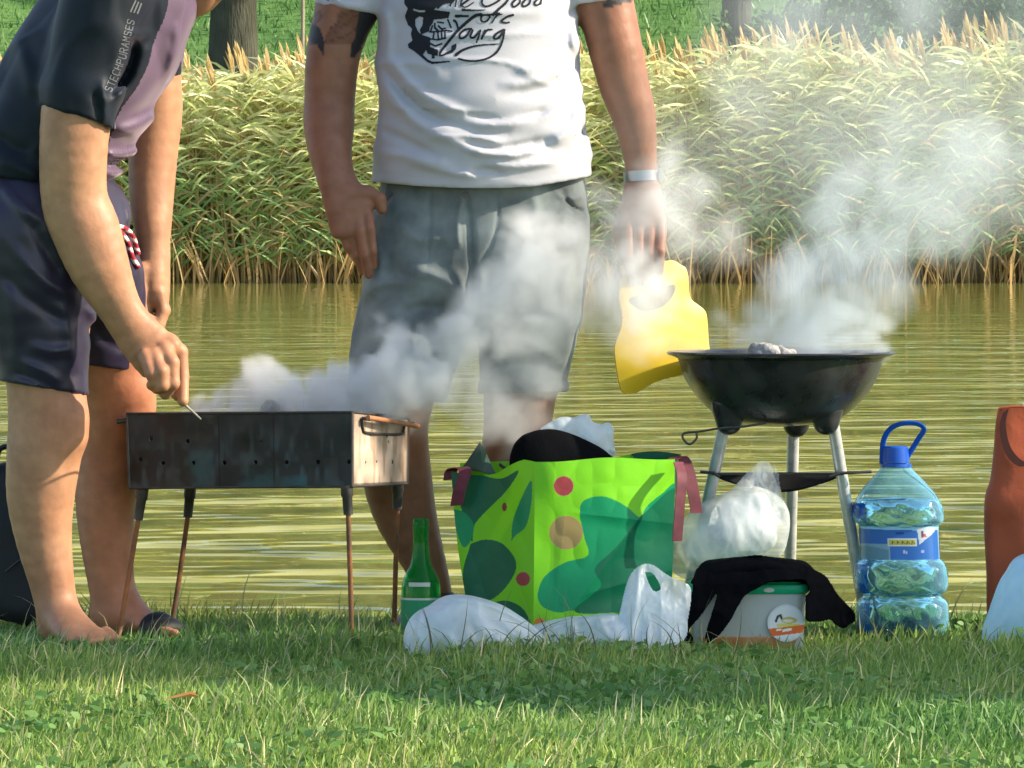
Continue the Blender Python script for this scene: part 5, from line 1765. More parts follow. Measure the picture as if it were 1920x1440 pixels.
# long wire hook with a loop, hanging under the bowl
mb = MB()
loop = [P(1436, 793, 14.80), P(1400, 799, 14.78), P(1350, 803, 14.77), P(1312, 809, 14.77), P(1284, 812, 14.77), P(1280, 820, 14.77), P(1288, 831, 14.77), P(1296, 832, 14.77), P(1306, 822, 14.77), P(1306, 812, 14.77)]
mb.tube(bez(loop, 6), .0024, 8)
set_props(mb.build('poker', M['iron'], origin=loop[4]), 'thin black wire poker with looped end hanging below the kettle grill', 'poker')

# ================================================================== yellow fan board
YF = 15.085
out = [(1163, 530), (1178, 508), (1222, 496), (1258, 488), (1276, 497), (1285, 503), (1290, 520), (1291, 545), (1296, 562), (1310, 573), (1320, 582), (1325, 596), (1328, 640), (1331, 690), (1300, 700), (1275, 704), (1230, 716), (1200, 733), (1185, 738), (1170, 737), (1162, 725), (1157, 700), (1152, 660), (1155, 640), (1164, 615), (1166, 590), (1160, 560)]
slot = [(1186, 574), (1178, 566), (1184, 557), (1215, 548), (1245, 538), (1260, 534), (1265, 540), (1260, 556), (1246, 572), (1225, 582), (1200, 583)]


def slab(name, outer, holes, Y, th, matl, slope=(0, 0), parent=None, step=2.2, origin=None, curve=0.0):
    """board with rounded outline; slope: how Y changes per picture pixel in x and y"""
    ox = np.array(bez([np.array(p, float) for p in outer + [outer[0]]], 6))
    hx = [np.array(bez([np.array(p, float) for p in h + [h[0]]], 6)) for h in holes]
    import mathutils.geometry as mg
    loops = [ox[:-1]] + [h[:-1] for h in hx]
    vv = []; cons = []
    for lp in loops:
        s = len(vv); n = len(lp)
        vv += [Vector((float(a), float(b))) for a, b in lp]
        cons.append(list(range(s, s + n)))
    res = mg.delaunay_2d_cdt(vv, [], cons, 0, .001)
    v2, _, f2 = res[0], res[1], res[2]
    keep = []
    for f in f2:
        cx = np.array([sum(v2[i].x for i in f) / len(f)]); cy = np.array([sum(v2[i].y for i in f) / len(f)])
        if in_poly(cx, cy, [tuple(q) for q in ox[:-1]])[0] and not any(in_poly(cx, cy, [tuple(q) for q in h[:-1]])[0] for h in hx):
            keep.append(list(f))
    cxm, cym = ox[:, 0].mean(), ox[:, 1].mean()
    V = []
    for v in v2:
        yy = Y + slope[0] * (v.x - cxm) + slope[1] * (v.y - cym)
        V.append(P(v.x, v.y, yy))
    o = mesh_obj(name, np.array(V), keep, matl, parent, origin=origin, smooth=True)
    sm = o.modifiers.new('thickness', 'SOLIDIFY'); sm.thickness = th; sm.offset = 0
    bv = o.modifiers.new('bevel', 'BEVEL'); bv.width = th * .35; bv.segments = 2; bv.limit_method = 'ANGLE'; bv.angle_limit = math.radians(50)
    sharp(o)
    return o


fb = slab('cutting_board', out, [slot], YF, .0045, M['yellow'], slope=(.0006, -.0002), origin=P(1240, 640, YF))
set_props(fb, 'yellow plastic cutting board with handle slot used as a fan beside the kettle grill', 'cutting board')

# ================================================================== green bottle
YG = 14.83; gx = P(789, 0, YG)[0]; gz = lambda py: P(0, py, YG)[2]; gr = lambda px: R(px, YG)
GB = root('glass_bottle', (gx, YG, 0), 'open green glass beer bottle standing between grill leg and white bag', 'bottle')
gp = [(13, 994), (14.5, 996), (15, 1004), (13.5, 1006), (15.5, 1008), (16, 1016), (14, 1019), (14.5, 1040), (16.5, 1065), (20, 1082), (28, 1096), (34, 1108), (36.5, 1122), (37, 1150), (37, 1210), (35, 1226), (31, 1229), (.5, 1226)]
gi = [(.5, 1222), (29, 1224), (33, 1208), (34, 1150), (33.5, 1122), (31, 1110), (25, 1098), (17.5, 1085), (14, 1067), (11.8, 1040), (11, 996), (13, 994)]
mb = MB(); mb.lathe([(gr(a), gz(b) - gz(1229) * 1.0 + .002) for a, b in gp + gi], gx, YG, 48); mb.build('glass', M['green_glass'], GB)
off = gz(1229) - .002
mb = MB(); mb.lathe([(gr(a), gz(b) - off) for a, b in [(.5, 1110), (30, 1111), (33, 1122), (33.2, 1150), (33.2, 1206), (28, 1221), (.5, 1221)]], gx, YG, 40); mb.build('drink', M['beer'], GB)
M['blabel'] = mat('bottle_label', (.01, .25, .10), .5)
M['silver'] = mat('silver_paper', (.5, .52, .5), .4, metal=.4)


def wraplabel(name, cx, cy, rad, z0, z1, a0, a1, matl, parent, n=24):
    V = []; Fs = []
    for i in range(n + 1):
        a = math.radians(a0 + (a1 - a0) * i / n)
        for z in (z0, z1): V.append((cx + rad * math.cos(a), cy + rad * math.sin(a), z))
    for i in range(n): Fs.append([2 * i, 2 * i + 2, 2 * i + 3, 2 * i + 1])
    return mesh_obj(name, V, Fs, matl, parent)


wraplabel('label', gx, YG, gr(37.6), gz(1205) - off, gz(1143) - off, 180, 360, M['blabel'], GB)
wraplabel('label_edge', gx, YG, gr(37.9), gz(1145) - off, gz(1141) - off, 180, 360, M['silver'], GB)
wraplabel('neck_mark', gx, YG, gr(36.0), gz(1120) - off, gz(1112) - off, 232, 300, M['silver'], GB)

# ================================================================== shopping bag
SB = root('shopping_bag', (float(P(1060, 0, 14.7)[0]), 14.75, 0), 'large lime and dark green woven shopping bag with leaf and dot pattern', 'bag')
LIME = np.array([.19, .58, .010]); DG = np.array([.002, .115, .055]); MG = np.array([.002, .26, .10]); DOT = np.array([.34, .05, .055]); BRN = np.array([.33, .24, .09]); PALE = np.array([.5, .75, .2])


def poly_curve(pts): return [tuple(q) for q in bez([np.array(p, float) for p in pts + [pts[0]]], 6)]


c5 = lambda *p: [(740 + a / 2.667, 740 + b / 2.667) for a, b in p]
L1 = poly_curve(c5((925, 610), (935, 540), (1000, 510), (1070, 515), (1160, 560), (1225, 612), (1260, 560), (1330, 500), (1420, 450), (1450, 700), (1400, 1000), (1330, 1110), (1180, 1095), (900, 1080), (820, 1090), (740, 1060), (715, 1000), (750, 910), (850, 840), (965, 805), (950, 720)))
L1b = poly_curve(c5((1225, 612), (1420, 470), (1460, 800), (1380, 1100), (1150, 1090), (900, 1085), (1030, 960), (1000, 870), (1110, 760)))
L2 = poly_curve(c5((250, 380), (420, 400), (530, 420), (620, 380), (560, 480), (480, 560), (400, 650), (385, 735), (330, 560)))
L2b = poly_curve(c5((290, 570), (350, 590), (395, 650), (380, 730), (340, 760), (300, 650)))
L3 = poly_curve(c5((380, 745), (450, 725), (530, 740), (590, 800), (608, 860), (580, 930), (520, 1000), (450, 1040), (370, 1060), (340, 900)))
L4 = poly_curve(c5((583, 730), (590, 640), (620, 550), (680, 430), (686, 520), (660, 650), (610, 700)))
L5 = poly_curve(c5((495, 1038), (560, 1030), (630, 1060), (672, 1120), (680, 1170), (600, 1150)))


def bagpaint(px, py):
    C = np.tile(LIME, (len(px), 1))
    for pl, col in ((L1, MG), (L1b, DG * 1.15), (L2, DG), (L2b, MG), (L3, DG), (L4, MG * .9), (L5, DG)):
        C[in_poly(px, py, pl)] = col
    for (a, b, r, col, rim) in ((845, 457, 48, DOT, 1), (857, 690, 82, BRN, 1), (642, 922, 34, DOT, 1), (549, 562, 22, DOT * .6, 0), (728, 1150, 34, np.array([.62, .20, .02]), 0)):
        x0, y0 = 740 + a / 2.667, 740 + b / 2.667; r = r / 2.667
        sxx = .55 if a == 549 else 1
        d = np.hypot((px - x0) / sxx, py - y0)
        if rim: C[(d < r + 1.0)] = BRN * 1.2
        C[d < r] = col
    return C


CREASES = [(1030, 1200, 1330, 800, .0007, 60), (1080, 1120, 1290, 1060, .0005, 30), (1060, 960, 1290, 985, .0004, 22)]


def panel(name, pts4, yfun, paint, nu, nv, wr=.006, seed=0, label=None, edge=None):
    """pts4: picture corners (bl, br, tr, tl); yfun(u,v): distance"""
    u, v = np.meshgrid(np.linspace(0, 1, nu), np.linspace(0, 1, nv), indexing='ij')
    a, b, c, d = [np.array(q, float) for q in pts4]
    pp = a * ((1 - u) * (1 - v))[..., None] + b * (u * (1 - v))[..., None] + c * (u * v)[..., None] + d * ((1 - u) * v)[..., None]
    if edge is not None: pp = pp + edge(u, v)
    px, py = pp[..., 0], pp[..., 1]
    Yd = yfun(u, v)
    for (xa, ya, xb, yb, sl, mx) in CREASES:
        L_c = math.hypot(xb - xa, yb - ya); dd_ = ((px - xa) * (yb - ya) - (py - ya) * (xb - xa)) / L_c
        tt_ = ((px - xa) * (xb - xa) + (py - ya) * (yb - ya)) / L_c ** 2
        x_ = np.clip(-dd_ / mx, 0, 1); tp_ = np.clip(tt_, 0, 1); Yd = Yd + sl * mx * (x_ * (2 - x_)) * .5 * np.sin(math.pi * tp_) ** .8
    q = np.stack([u * 2, v * 2, np.full(u.shape, seed)], -1)
    fad = np.clip(np.minimum(np.minimum(u, 1 - u), np.minimum(v + .3, 1.2 - v)) * 7, 0, 1)
    rot = np.stack([u * 1.0 + v * .6, v * .5 - u * .25, np.full(u.shape, seed)], -1)
    w_ = ((vnoise(q, 1.1) - .5) * .9 + np.abs(vnoise(rot[..., [1, 0, 2]] * 1.3 + 5, 1.9) - .5) * -.5 + np.abs(vnoise(q + 9, 3.5) - .5) * -.18) * wr
    Yd = Yd + w_ * fad
    V = np.stack([(px - 960) * Yd / F, Yd, EYE + (HOR - py) * Yd / F], -1).reshape(-1, 3)
    i, j = np.meshgrid(np.arange(nu - 1), np.arange(nv - 1), indexing='ij')
    b0 = (i * nv + j).ravel()
    Fq = np.stack([b0, b0 + nv, b0 + nv + 1, b0 + 1], -1)
    C = paint(px.ravel(), py.ravel()) if callable(paint) else np.tile(paint, (px.size, 1))
    o = mesh_obj(name, V, Fq, M['woven'], SB, cols=C)
    if label: o['label'] = label
    return o


plain_g = lambda x, y: np.tile(DG, (len(x), 1))
# front face, side face, far sides
panel('front_face', [(1000, 1196), (1252, 1200), (1265, 860), (1003, 866)], lambda u, v: 14.66 + .03 * v + .05 * u + .018 * np.sin(math.pi * u) * -1, bagpaint, 230, 300, .022, 1,
      edge=lambda u, v: np.stack([4 * np.sin(math.pi * v) * u, -3 * np.sin(math.pi * u) * v + 2 * np.sin(u * 9) * v], -1))
panel('side_face', [(884, 1176), (1000, 1196), (1003, 866), (846, 884)], lambda u, v: 14.80 - .14 * u + .02 * np.sin(math.pi * u) + .03 * v * (1 - u) - .0 * v + .03 * v * u, bagpaint, 140, 300, .018, 4,
      edge=lambda u, v: np.stack([-6 * np.sin(math.pi * v) * (1 - u), v ** 6 * (14 * np.sin(math.pi * np.clip(u * 1.15, 0, 1)) - 8 * np.sin(math.pi * np.clip((u - .55) * 2.2, 0, 1)))], -1))
panel('back_face', [(890, 1150), (1230, 1160), (1278, 852), (862, 868)], lambda u, v: 14.92 + .03 * u, lambda x, y: np.where((((x > 1080) & (x < 1185)) | (x < 1000))[:, None], LIME, DG), 100, 80, .01, 8,
      edge=lambda u, v: np.stack([0 * u, v ** 4 * (-8 * np.sin(math.pi * np.clip((u - .72) * 3.6, 0, 1)))], -1))
panel('far_side', [(1252, 1200), (1230, 1160), (1278, 852), (1265, 860)], lambda u, v: 14.71 + .03 * v + .21 * u, plain_g, 30, 60, .008, 9)
# folded-over pointed corner of dark lining
V = [P(866, 878, 14.90), P(900, 828, 14.93), P(932, 893, 14.80), P(905, 884, 14.78), P(912, 850, 14.86), P(880, 858, 14.90)]
o = mesh_obj('corner_flap', V, [[0, 3, 4, 1, 5], [3, 2, 1, 4]], mat('dark_lining', (.022, .065, .04), .7), SB, smooth=False)
sm = o.modifiers.new('t', 'SOLIDIFY'); sm.thickness = .002
# handles
def webbing(name, path, wid, matl, parent, wdir=(1, 0, 0), n=8):
    c = bez(path, n * 2); V = []; Fs = []; wdir = np.array(wdir, float)
    for i, p in enumerate(c):
        V += [p - wdir * wid / 2, p + wdir * wid / 2]
    for i in range(len(c) - 1): Fs.append([2 * i, 2 * i + 1, 2 * i + 3, 2 * i + 2])
    o = mesh_obj(name, V, Fs, matl, parent)
    o.data.polygons.foreach_set('use_smooth', np.zeros(len(o.data.polygons), dtype=bool))
    sm = o.modifiers.new('t', 'SOLIDIFY'); sm.thickness = .0022
    return o


webbing('handle', [P(1270, 1015, 14.70), P(1275, 950, 14.69), P(1279, 895, 14.69), P(1272, 866, 14.72)], .020, mat('faded_webbing', (.17, .045, .06), .7, noise=(50, .3)), SB, (1, .5, 0))
webbing('handle', [P(1262, 860, 14.76), P(1278, 856, 14.78), P(1290, 880, 14.78), P(1299, 920, 14.77), P(1306, 962, 14.77)], .024, M['maroon'], SB, (1, .35, 0))
webbing('handle', [P(856, 948, 14.79), P(862, 915, 14.785), P(872, 886, 14.79), P(866, 876, 14.84), P(848, 880, 14.88), P(843, 900, 14.88)], .026, M['maroon'], SB, (1, -.2, .1))
mb = MB(); mb.tube(bez([P(938, 871, 14.80), P(948, 880, 14.78), P(955, 886, 14.78), P(946, 877, 14.76)], 5), .0035, 8); mb.build('strap', M['black_strap'], SB)

# black cap-like padded thing in the bag
S = Shape()
S.chain([(P(985, 872, 14.78), R(22)), (P(1003, 850, 14.78), R(40)), (P(1040, 850, 14.79), R(44)), (P(1085, 862, 14.79), R(38)), (P(1130, 878, 14.79), R(26))], k=.02)
S.seg(P(1010, 880, 14.78), P(1110, 890, 14.79), R(42), R(34), .03)
V, Q = S.mesh(P(930, 960, 14.66) - .0, np.array([P(1190, 0, 14.66)[0], 14.92, P(0, 790, 14.66)[2]]), .004, disp=lambda p: (vnoise(p, 22) - .5) * .008)
o = mesh_obj('padded_bag', V, Q, M['blackcloth'], origin=P(1050, 860, 14.78)); set_props(o, 'rounded black padded bag sticking out of the green shopping bag', 'bag')


# ================================================================== crumpled plastic bags
def sheet(name, outer, holes, yfun, wr, matl, parent=None, step=1.3, origin=None, seed=0, thick=.0, sm_=4, ns=60):
    """thin cloth or film with a traced outline that folds in depth"""
    oc = [tuple(q) for q in bez([np.array(p, float) for p in outer + [outer[0]]], sm_)]
    hc = [[tuple(q) for q in bez([np.array(p, float) for p in h + [h[0]]], 4)] for h in holes]
    xs_ = [q[0] for q in oc]; ys_ = [q[1] for q in oc]
    gx_, gy_ = np.meshgrid(np.arange(min(xs_), max(xs_), step), np.arange(min(ys_), max(ys_), step), indexing='ij')
    cxg = gx_[:-1, :-1] + step / 2; cyg = gy_[:-1, :-1] + step / 2
    cell = in_poly(cxg, cyg, oc)
    for h in hc: cell &= ~in_poly(cxg, cyg, h)
    q = np.stack([gx_ / ns, gy_ / ns * .7, np.full(gx_.shape, seed * 3.3)], -1)
    Yd = yfun(gx_, gy_) + ((np.abs(vnoise(q, 1.3) - .5) * 1.6 + np.abs(vnoise(q + 7, 3) - .5) * .8 + np.abs(vnoise(q + 3, 7) - .5) * .25) - .5) * wr
    V = np.stack([(gx_ - 960) * Yd / F, Yd, EYE + (HOR - gy_) * Yd / F], -1).reshape(-1, 3)
    ii, jj = np.nonzero(cell); nv = gx_.shape[1]
    b_ = ii * nv + jj
    Fq = np.stack([b_, b_ + nv, b_ + nv + 1, b_ + 1], -1)
    used = np.zeros(len(V), bool); used[Fq.ravel()] = True
    Fq = (np.cumsum(used) - 1)[Fq]; V = V[used]
    o = mesh_obj(name, V, Fq, matl, parent, origin=origin)
    if thick:
        md = o.modifiers.new('t', 'SOLIDIFY'); md.thickness = thick; md.offset = 0
    return o


def crumple(amp, sc, seed=0.0, fine=.35, aniso=(1, 1, 1)):
    def fn(p):
        q = p * np.array(aniso) + seed
        w_ = np.stack([vnoise(q + 3, sc * .8), vnoise(q + 6, sc * .8), vnoise(q + 9, sc * .8)], -1) - .5
        q2 = q + w_ * .06
        a1 = np.abs(vnoise(q2, sc * .55) - .5); a2 = np.abs(vnoise(q2 * [1.3, 1, .7] + 11, sc * 1.2) - .5)
        a3 = np.abs(vnoise(q2 + 23, sc * 2.6) - .5)
        return (a1 * 2.6 + a2 * 1.5 * (.6 + fine) + a3 * .7 * fine) * amp - amp * .8
    return fn


def bagmesh(name, S, lo, hi, h, disp, matl, label, org, parent=None, thr=0):
    V, Q = S.mesh(np.minimum(lo, hi), np.maximum(lo, hi), h, disp=disp, band=.05)
    m = V[:, 2] > -.01
    o = mesh_obj(name, V, Q, matl, parent, origin=org)
    if label: set_props(o, label, 'bag')
    return o


# white bag poking out behind the black one
S = Shape()
S.chain([(P(1035, 812, 14.84), (R(18), .02)), (P(1075, 812, 14.85), (R(30), .03)), (P(1110, 825, 14.85), (R(26), .03)), (P(1128, 850, 14.85), (R(16), .02))], k=.02, lat=(0, 0, 1))
S.seg(P(1065, 805, 14.85), P(1100, 782, 14.85), R(16), R(5), .012)
S.seg(P(1120, 815, 14.85), P(1142, 800, 14.86), R(12), R(4), .012)
S.seg(P(1135, 812, 14.85), P(1142, 855, 14.86), R(12), R(9), .012)
bagmesh('plastic_bag', S, P(1000, 900, 14.74), np.array([P(1165, 0)[0], 14.95, P(0, 765)[2]]), .0032, crumple(.007, 32, 1), M['film_white'], 'small crumpled white plastic bag behind the black padded bag', P(1085, 850, 14.85))

FB1 = folds([([(790, 1150), (782, 1190), (812, 1240)], .008, .006), ([(800, 1135), (850, 1122), (930, 1140), (1000, 1180), (1035, 1220)], .006, .006), ([(812, 1165), (880, 1150), (960, 1175), (1020, 1215)], -.006, .012),
             ([(830, 1180), (850, 1205), (840, 1240)], .007, .006), ([(870, 1160), (900, 1200), (890, 1240)], -.006, .010), ([(940, 1170), (980, 1200), (1040, 1232)], .008, .005), ([(900, 1180), (950, 1210), (1010, 1235)], .006, .006), ([(930, 1200), (900, 1215), (870, 1245)], .005, .005)], front=99, Y=14.27)
FB2 = folds([([(1010, 1190), (1060, 1170), (1130, 1160), (1190, 1150)], .008, .006), ([(1030, 1205), (1100, 1190), (1180, 1185)], -.006, .010), ([(1060, 1160), (1080, 1190), (1070, 1215)], .006, .006), ([(1120, 1155), (1140, 1190), (1180, 1212)], .007, .006), ([(1090, 1170), (1110, 1200), (1150, 1215)], -.005, .008)], front=99, Y=14.42)
# big white bag lying in front, knotted end to the right
Z = lambda y, z: z
S = Shape()
w0 = lambda px, z, Y: np.array([P(px, 0, Y)[0], Y, z])
S.chain([(w0(815, .060, 14.32), (.062, .050)), (w0(860, .066, 14.33), (.080, .062)), (w0(915, .056, 14.34), (.072, .055)), (w0(965, .040, 14.35), (.055, .040)), (w0(1010, .020, 14.35), (.034, .024)), (w0(1040, .008, 14.34), (.02, .012))], k=.02, lat=(0, 1, 0))
S.seg(w0(800, .035, 14.32), w0(850, .03, 14.3), .045, .055, .03)
bagmesh('plastic_bag', S, np.array([P(740, 0, 14.3)[0], 14.2, -.02]), np.array([P(1080, 0, 14.4)[0], 14.48, .16]), .0035, lambda p: crumple(.006, 9, 2)(p) + FB1(p), M['film_white'], 'bulging opaque white plastic bag lying at the front, left of the dots', P(890, 1230, 14.3))
bpy.data.objects['plastic_bag.001']['label'] = 'bulging bluish white plastic bag lying on the grass beside the green bottle'

# flat white bag with loop handle, right of it
S = Shape()
S.chain([(w0(1015, .032, 14.47), (.04, .034)), (w0(1060, .036, 14.48), (.05, .042)), (w0(1120, .040, 14.48), (.055, .042)), (w0(1165, .038, 14.50), (.05, .034)), (w0(1210, .034, 14.53), (.04, .030)), (w0(1255, .030, 14.55), (.03, .026))], k=.02, lat=(0, 1, 0))
bagmesh('plastic_bag', S, np.array([P(985, 0, 14.4)[0], 14.36, -.02]), np.array([P(1310, 0, 14.6)[0], 14.66, .19]), .0033, lambda p: crumple(.006, 11, 5)(p) + FB2(p), M['film_white'], 'limp white plastic bag with raised loop handle in front of the green shopping bag', P(1140, 1210, 14.48))
# dark opening of its handle
B2 = bpy.data.objects['plastic_bag.002']
sheet('handle', [(1150, 1210), (1156, 1175), (1164, 1140), (1172, 1105), (1182, 1078), (1196, 1063), (1212, 1057), (1228, 1061), (1248, 1076), (1272, 1088), (1292, 1098), (1296, 1120), (1290, 1160), (1282, 1200), (1220, 1222), (1150, 1226)],
      [[(1209, 1072), (1222, 1074), (1232, 1086), (1239, 1104), (1226, 1108), (1216, 1092)]],
      lambda x, y: 14.44 + .0005 * (1215 - y) + .045 * np.abs((x - 1205) / 90) ** 1.5 - .012 * np.exp(-((x - 1180 - (1215 - y) * .12) / 9) ** 2), .016, M['film_white'], B2, seed=2, ns=80)
sheet('back_layer', [(1160, 1195), (1168, 1140), (1180, 1116), (1240, 1118), (1274, 1124), (1284, 1150), (1276, 1195)], [],
      lambda x, y: 14.53 + .0002 * (1215 - y), .016, M['film_white'], B2, seed=5)

# cloudy knotted bag standing on the tub
S = Shape()
YT = 14.86
S.chain([(P(1300, 1035, YT), (R(38), .05)), (P(1345, 1010, YT), (R(62), .075)), (P(1400, 995, YT), (R(66), .075)), (P(1440, 985, YT), (R(36), .06))], k=.03, lat=(0, 0, 1))
S.seg(P(1345, 995, YT), P(1412, 955, YT), R(52), R(40), .04)
S.seg(P(1285, 1060, YT), P(1300, 1035, YT), R(22), R(38), .03)
S.seg(P(1445, 960, YT), P(1445, 1020, YT), R(26), R(24), .03)
bagmesh('plastic_bag', S, np.array([P(1240, 0, YT)[0], 14.72, P(0, 1110, YT)[2]]), np.array([P(1495, 0, YT)[0], 15.0, P(0, 850, YT)[2]]), .0033, crumple(.0045, 10, 8), M['film_clear'], 'cloudy translucent knotted bag with pointed handles left of the kettle grill legs', P(1370, 1080, YT))
B3 = bpy.data.objects['plastic_bag.003']
sheet('handle', [(1328, 985), (1338, 955), (1362, 930), (1388, 900), (1408, 878), (1424, 866), (1440, 867), (1458, 882), (1462, 910), (1470, 945), (1474, 985), (1455, 965), (1436, 925), (1424, 905), (1408, 915), (1385, 945), (1365, 975)],
      [], lambda x, y: 14.80 + .03 * np.sin((x - 1320) * .03) + .0003 * (1000 - y), .014, M['film_clear'], B3, seed=7)
sheet('back_layer', [(1380, 950), (1400, 910), (1420, 880), (1446, 880), (1462, 930), (1466, 980), (1420, 990)], [],
      lambda x, y: 14.87 + 0 * x, .014, M['film_clear'], B3, seed=9)
# food pack inside the cloudy bag
S = Shape(); S.chain([(P(1310, 1030, YT), R(26)), (P(1360, 1005, YT), R(46)), (P(1420, 1000, YT), R(36))], k=.02)
S.seg(P(1370, 960, YT), P(1420, 945, YT), R(24), R(20), .02)
V, Q = S.mesh(np.array([P(1260, 0, YT)[0], 14.76, P(0, 1090, YT)[2]]), np.array([P(1480, 0, YT)[0], 14.97, P(0, 900, YT)[2]]), .004, disp=crumple(.006, 24, 3))
o = mesh_obj('food_pack', V, Q, mat('pale_food', (.55, .60, .60), .4, noise=(12, .3, (.75, .78, .78))), origin=P(1370, 1060, YT)); set_props(o, 'pale wrapped food visible inside the cloudy knotted bag', 'food')

# ================================================================== tub
YU = 14.62
TB = root('plastic_tub', (float(P(1400, 0, YU)[0]), YU + .08, 0), 'cloudy plastic tub with green lid and round sticker, half covered by black cloth', 'tub')


def rbox(x0, x1, y0, y1, z0, z1, rad=.012, taper=1.0, n=5):
    """rounded box as stacked outlines"""
    V = []; Fs = []
    cx, cy = (x0 + x1) / 2, (y0 + y1) / 2
    prof_ = [(z0, taper - .03), (z0 + .004, taper), (z1 - .002, 1.0), (z1, .985)]
    rings = []
    for z, s in prof_:
        ring = []
        for (qx, qy, a0) in ((x1 - rad, y1 - rad, 0), (x0 + rad, y1 - rad, 90), (x0 + rad, y0 + rad, 180), (x1 - rad, y0 + rad, 270)):
            for k in range(n + 1):
                a = math.radians(a0 + 90 * k / n)
                X_ = qx + rad * math.cos(a); Y_ = qy + rad * math.sin(a)
                ring.append((cx + (X_ - cx) * s, cy + (Y_ - cy) * s, z))
        rings.append(ring)
    m = len(rings[0])
    for r in rings: V += r
    for i in range(len(rings) - 1):
        for k in range(m): Fs.append([i * m + k, i * m + (k + 1) % m, (i + 1) * m + (k + 1) % m, (i + 1) * m + k])
    Fs.append(list(range(m))[::-1]); Fs.append([(len(rings) - 1) * m + k for k in range(m)])
    return V, Fs


tx0, tx1 = P(1296, 0, YU)[0], P(1512, 0, YU)[0]
mb = MB(); mb.add(*rbox(tx0, tx1, YU, YU + .17, .002, .124, .02, .95)); mb.build('body', M['tubmat'], TB)
mb = MB(); mb.add(*rbox(tx0 - .006, tx1 + .006, YU - .006, YU + .176, .117, .136, .024, 1.0)); mb.add(*rbox(tx0 + .006, tx1 - .006, YU + .006, YU + .164, .1362, .141, .02, 1.0))
mb.build('lid', M['lid'], TB)
mb = MB(); mb.add(*rbox(tx0 + .012, tx1 - .012, YU - .0015, YU + .15, .006, .030, .02, .96)); mb.build('contents', M['foodo'], TB)


def stk(u, v):
    r = np.hypot(u, v); C = np.tile([[.80, .80, .76]], (len(u), 1))
    C[(r > .9)] = (.70, .72, .70)
    C[(v < -.05) & (v > -.22) & (np.abs(u - .1) < .6)] = (.75, .68, .15)
    C[(v < -.2 + .12 * u) & (v > -.62 + .12 * u)] = (.80, .15, .02)
    C[np.hypot((u - .15) / .42, (v - .15) / .18) < 1] = (.66, .50, .10)
    C[np.hypot((u - .1) / .28, (v - .12) / .09) < 1] = (.85, .80, .62)
    C[near_line(u, v, [(-.55, .1), (-.45, .35), (-.3, .42), (-.25, .25)], .06)] = (.05, .05, .05)
    C[near_line(u, v, [(-.5, -.38), (-.3, -.34)], .05) | near_line(u, v, [(-.15, -.40), (.25, -.33)], .07)] = (.9, .85, .75)
    return C


n = 60; uu, vv2 = np.meshgrid(np.linspace(-1, 1, n), np.linspace(-1, 1, n), indexing='ij'); rr_ = np.hypot(uu, vv2)
cx_, cz_ = P(1474, 0, YU)[0], .058; rs_ = R(35, YU)
V = np.stack([cx_ + uu * rs_, np.full(uu.shape, YU - .004) + .0000 * uu, cz_ + vv2 * rs_], -1).reshape(-1, 3)
i, j = np.meshgrid(np.arange(n - 1), np.arange(n - 1), indexing='ij'); b0 = (i * n + j).ravel()
Fq = np.stack([b0, b0 + n, b0 + n + 1, b0 + 1], -1); Fq = Fq[(rr_.ravel()[Fq] < 1.02).all(1)]
mesh_obj('sticker', V, Fq, M['sticker'], TB, cols=stk(uu.ravel(), vv2.ravel()))
V = V.copy(); V[:, 0] = cx_ + uu.ravel() * .011 + R(-46, YU) * 0; V[:, 2] = .113 + 0 * V[:, 2] + vv2.ravel() * .0045 + .012; V[:, 1] = YU - .0075
mesh_obj('lid_label', V - np.array([.035, 0, 0]), Fq, M['silver'], TB)

# black cloth draped over the tub
S = Shape()
yy = YU + .06
S.chain([(w0(1306, .132, yy), (.07, .012)), (w0(1340, .156, yy), (.075, .014)), (w0(1400, .170, yy), (.075, .014)), (w0(1460, .166, yy), (.075, .013)), (w0(1515, .150, yy), (.075, .012)), (w0(1552, .125, yy), (.06, .012))], k=.02, lat=(0, 1, 0))
S.seg(w0(1330, .160, yy), w0(1500, .160, yy), (.06, .018), (.06, .018), .03, lat=(0, 1, 0))
V, Q = S.mesh(np.array([P(1245, 0, YU)[0], YU - .08, -.01]), np.array([P(1630, 0, YU)[0], YU + .20, .22]), .0035, disp=crumple(.0035, 9, 4))
o = mesh_obj('black_cloth', V, Q, M['blackcloth'], origin=w0(1420, .1, YU)); set_props(o, 'black fleece garment draped over the green lidded tub', 'clothing')
cy = lambda x, y: YU - .034 + .055 * np.clip((1098 - y) / 52, 0, 1) ** 1.6 - .010 * np.clip((y - 1100) / 100, 0, 1) + .045 * np.clip((x - 1515) / 60, 0, 1)
sheet('front_fall', [(1306, 1067), (1328, 1059), (1351, 1053), (1390, 1045), (1425, 1041), (1457, 1048), (1486, 1054), (1512, 1063), (1545, 1079), (1558, 1096), (1572, 1117), (1587, 1133), (1600, 1146), (1605, 1162), (1594, 1170), (1581, 1178), (1566, 1170), (1556, 1162), (1534, 1166), (1512, 1163),
      (1511, 1140), (1511, 1117), (1518, 1110), (1513, 1094), (1505, 1087), (1474, 1088), (1443, 1091), (1418, 1104), (1395, 1118), (1382, 1140), (1369, 1164), (1354, 1184), (1336, 1204), (1322, 1200), (1326, 1178), (1334, 1152), (1344, 1118), (1340, 1116), (1322, 1143), (1306, 1163), (1292, 1182), (1300, 1196), (1296, 1206), (1268, 1204), (1266, 1196), (1276, 1170), (1288, 1140), (1298, 1110), (1300, 1086)],
      [], cy, .020, M['blackcloth'], o, seed=3, thick=.004, sm_=3, ns=90)

# ================================================================== water bottle
YW = 14.92
ang = math.radians(2.6)


def wloc(px, py):   # straight bottle, axis x = 1688
    return P(px, py, YW)


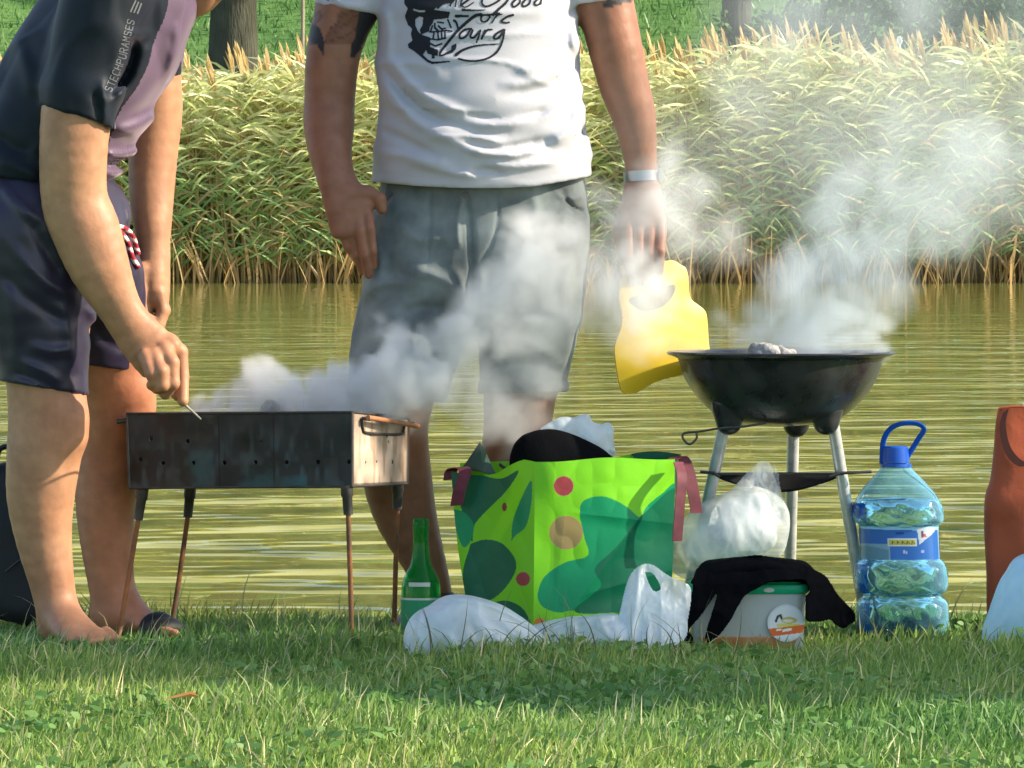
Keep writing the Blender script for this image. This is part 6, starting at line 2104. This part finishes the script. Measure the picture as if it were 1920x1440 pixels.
WB = root('water_bottle', (float(P(1697, 0, YW)[0]), YW, 0), 'large ribbed blue tinted plastic water bottle with blue cap and label', 'bottle')
bx0 = P(1695, 0, YW)[0]; zz = lambda py: P(0, py, YW)[2]; ww = lambda px: R(px, YW)
zoff = zz(1199) - .002
prof = [(22, 856), (24, 868), (34, 880), (50, 897), (66, 915), (77, 932), (83, 946), (85, 960), (84, 972), (76, 980), (73, 988), (73, 1010), (73, 1036), (75, 1043), (83, 1052), (87, 1066), (87, 1092), (83, 1104), (75, 1110), (74, 1114), (82, 1122), (86, 1134), (86, 1160), (84, 1176), (76, 1190), (60, 1198), (.5, 1196)]


def shear(V):
    V = np.array(V, float); V[:, 0] += -(V[:, 2] - .0) * math.tan(ang) * 1.0 + 0
    return V


def sqlathe(prof, n, sq, ribs=0.0, seed=0):
    V = []; Fs = []
    for i, (r, z) in enumerate(prof):
        for k in range(n):
            a = 2 * math.pi * k / n
            t = min(1, max(0, (r - ww(30)) / ww(40)))
            e = 2 + (sq - 2) * t
            q = 1.0 / (abs(math.cos(a)) ** e + abs(math.sin(a)) ** e) ** (1.0 / e)
            rb = 1 + ribs * math.sin(a * 8 + i * .9) * t + ribs * .7 * math.sin(a * 13 - i * 1.7) * t
            V.append((bx0 + r * q * rb * math.cos(a), YW + r * q * rb * math.sin(a) * .96, z))
    for i in range(len(prof) - 1):
        for k in range(n): Fs.append([i * n + k, i * n + (k + 1) % n, (i + 1) * n + (k + 1) % n, (i + 1) * n + k])
    return shear(V), Fs


def densify(pr, m=3):
    c = bez([np.array(p, float) for p in pr], m)
    return [(max(.3, float(a)), float(b)) for a, b in c]


pr = [(ww(a), zz(b) - zoff) for a, b in densify(prof)]
V, Fs = sqlathe(pr, 96, 3.0, .008)
mesh_obj('bottle_shell', V, Fs, M['pet'], WB)
wp = [(.3, 928)] + [(a - 2.2, b) for a, b in densify(prof) if b > 928 and b < 1196 and a > 5] + [(.3, 1193)]
V, Fs = sqlathe([(ww(a), zz(b) - zoff) for a, b in wp], 96, 3.0, .016)
mesh_obj('water', V, Fs, M['water_in'], WB)
mb = MB(); mb.lathe([(ww(.5), zz(833) - zoff), (ww(22), zz(833) - zoff), (ww(25), zz(836) - zoff), (ww(25.5), zz(864) - zoff), (ww(23), zz(864) - zoff), (ww(20), zz(850) - zoff)], bx0, YW, 36)
mb.lathe([(ww(22), zz(866) - zoff), (ww(29), zz(866) - zoff), (ww(29), zz(872) - zoff), (ww(22), zz(872) - zoff)], bx0, YW, 36)
mb.v = [tuple(v) for v in shear(mb.v)]
mb.build('cap', M['blue_cap'], WB)
hz0 = zz(866) - zoff
mb = MB(); c0 = np.array([bx0 - .033, YW, .355])
hp = bez([np.array([bx0 - ww(26), YW - .0, hz0]), np.array([bx0 - ww(22), YW - .01, hz0 + ww(42)]), np.array([bx0 - ww(8), YW - .02, hz0 + ww(66)]), np.array([bx0 + ww(14), YW - .03, hz0 + ww(76)]), np.array([bx0 + ww(40), YW - .03, hz0 + ww(76)]), np.array([bx0 + ww(54), YW - .03, hz0 + ww(66)]), np.array([bx0 + ww(42), YW - .01, hz0 + ww(44)]), np.array([bx0 + ww(20), YW + .0, hz0 + ww(10)])], 6)
mb.tube(hp, .0030, 8, sx=1.9, up=(0, 1, 0)); mb.v = [tuple(v) for v in shear(mb.v)]
mb.build('handle', M['blue_cap'], WB)
# blue grip pads on the left flank
for (a, b, c_) in ((938, 974, 84), (1052, 1106, 86), (1124, 1186, 85)):
    V = []; Fs = []; nz = 8; na = 10
    for i in range(nz + 1):
        py = a + (b - a) * i / nz
        for k in range(na + 1):
            an = math.radians(165 + 62 * k / na)
            e = 3.0; q = 1.0 / (abs(math.cos(an)) ** e + abs(math.sin(an)) ** e) ** (1 / e)
            rr2 = ww(c_ + 1.2 - 3.5 * abs(i / nz - .5) ** 3 * 8)
            V.append((bx0 + rr2 * q * math.cos(an), YW + rr2 * q * math.sin(an) * .96, zz(py) - zoff))
    for i in range(nz):
        for k in range(na): Fs.append([i * (na + 1) + k, i * (na + 1) + k + 1, (i + 1) * (na + 1) + k + 1, (i + 1) * (na + 1) + k])
    mesh_obj('grip_pad', shear(V), Fs, mat('blue_tint', (.005, .12, .50), .2, transl=.3), WB)


def labelpaint(s, t):
    """s 0..1 left to right over the visible face, t 0..1 bottom to top"""
    n = len(s)
    C = np.tile([[.03, .14, .46]], (n, 1))
    wav = .46 + .03 * np.sin(s * 7)
    C[(t < wav) & (s < .36)] = (.22, .38, .48)
    C[(t < .36 + .05 * np.sin(s * 13)) & (s < .34)] = (.13, .27, .36)
    C[t > .93 - .05 * s] = (.30, .62, .80)
    C[(t > .42) & (t < .66) & (s > .33) & (s < .68)] = (.55, .62, .62)
    C[(t > .45) & (t < .60) & (s > .35) & (s < .67)] = (.42, .40, .07)
    for k in range(5):
        C[near_line(s, t, [(.385 + .06 * k, .48), (.395 + .06 * k, .57)], .007) | near_line(s, t, [(.385 + .06 * k, .57), (.42 + .06 * k, .49)], .006)] = (.08, .10, .03)
    tri = in_poly(s, t, [(.69, .96), (.90, .98), (.88, .84), (.71, .46)])
    C[tri] = (.50, .58, .66)
    C[near_line(s, t, [(.745, .86), (.745, .68)], .010)] = (.10, .06, .12); C[near_line(s, t, [(.745, .69), (.785, .69)], .012)] = (.45, .04, .08); C[near_line(s, t, [(.765, .78), (.775, .72)], .012)] = (.5, .08, .10)
    C[(np.abs(t - .24) < .05) & (np.abs(s - .53) < .012)] = (.45, .50, .75); C[(np.abs(t - .22) < .05) & (np.abs(s - .56) < .010)] = (.45, .50, .75)
    C[(np.abs(t - .26) < .04) & (np.abs(s - .74) < .018)] = (.30, .38, .75)
    C[(np.abs(t - .80) < .035) & (np.abs(s - .48) < .05)] = (.01, .05, .30)
    C[(s > .93) & (s < .955)] = (.35, .55, .80)
    return C


nz, na = 60, 150
S_, T_ = np.meshgrid(np.linspace(-.12, 1.12, na), np.linspace(0, 1, nz), indexing='ij')
an = np.radians(180 + 180 * np.clip(S_, -.12, 1.12)); an = np.radians(180) + np.arccos(np.clip(1 - 2 * np.clip(S_, 0, 1), -1, 1)) + np.where(S_ < 0, S_ * 2, 0) + np.where(S_ > 1, (S_ - 1) * 2, 0)
e = 3.0; q = 1 / (np.abs(np.cos(an)) ** e + np.abs(np.sin(an)) ** e) ** (1 / e)
rl = ww(74.6)
V = np.stack([bx0 + rl * q * np.cos(an), YW + rl * q * np.sin(an) * .96, (zz(1043) - zoff) + T_ * (zz(981) - zz(1043))], -1).reshape(-1, 3)
i, j = np.meshgrid(np.arange(na - 1), np.arange(nz - 1), indexing='ij'); b0 = (i * nz + j).ravel()
mesh_obj('label', shear(V), np.stack([b0, b0 + nz, b0 + nz + 1, b0 + 1], -1), mat('bottle_sleeve', attr=True, rough=.3, spec=.5, transl=.15), WB, cols=labelpaint(np.clip(S_, 0, 1).ravel(), T_.ravel()))

# ================================================================== red bag and blue bag at the right edge
YR = 14.95
RB = root('tote_bag', (float(P(1920, 0, YR)[0]), YR, 0), 'rust red fabric tote bag standing at the right picture edge', 'bag')
S = Shape()
rowp = [(765, 1871, 2020), (800, 1866, 2022), (860, 1861, 2024), (900, 1856, 2028), (935, 1846, 2030), (1000, 1845, 2030), (1080, 1849, 2028), (1150, 1851, 2022), (1184, 1855, 2016)]
nu = 60
V = []; rows = densify([(a, b) for b, a, _ in [(r[0], r[1], r[2]) for r in rowp]], 5)
rws = bez([np.array(r, float) for r in rowp], 5)
for py, xl, xr in rws:
    t = (py - 765) / 420
    for k in range(nu):
        a = 2 * math.pi * k / nu; e = 5.0
        q = 1 / (abs(math.cos(a)) ** e + abs(math.sin(a)) ** e) ** (1 / e)
        cx = (xl + xr) / 2; hw_ = (xr - xl) / 2
        xx = cx + hw_ * q * math.cos(a); dy = .085 * q * math.sin(a) * (.5 + .5 * min(1, t * 2 + .2))
        V.append(P(xx, py, YR + dy))
V = np.array(V); V += (vnoise(V, 13) - .5)[:, None] * np.array([.004, .022, .0]) + (ridge(V, 9))[:, None] * np.array([0, -.006, 0])
Fs = []
nr_ = len(rws)
for i in range(nr_ - 1):
    for k in range(nu): Fs.append([i * nu + k, i * nu + (k + 1) % nu, (i + 1) * nu + (k + 1) % nu, (i + 1) * nu + k])
mesh_obj('body', V, Fs, M['red_bag'], RB)
mb = MB(); mb.tube([P(1874, 766, YR - .04), P(1900, 763, YR - .045), P(1960, 764, YR - .045), P(1990, 766, YR - .04)], .0035, 8); mb.build('hem', M['red_bag'], RB)
webbing('handle', [P(1886, 770, YR - .088), P(1880, 800, YR - .093), P(1888, 840, YR - .097), P(1908, 866, YR - .100), P(1928, 868, YR - .100), P(1950, 840, YR - .098), P(1956, 790, YR - .093), P(1955, 768, YR - .088)], .016, M['red_handle'], RB, (.8, 0, .6))
S = Shape(); S.seg(P(1895, 773, YR - .03), P(1930, 765, YR - .03), R(7), R(10), .01); S.seg(P(1930, 765, YR - .03), P(1960, 775, YR - .02), R(12), R(14), .01)
bagmesh('plastic_bag', S, np.array([P(1870, 0, YR)[0], YR - .1, P(0, 810, YR)[2]]), np.array([P(1985, 0, YR)[0], YR + .06, P(0, 740, YR)[2]]), .0035, crumple(.005, 30, 6), M['film_white'], 'white plastic scrap peeking out of the red tote bag', P(1930, 770, YR))
S = Shape(); yb = 14.66
S.chain([(w0(1878, .02, yb), (.03, .024)), (w0(1900, .05, yb), (.05, .05)), (w0(1935, .09, yb), (.07, .075)), (w0(1975, .13, yb), (.07, .09)), (w0(2010, .12, yb), (.07, .08))], k=.03, lat=(0, 1, 0))
S.seg(w0(1885, .02, yb), w0(2010, .05, yb), .03, .07, .04)
bagmesh('plastic_bag', S, np.array([P(1835, 0, yb)[0], yb - .13, -.01]), np.array([P(2080, 0, yb)[0], yb + .13, .27]), .004, crumple(.011, 13, 9), M['bluebag'], 'light blue plastic bag lying against the red tote bag at the right edge', P(1930, 1190, yb))

# ================================================================== black backpack behind the bending man
S = Shape(); yk = 15.22
S.chain([(w0(40, .10, yk), (.105, .075)), (w0(35, .20, yk), (.108, .075)), (w0(22, .28, yk), (.092, .065)), (w0(10, .315, yk), (.055, .05))], k=.03)
S.seg(w0(70, .06, yk - .05), w0(70, .15, yk - .05), (.075, .045), (.07, .04), .02)
V, Q = S.mesh(np.array([P(-130, 0, yk)[0], yk - .16, -.005]), np.array([P(175, 0, yk)[0], yk + .11, .40]), .005, disp=lambda p: (vnoise(p, 14) - .5) * .012)
BP = mesh_obj('backpack', V, Q, M['backpack'], origin=w0(40, 0, yk)); set_props(BP, 'black backpack standing on the grass behind the bending man', 'backpack')
mb = MB(); mb.tube(bez([w0(-10, .35, yk - .03), w0(0, .39, yk - .03), w0(22, .39, yk - .03), w0(34, .34, yk - .03)], 6), .006, 8, sx=1.6); mb.build('top_handle', M['black_strap'], BP)
webbing('strap', [w0(-60, .30, yk - .07), w0(-72, .2, yk - .10), w0(-66, .08, yk - .09), w0(-50, .03, yk - .07)], .04, M['black_strap'], BP, (1, .1, 0))
mb = MB(); mb.tube(bez([w0(10, .135, yk - .088), w0(45, .165, yk - .094), w0(80, .17, yk - .094), w0(120, .13, yk - .085)], 6), .0018, 6); mb.build('zip', M['iron'], BP)
# ================================================================== smoke
def smoke_mat(name, k, col, an=0.0):
    m = bpy.data.materials.new(name); m.use_nodes = True
    nt = m.node_tree; nt.nodes.clear()
    out = nt.nodes.new('ShaderNodeOutputMaterial'); v = nt.nodes.new('ShaderNodeVolumePrincipled')
    v.inputs['Color'].default_value = (*col, 1); v.inputs['Density'].default_value = k
    v.inputs['Anisotropy'].default_value = an
    nt.links.new(v.outputs[0], out.inputs['Volume'])
    return m


def smoke(name, pts, res, matl, label, nscale=9.0, warp=.05, edge=.55, amp=1.3, n_per=14, pad=.02, detail=5, spread=.35):
    """pts: (picture x, picture y, distance, radius px, density); filled in between with many small puffs"""
    C = []; Rr = []; Dn = []
    q = bez([np.concatenate([P(p[0], p[1], p[2]), [R(p[3]), p[4]]]) for p in pts], n_per)
    for s in q:
        for _ in range(2):
            C.append(s[:3] + RNG.normal(size=3) * s[3] * spread * np.array([1, .5, 1])); Rr.append(max(.004, s[3] * (.75 + RNG.random() * .45))); Dn.append(max(0, s[4] * (.7 + RNG.random() * .6)))
    return C, Rr, Dn


def smoke_object(name, sets, vox, matl, label, nscale, warp, amp, edge, detail=5, org=None):
    C = sum([s[0] for s in sets], []); Rr = sum([s[1] for s in sets], []); Dn = sum([s[2] for s in sets], [])
    C = np.array(C); Rr = np.array(Rr); Dn = np.array(Dn)
    lo = (C - Rr[:, None] * 1.1).min(0) - warp * .6; hi = (C + Rr[:, None] * 1.1).max(0) + warp * .6
    org = C.mean(0)
    me = bpy.data.meshes.new(name); me.from_pydata([tuple(c - org) for c in C], [], [])
    a = me.attributes.new('r', 'FLOAT', 'POINT'); a.data.foreach_set('value', Rr.astype(np.float32))
    a = me.attributes.new('dens', 'FLOAT', 'POINT'); a.data.foreach_set('value', Dn.astype(np.float32))
    o = bpy.data.objects.new(name, me); COL.objects.link(o); o.location = [float(v) for v in org]
    me.materials.append(matl)
    set_props(o, label, 'smoke', kind='stuff')
    ng = bpy.data.node_groups.new(name, 'GeometryNodeTree')
    ng.interface.new_socket('Geometry', in_out='INPUT', socket_type='NodeSocketGeometry')
    ng.interface.new_socket('Geometry', in_out='OUTPUT', socket_type='NodeSocketGeometry')
    N = ng.nodes; L = ng.links
    gi = N.new('NodeGroupInput'); go = N.new('NodeGroupOutput')
    vc = N.new('GeometryNodeVolumeCube')
    vc.inputs['Min'].default_value = tuple(lo - org); vc.inputs['Max'].default_value = tuple(hi - org)
    for ax_, k in zip('XYZ', range(3)):
        vc.inputs['Resolution ' + ax_].default_value = int(max(8, (hi[k] - lo[k]) / vox))
    pos = N.new('GeometryNodeInputPosition')

    def vmath(op, a, b=None):
        n = N.new('ShaderNodeVectorMath'); n.operation = op
        for s, v in ((0, a), (1, b)):
            if v is None: continue
            if isinstance(v, (tuple, list)): n.inputs[s].default_value = v
            elif isinstance(v, (int, float)): n.inputs['Scale'].default_value = v
            else: L.new(v, n.inputs[s])
        return n.outputs['Value'] if op in ('LENGTH', 'DISTANCE') else n.outputs['Vector']

    def math_(op, a, b=None, c=None):
        n = N.new('ShaderNodeMath'); n.operation = op
        for s, v in enumerate((a, b, c)):
            if v is None: continue
            if isinstance(v, (int, float)): n.inputs[s].default_value = v
            else: L.new(v, n.inputs[s])
        return n.outputs[0]
    nz = N.new('ShaderNodeTexNoise'); nz.inputs['Scale'].default_value = nscale; nz.inputs['Detail'].default_value = 3
    L.new(pos.outputs[0], nz.inputs['Vector'])
    w1 = vmath('SUBTRACT', nz.outputs['Color'], (.5, .5, .5))
    sc = N.new('ShaderNodeVectorMath'); sc.operation = 'SCALE'; L.new(w1, sc.inputs[0]); sc.inputs['Scale'].default_value = warp * 2
    wp = vmath('ADD', pos.outputs[0], sc.outputs['Vector'])
    sn = N.new('GeometryNodeSampleNearest'); sn.domain = 'POINT'
    L.new(gi.outputs[0], sn.inputs['Geometry']); L.new(wp, sn.inputs['Sample Position'])

    def samp(field, dt):
        s = N.new('GeometryNodeSampleIndex'); s.data_type = dt; s.domain = 'POINT'
        L.new(gi.outputs[0], s.inputs['Geometry']); L.new(field, s.inputs['Value']); L.new(sn.outputs['Index'], s.inputs['Index'])
        return s.outputs['Value']

    def attr(nm):
        a = N.new('GeometryNodeInputNamedAttribute'); a.data_type = 'FLOAT'; a.inputs['Name'].default_value = nm
        return a.outputs['Attribute']
    cpos = samp(pos.outputs[0], 'FLOAT_VECTOR'); rr = samp(attr('r'), 'FLOAT'); dd = samp(attr('dens'), 'FLOAT')
    dist = vmath('DISTANCE', wp, cpos)
    t = math_('SUBTRACT', 1.0, math_('DIVIDE', dist, rr))
    n2 = N.new('ShaderNodeTexNoise'); n2.inputs['Scale'].default_value = nscale * 2.1; n2.inputs['Detail'].default_value = detail; n2.inputs['Roughness'].default_value = .55
    L.new(wp, n2.inputs['Vector'])
    f = math_('ADD', t, math_('MULTIPLY', math_('SUBTRACT', n2.outputs['Fac'], .5), amp))
    mr = N.new('ShaderNodeMapRange'); mr.interpolation_type = 'SMOOTHSTEP'
    mr.inputs['From Min'].default_value = .08; mr.inputs['From Max'].default_value = edge
    L.new(f, mr.inputs['Value'])
    gate = math_('GREATER_THAN', t, 0.0)
    L.new(math_('MULTIPLY', math_('MULTIPLY', mr.outputs[0], dd), gate), vc.inputs['Density'])
    sm = N.new('GeometryNodeSetMaterial'); sm.inputs['Material'].default_value = matl
    L.new(vc.outputs[0], sm.inputs['Geometry']); L.new(sm.outputs[0], go.inputs[0])
    md = o.modifiers.new('smoke', 'NODES'); md.node_group = ng
    return o


S1 = smoke_mat('dense_smoke', 1.0, (.985, .985, .985))
S2 = smoke_mat('blue_smoke', .75, (.90, .955, .99))
k = dict(res=0, matl=None, label=None)
sA = smoke('s', [(300, 776, 14.93, 12, 10), (370, 770, 14.92, 20, 30), (450, 754, 14.92, 34, 50), (540, 740, 14.9, 48, 55), (640, 738, 14.86, 60, 55), (720, 728, 14.84, 62, 48), (790, 700, 14.82, 58, 36), (850, 655, 14.81, 52, 26), (910, 600, 14.80, 58, 22), (960, 540, 14.80, 66, 17), (1000, 475, 14.80, 62, 16), (1035, 415, 14.80, 38, 12)], n_per=10, **k)
sB = smoke('s', [(700, 625, 14.86, 26, 10), (740, 660, 14.86, 28, 14), (790, 640, 14.84, 20, 12), (830, 650, 14.82, 16, 10)], n_per=5, **k)
sC = smoke('s', [(860, 700, 14.82, 60, 9), (930, 740, 14.82, 66, 8), (960, 800, 14.84, 50, 8), (985, 650, 14.80, 80, 8), (1030, 560, 14.80, 80, 9), (1080, 480, 14.80, 66, 6)], n_per=7, **k)
sD = smoke('s', [(700, 760, 14.95, 30, 16), (760, 770, 14.97, 34, 8), (800, 800, 14.98, 40, 3)], n_per=5, **k)
smoke_object('grill_smoke', [sA, sB, sC, sD], .0065, S1, 'white smoke rising from the box grill and drifting right across the shorts', 7, .07, 1.0, .85)
# smoke round the fanning hand
sE = smoke('s', [(1120, 470, 14.78, 50, 5), (1180, 430, 14.74, 62, 10), (1230, 400, 14.72, 70, 12), (1290, 410, 14.74, 70, 10), (1340, 440, 14.8, 60, 6), (1380, 470, 14.85, 50, 4)], n_per=7, **k)
sF = smoke('s', [(1160, 480, 14.76, 54, 14), (1195, 520, 14.76, 60, 22), (1230, 555, 14.78, 56, 18), (1185, 610, 14.80, 50, 9), (1250, 640, 14.84, 36, 6), (1300, 640, 14.86, 30, 8)], n_per=6, **k)
sH = smoke('s', [(1270, 652, 14.84, 14, 8), (1320, 630, 14.84, 30, 10), (1352, 604, 14.84, 28, 12), (1380, 630, 14.86, 34, 14)], n_per=5, **k)
sI = smoke('s', [(1400, 640, 14.88, 46, 20), (1470, 610, 14.9, 62, 22), (1540, 600, 14.9, 70, 22), (1610, 620, 14.9, 52, 18), (1640, 640, 14.9, 34, 12)], n_per=9, **k)
sJ = smoke('s', [(1470, 600, 14.9, 66, 20), (1520, 540, 14.9, 80, 16), (1580, 480, 14.9, 88, 12), (1640, 410, 14.9, 92, 8), (1720, 340, 14.9, 100, 5), (1820, 280, 14.9, 110, 3)], n_per=9, **k)
sJ2 = smoke('s', [(1590, 600, 14.9, 66, 17), (1620, 520, 14.9, 70, 12), (1660, 440, 14.9, 70, 9), (1740, 400, 14.9, 80, 6), (1830, 380, 14.9, 80, 5), (1930, 350, 14.9, 80, 4)], n_per=9, **k)
smoke_object('grill_smoke', [sH, sI, sJ, sJ2], .0075, S2, 'bluish white smoke billowing up out of the kettle grill', 6, .09, 1.2, 1.0)
smoke_object('grill_smoke', [sE, sF], .008, S1, 'thin white smoke around the hand that holds the yellow board', 6, .08, 1.1, 1.1)
sK = smoke('s', [(1300, 330, 15.0, 120, .8), (1450, 250, 15.1, 150, 1.2), (1600, 230, 15.2, 170, 1.6), (1760, 220, 15.25, 180, 1.6), (1900, 200, 15.3, 180, 1.6), (2050, 160, 15.3, 180, 1.2)], n_per=10, spread=.5, **k)
sL = smoke('s', [(1440, 120, 15.2, 120, 1.4), (1560, 80, 15.2, 150, 1.9), (1700, 50, 15.25, 160, 1.9), (1850, 20, 15.3, 160, 1.4)], n_per=8, spread=.5, **k)
smoke_object('drifting_smoke', [sK, sL], .018, S2, 'faint blue haze of smoke drifting over the reeds at upper right', 3.5, .14, 1.0, .9, detail=3)
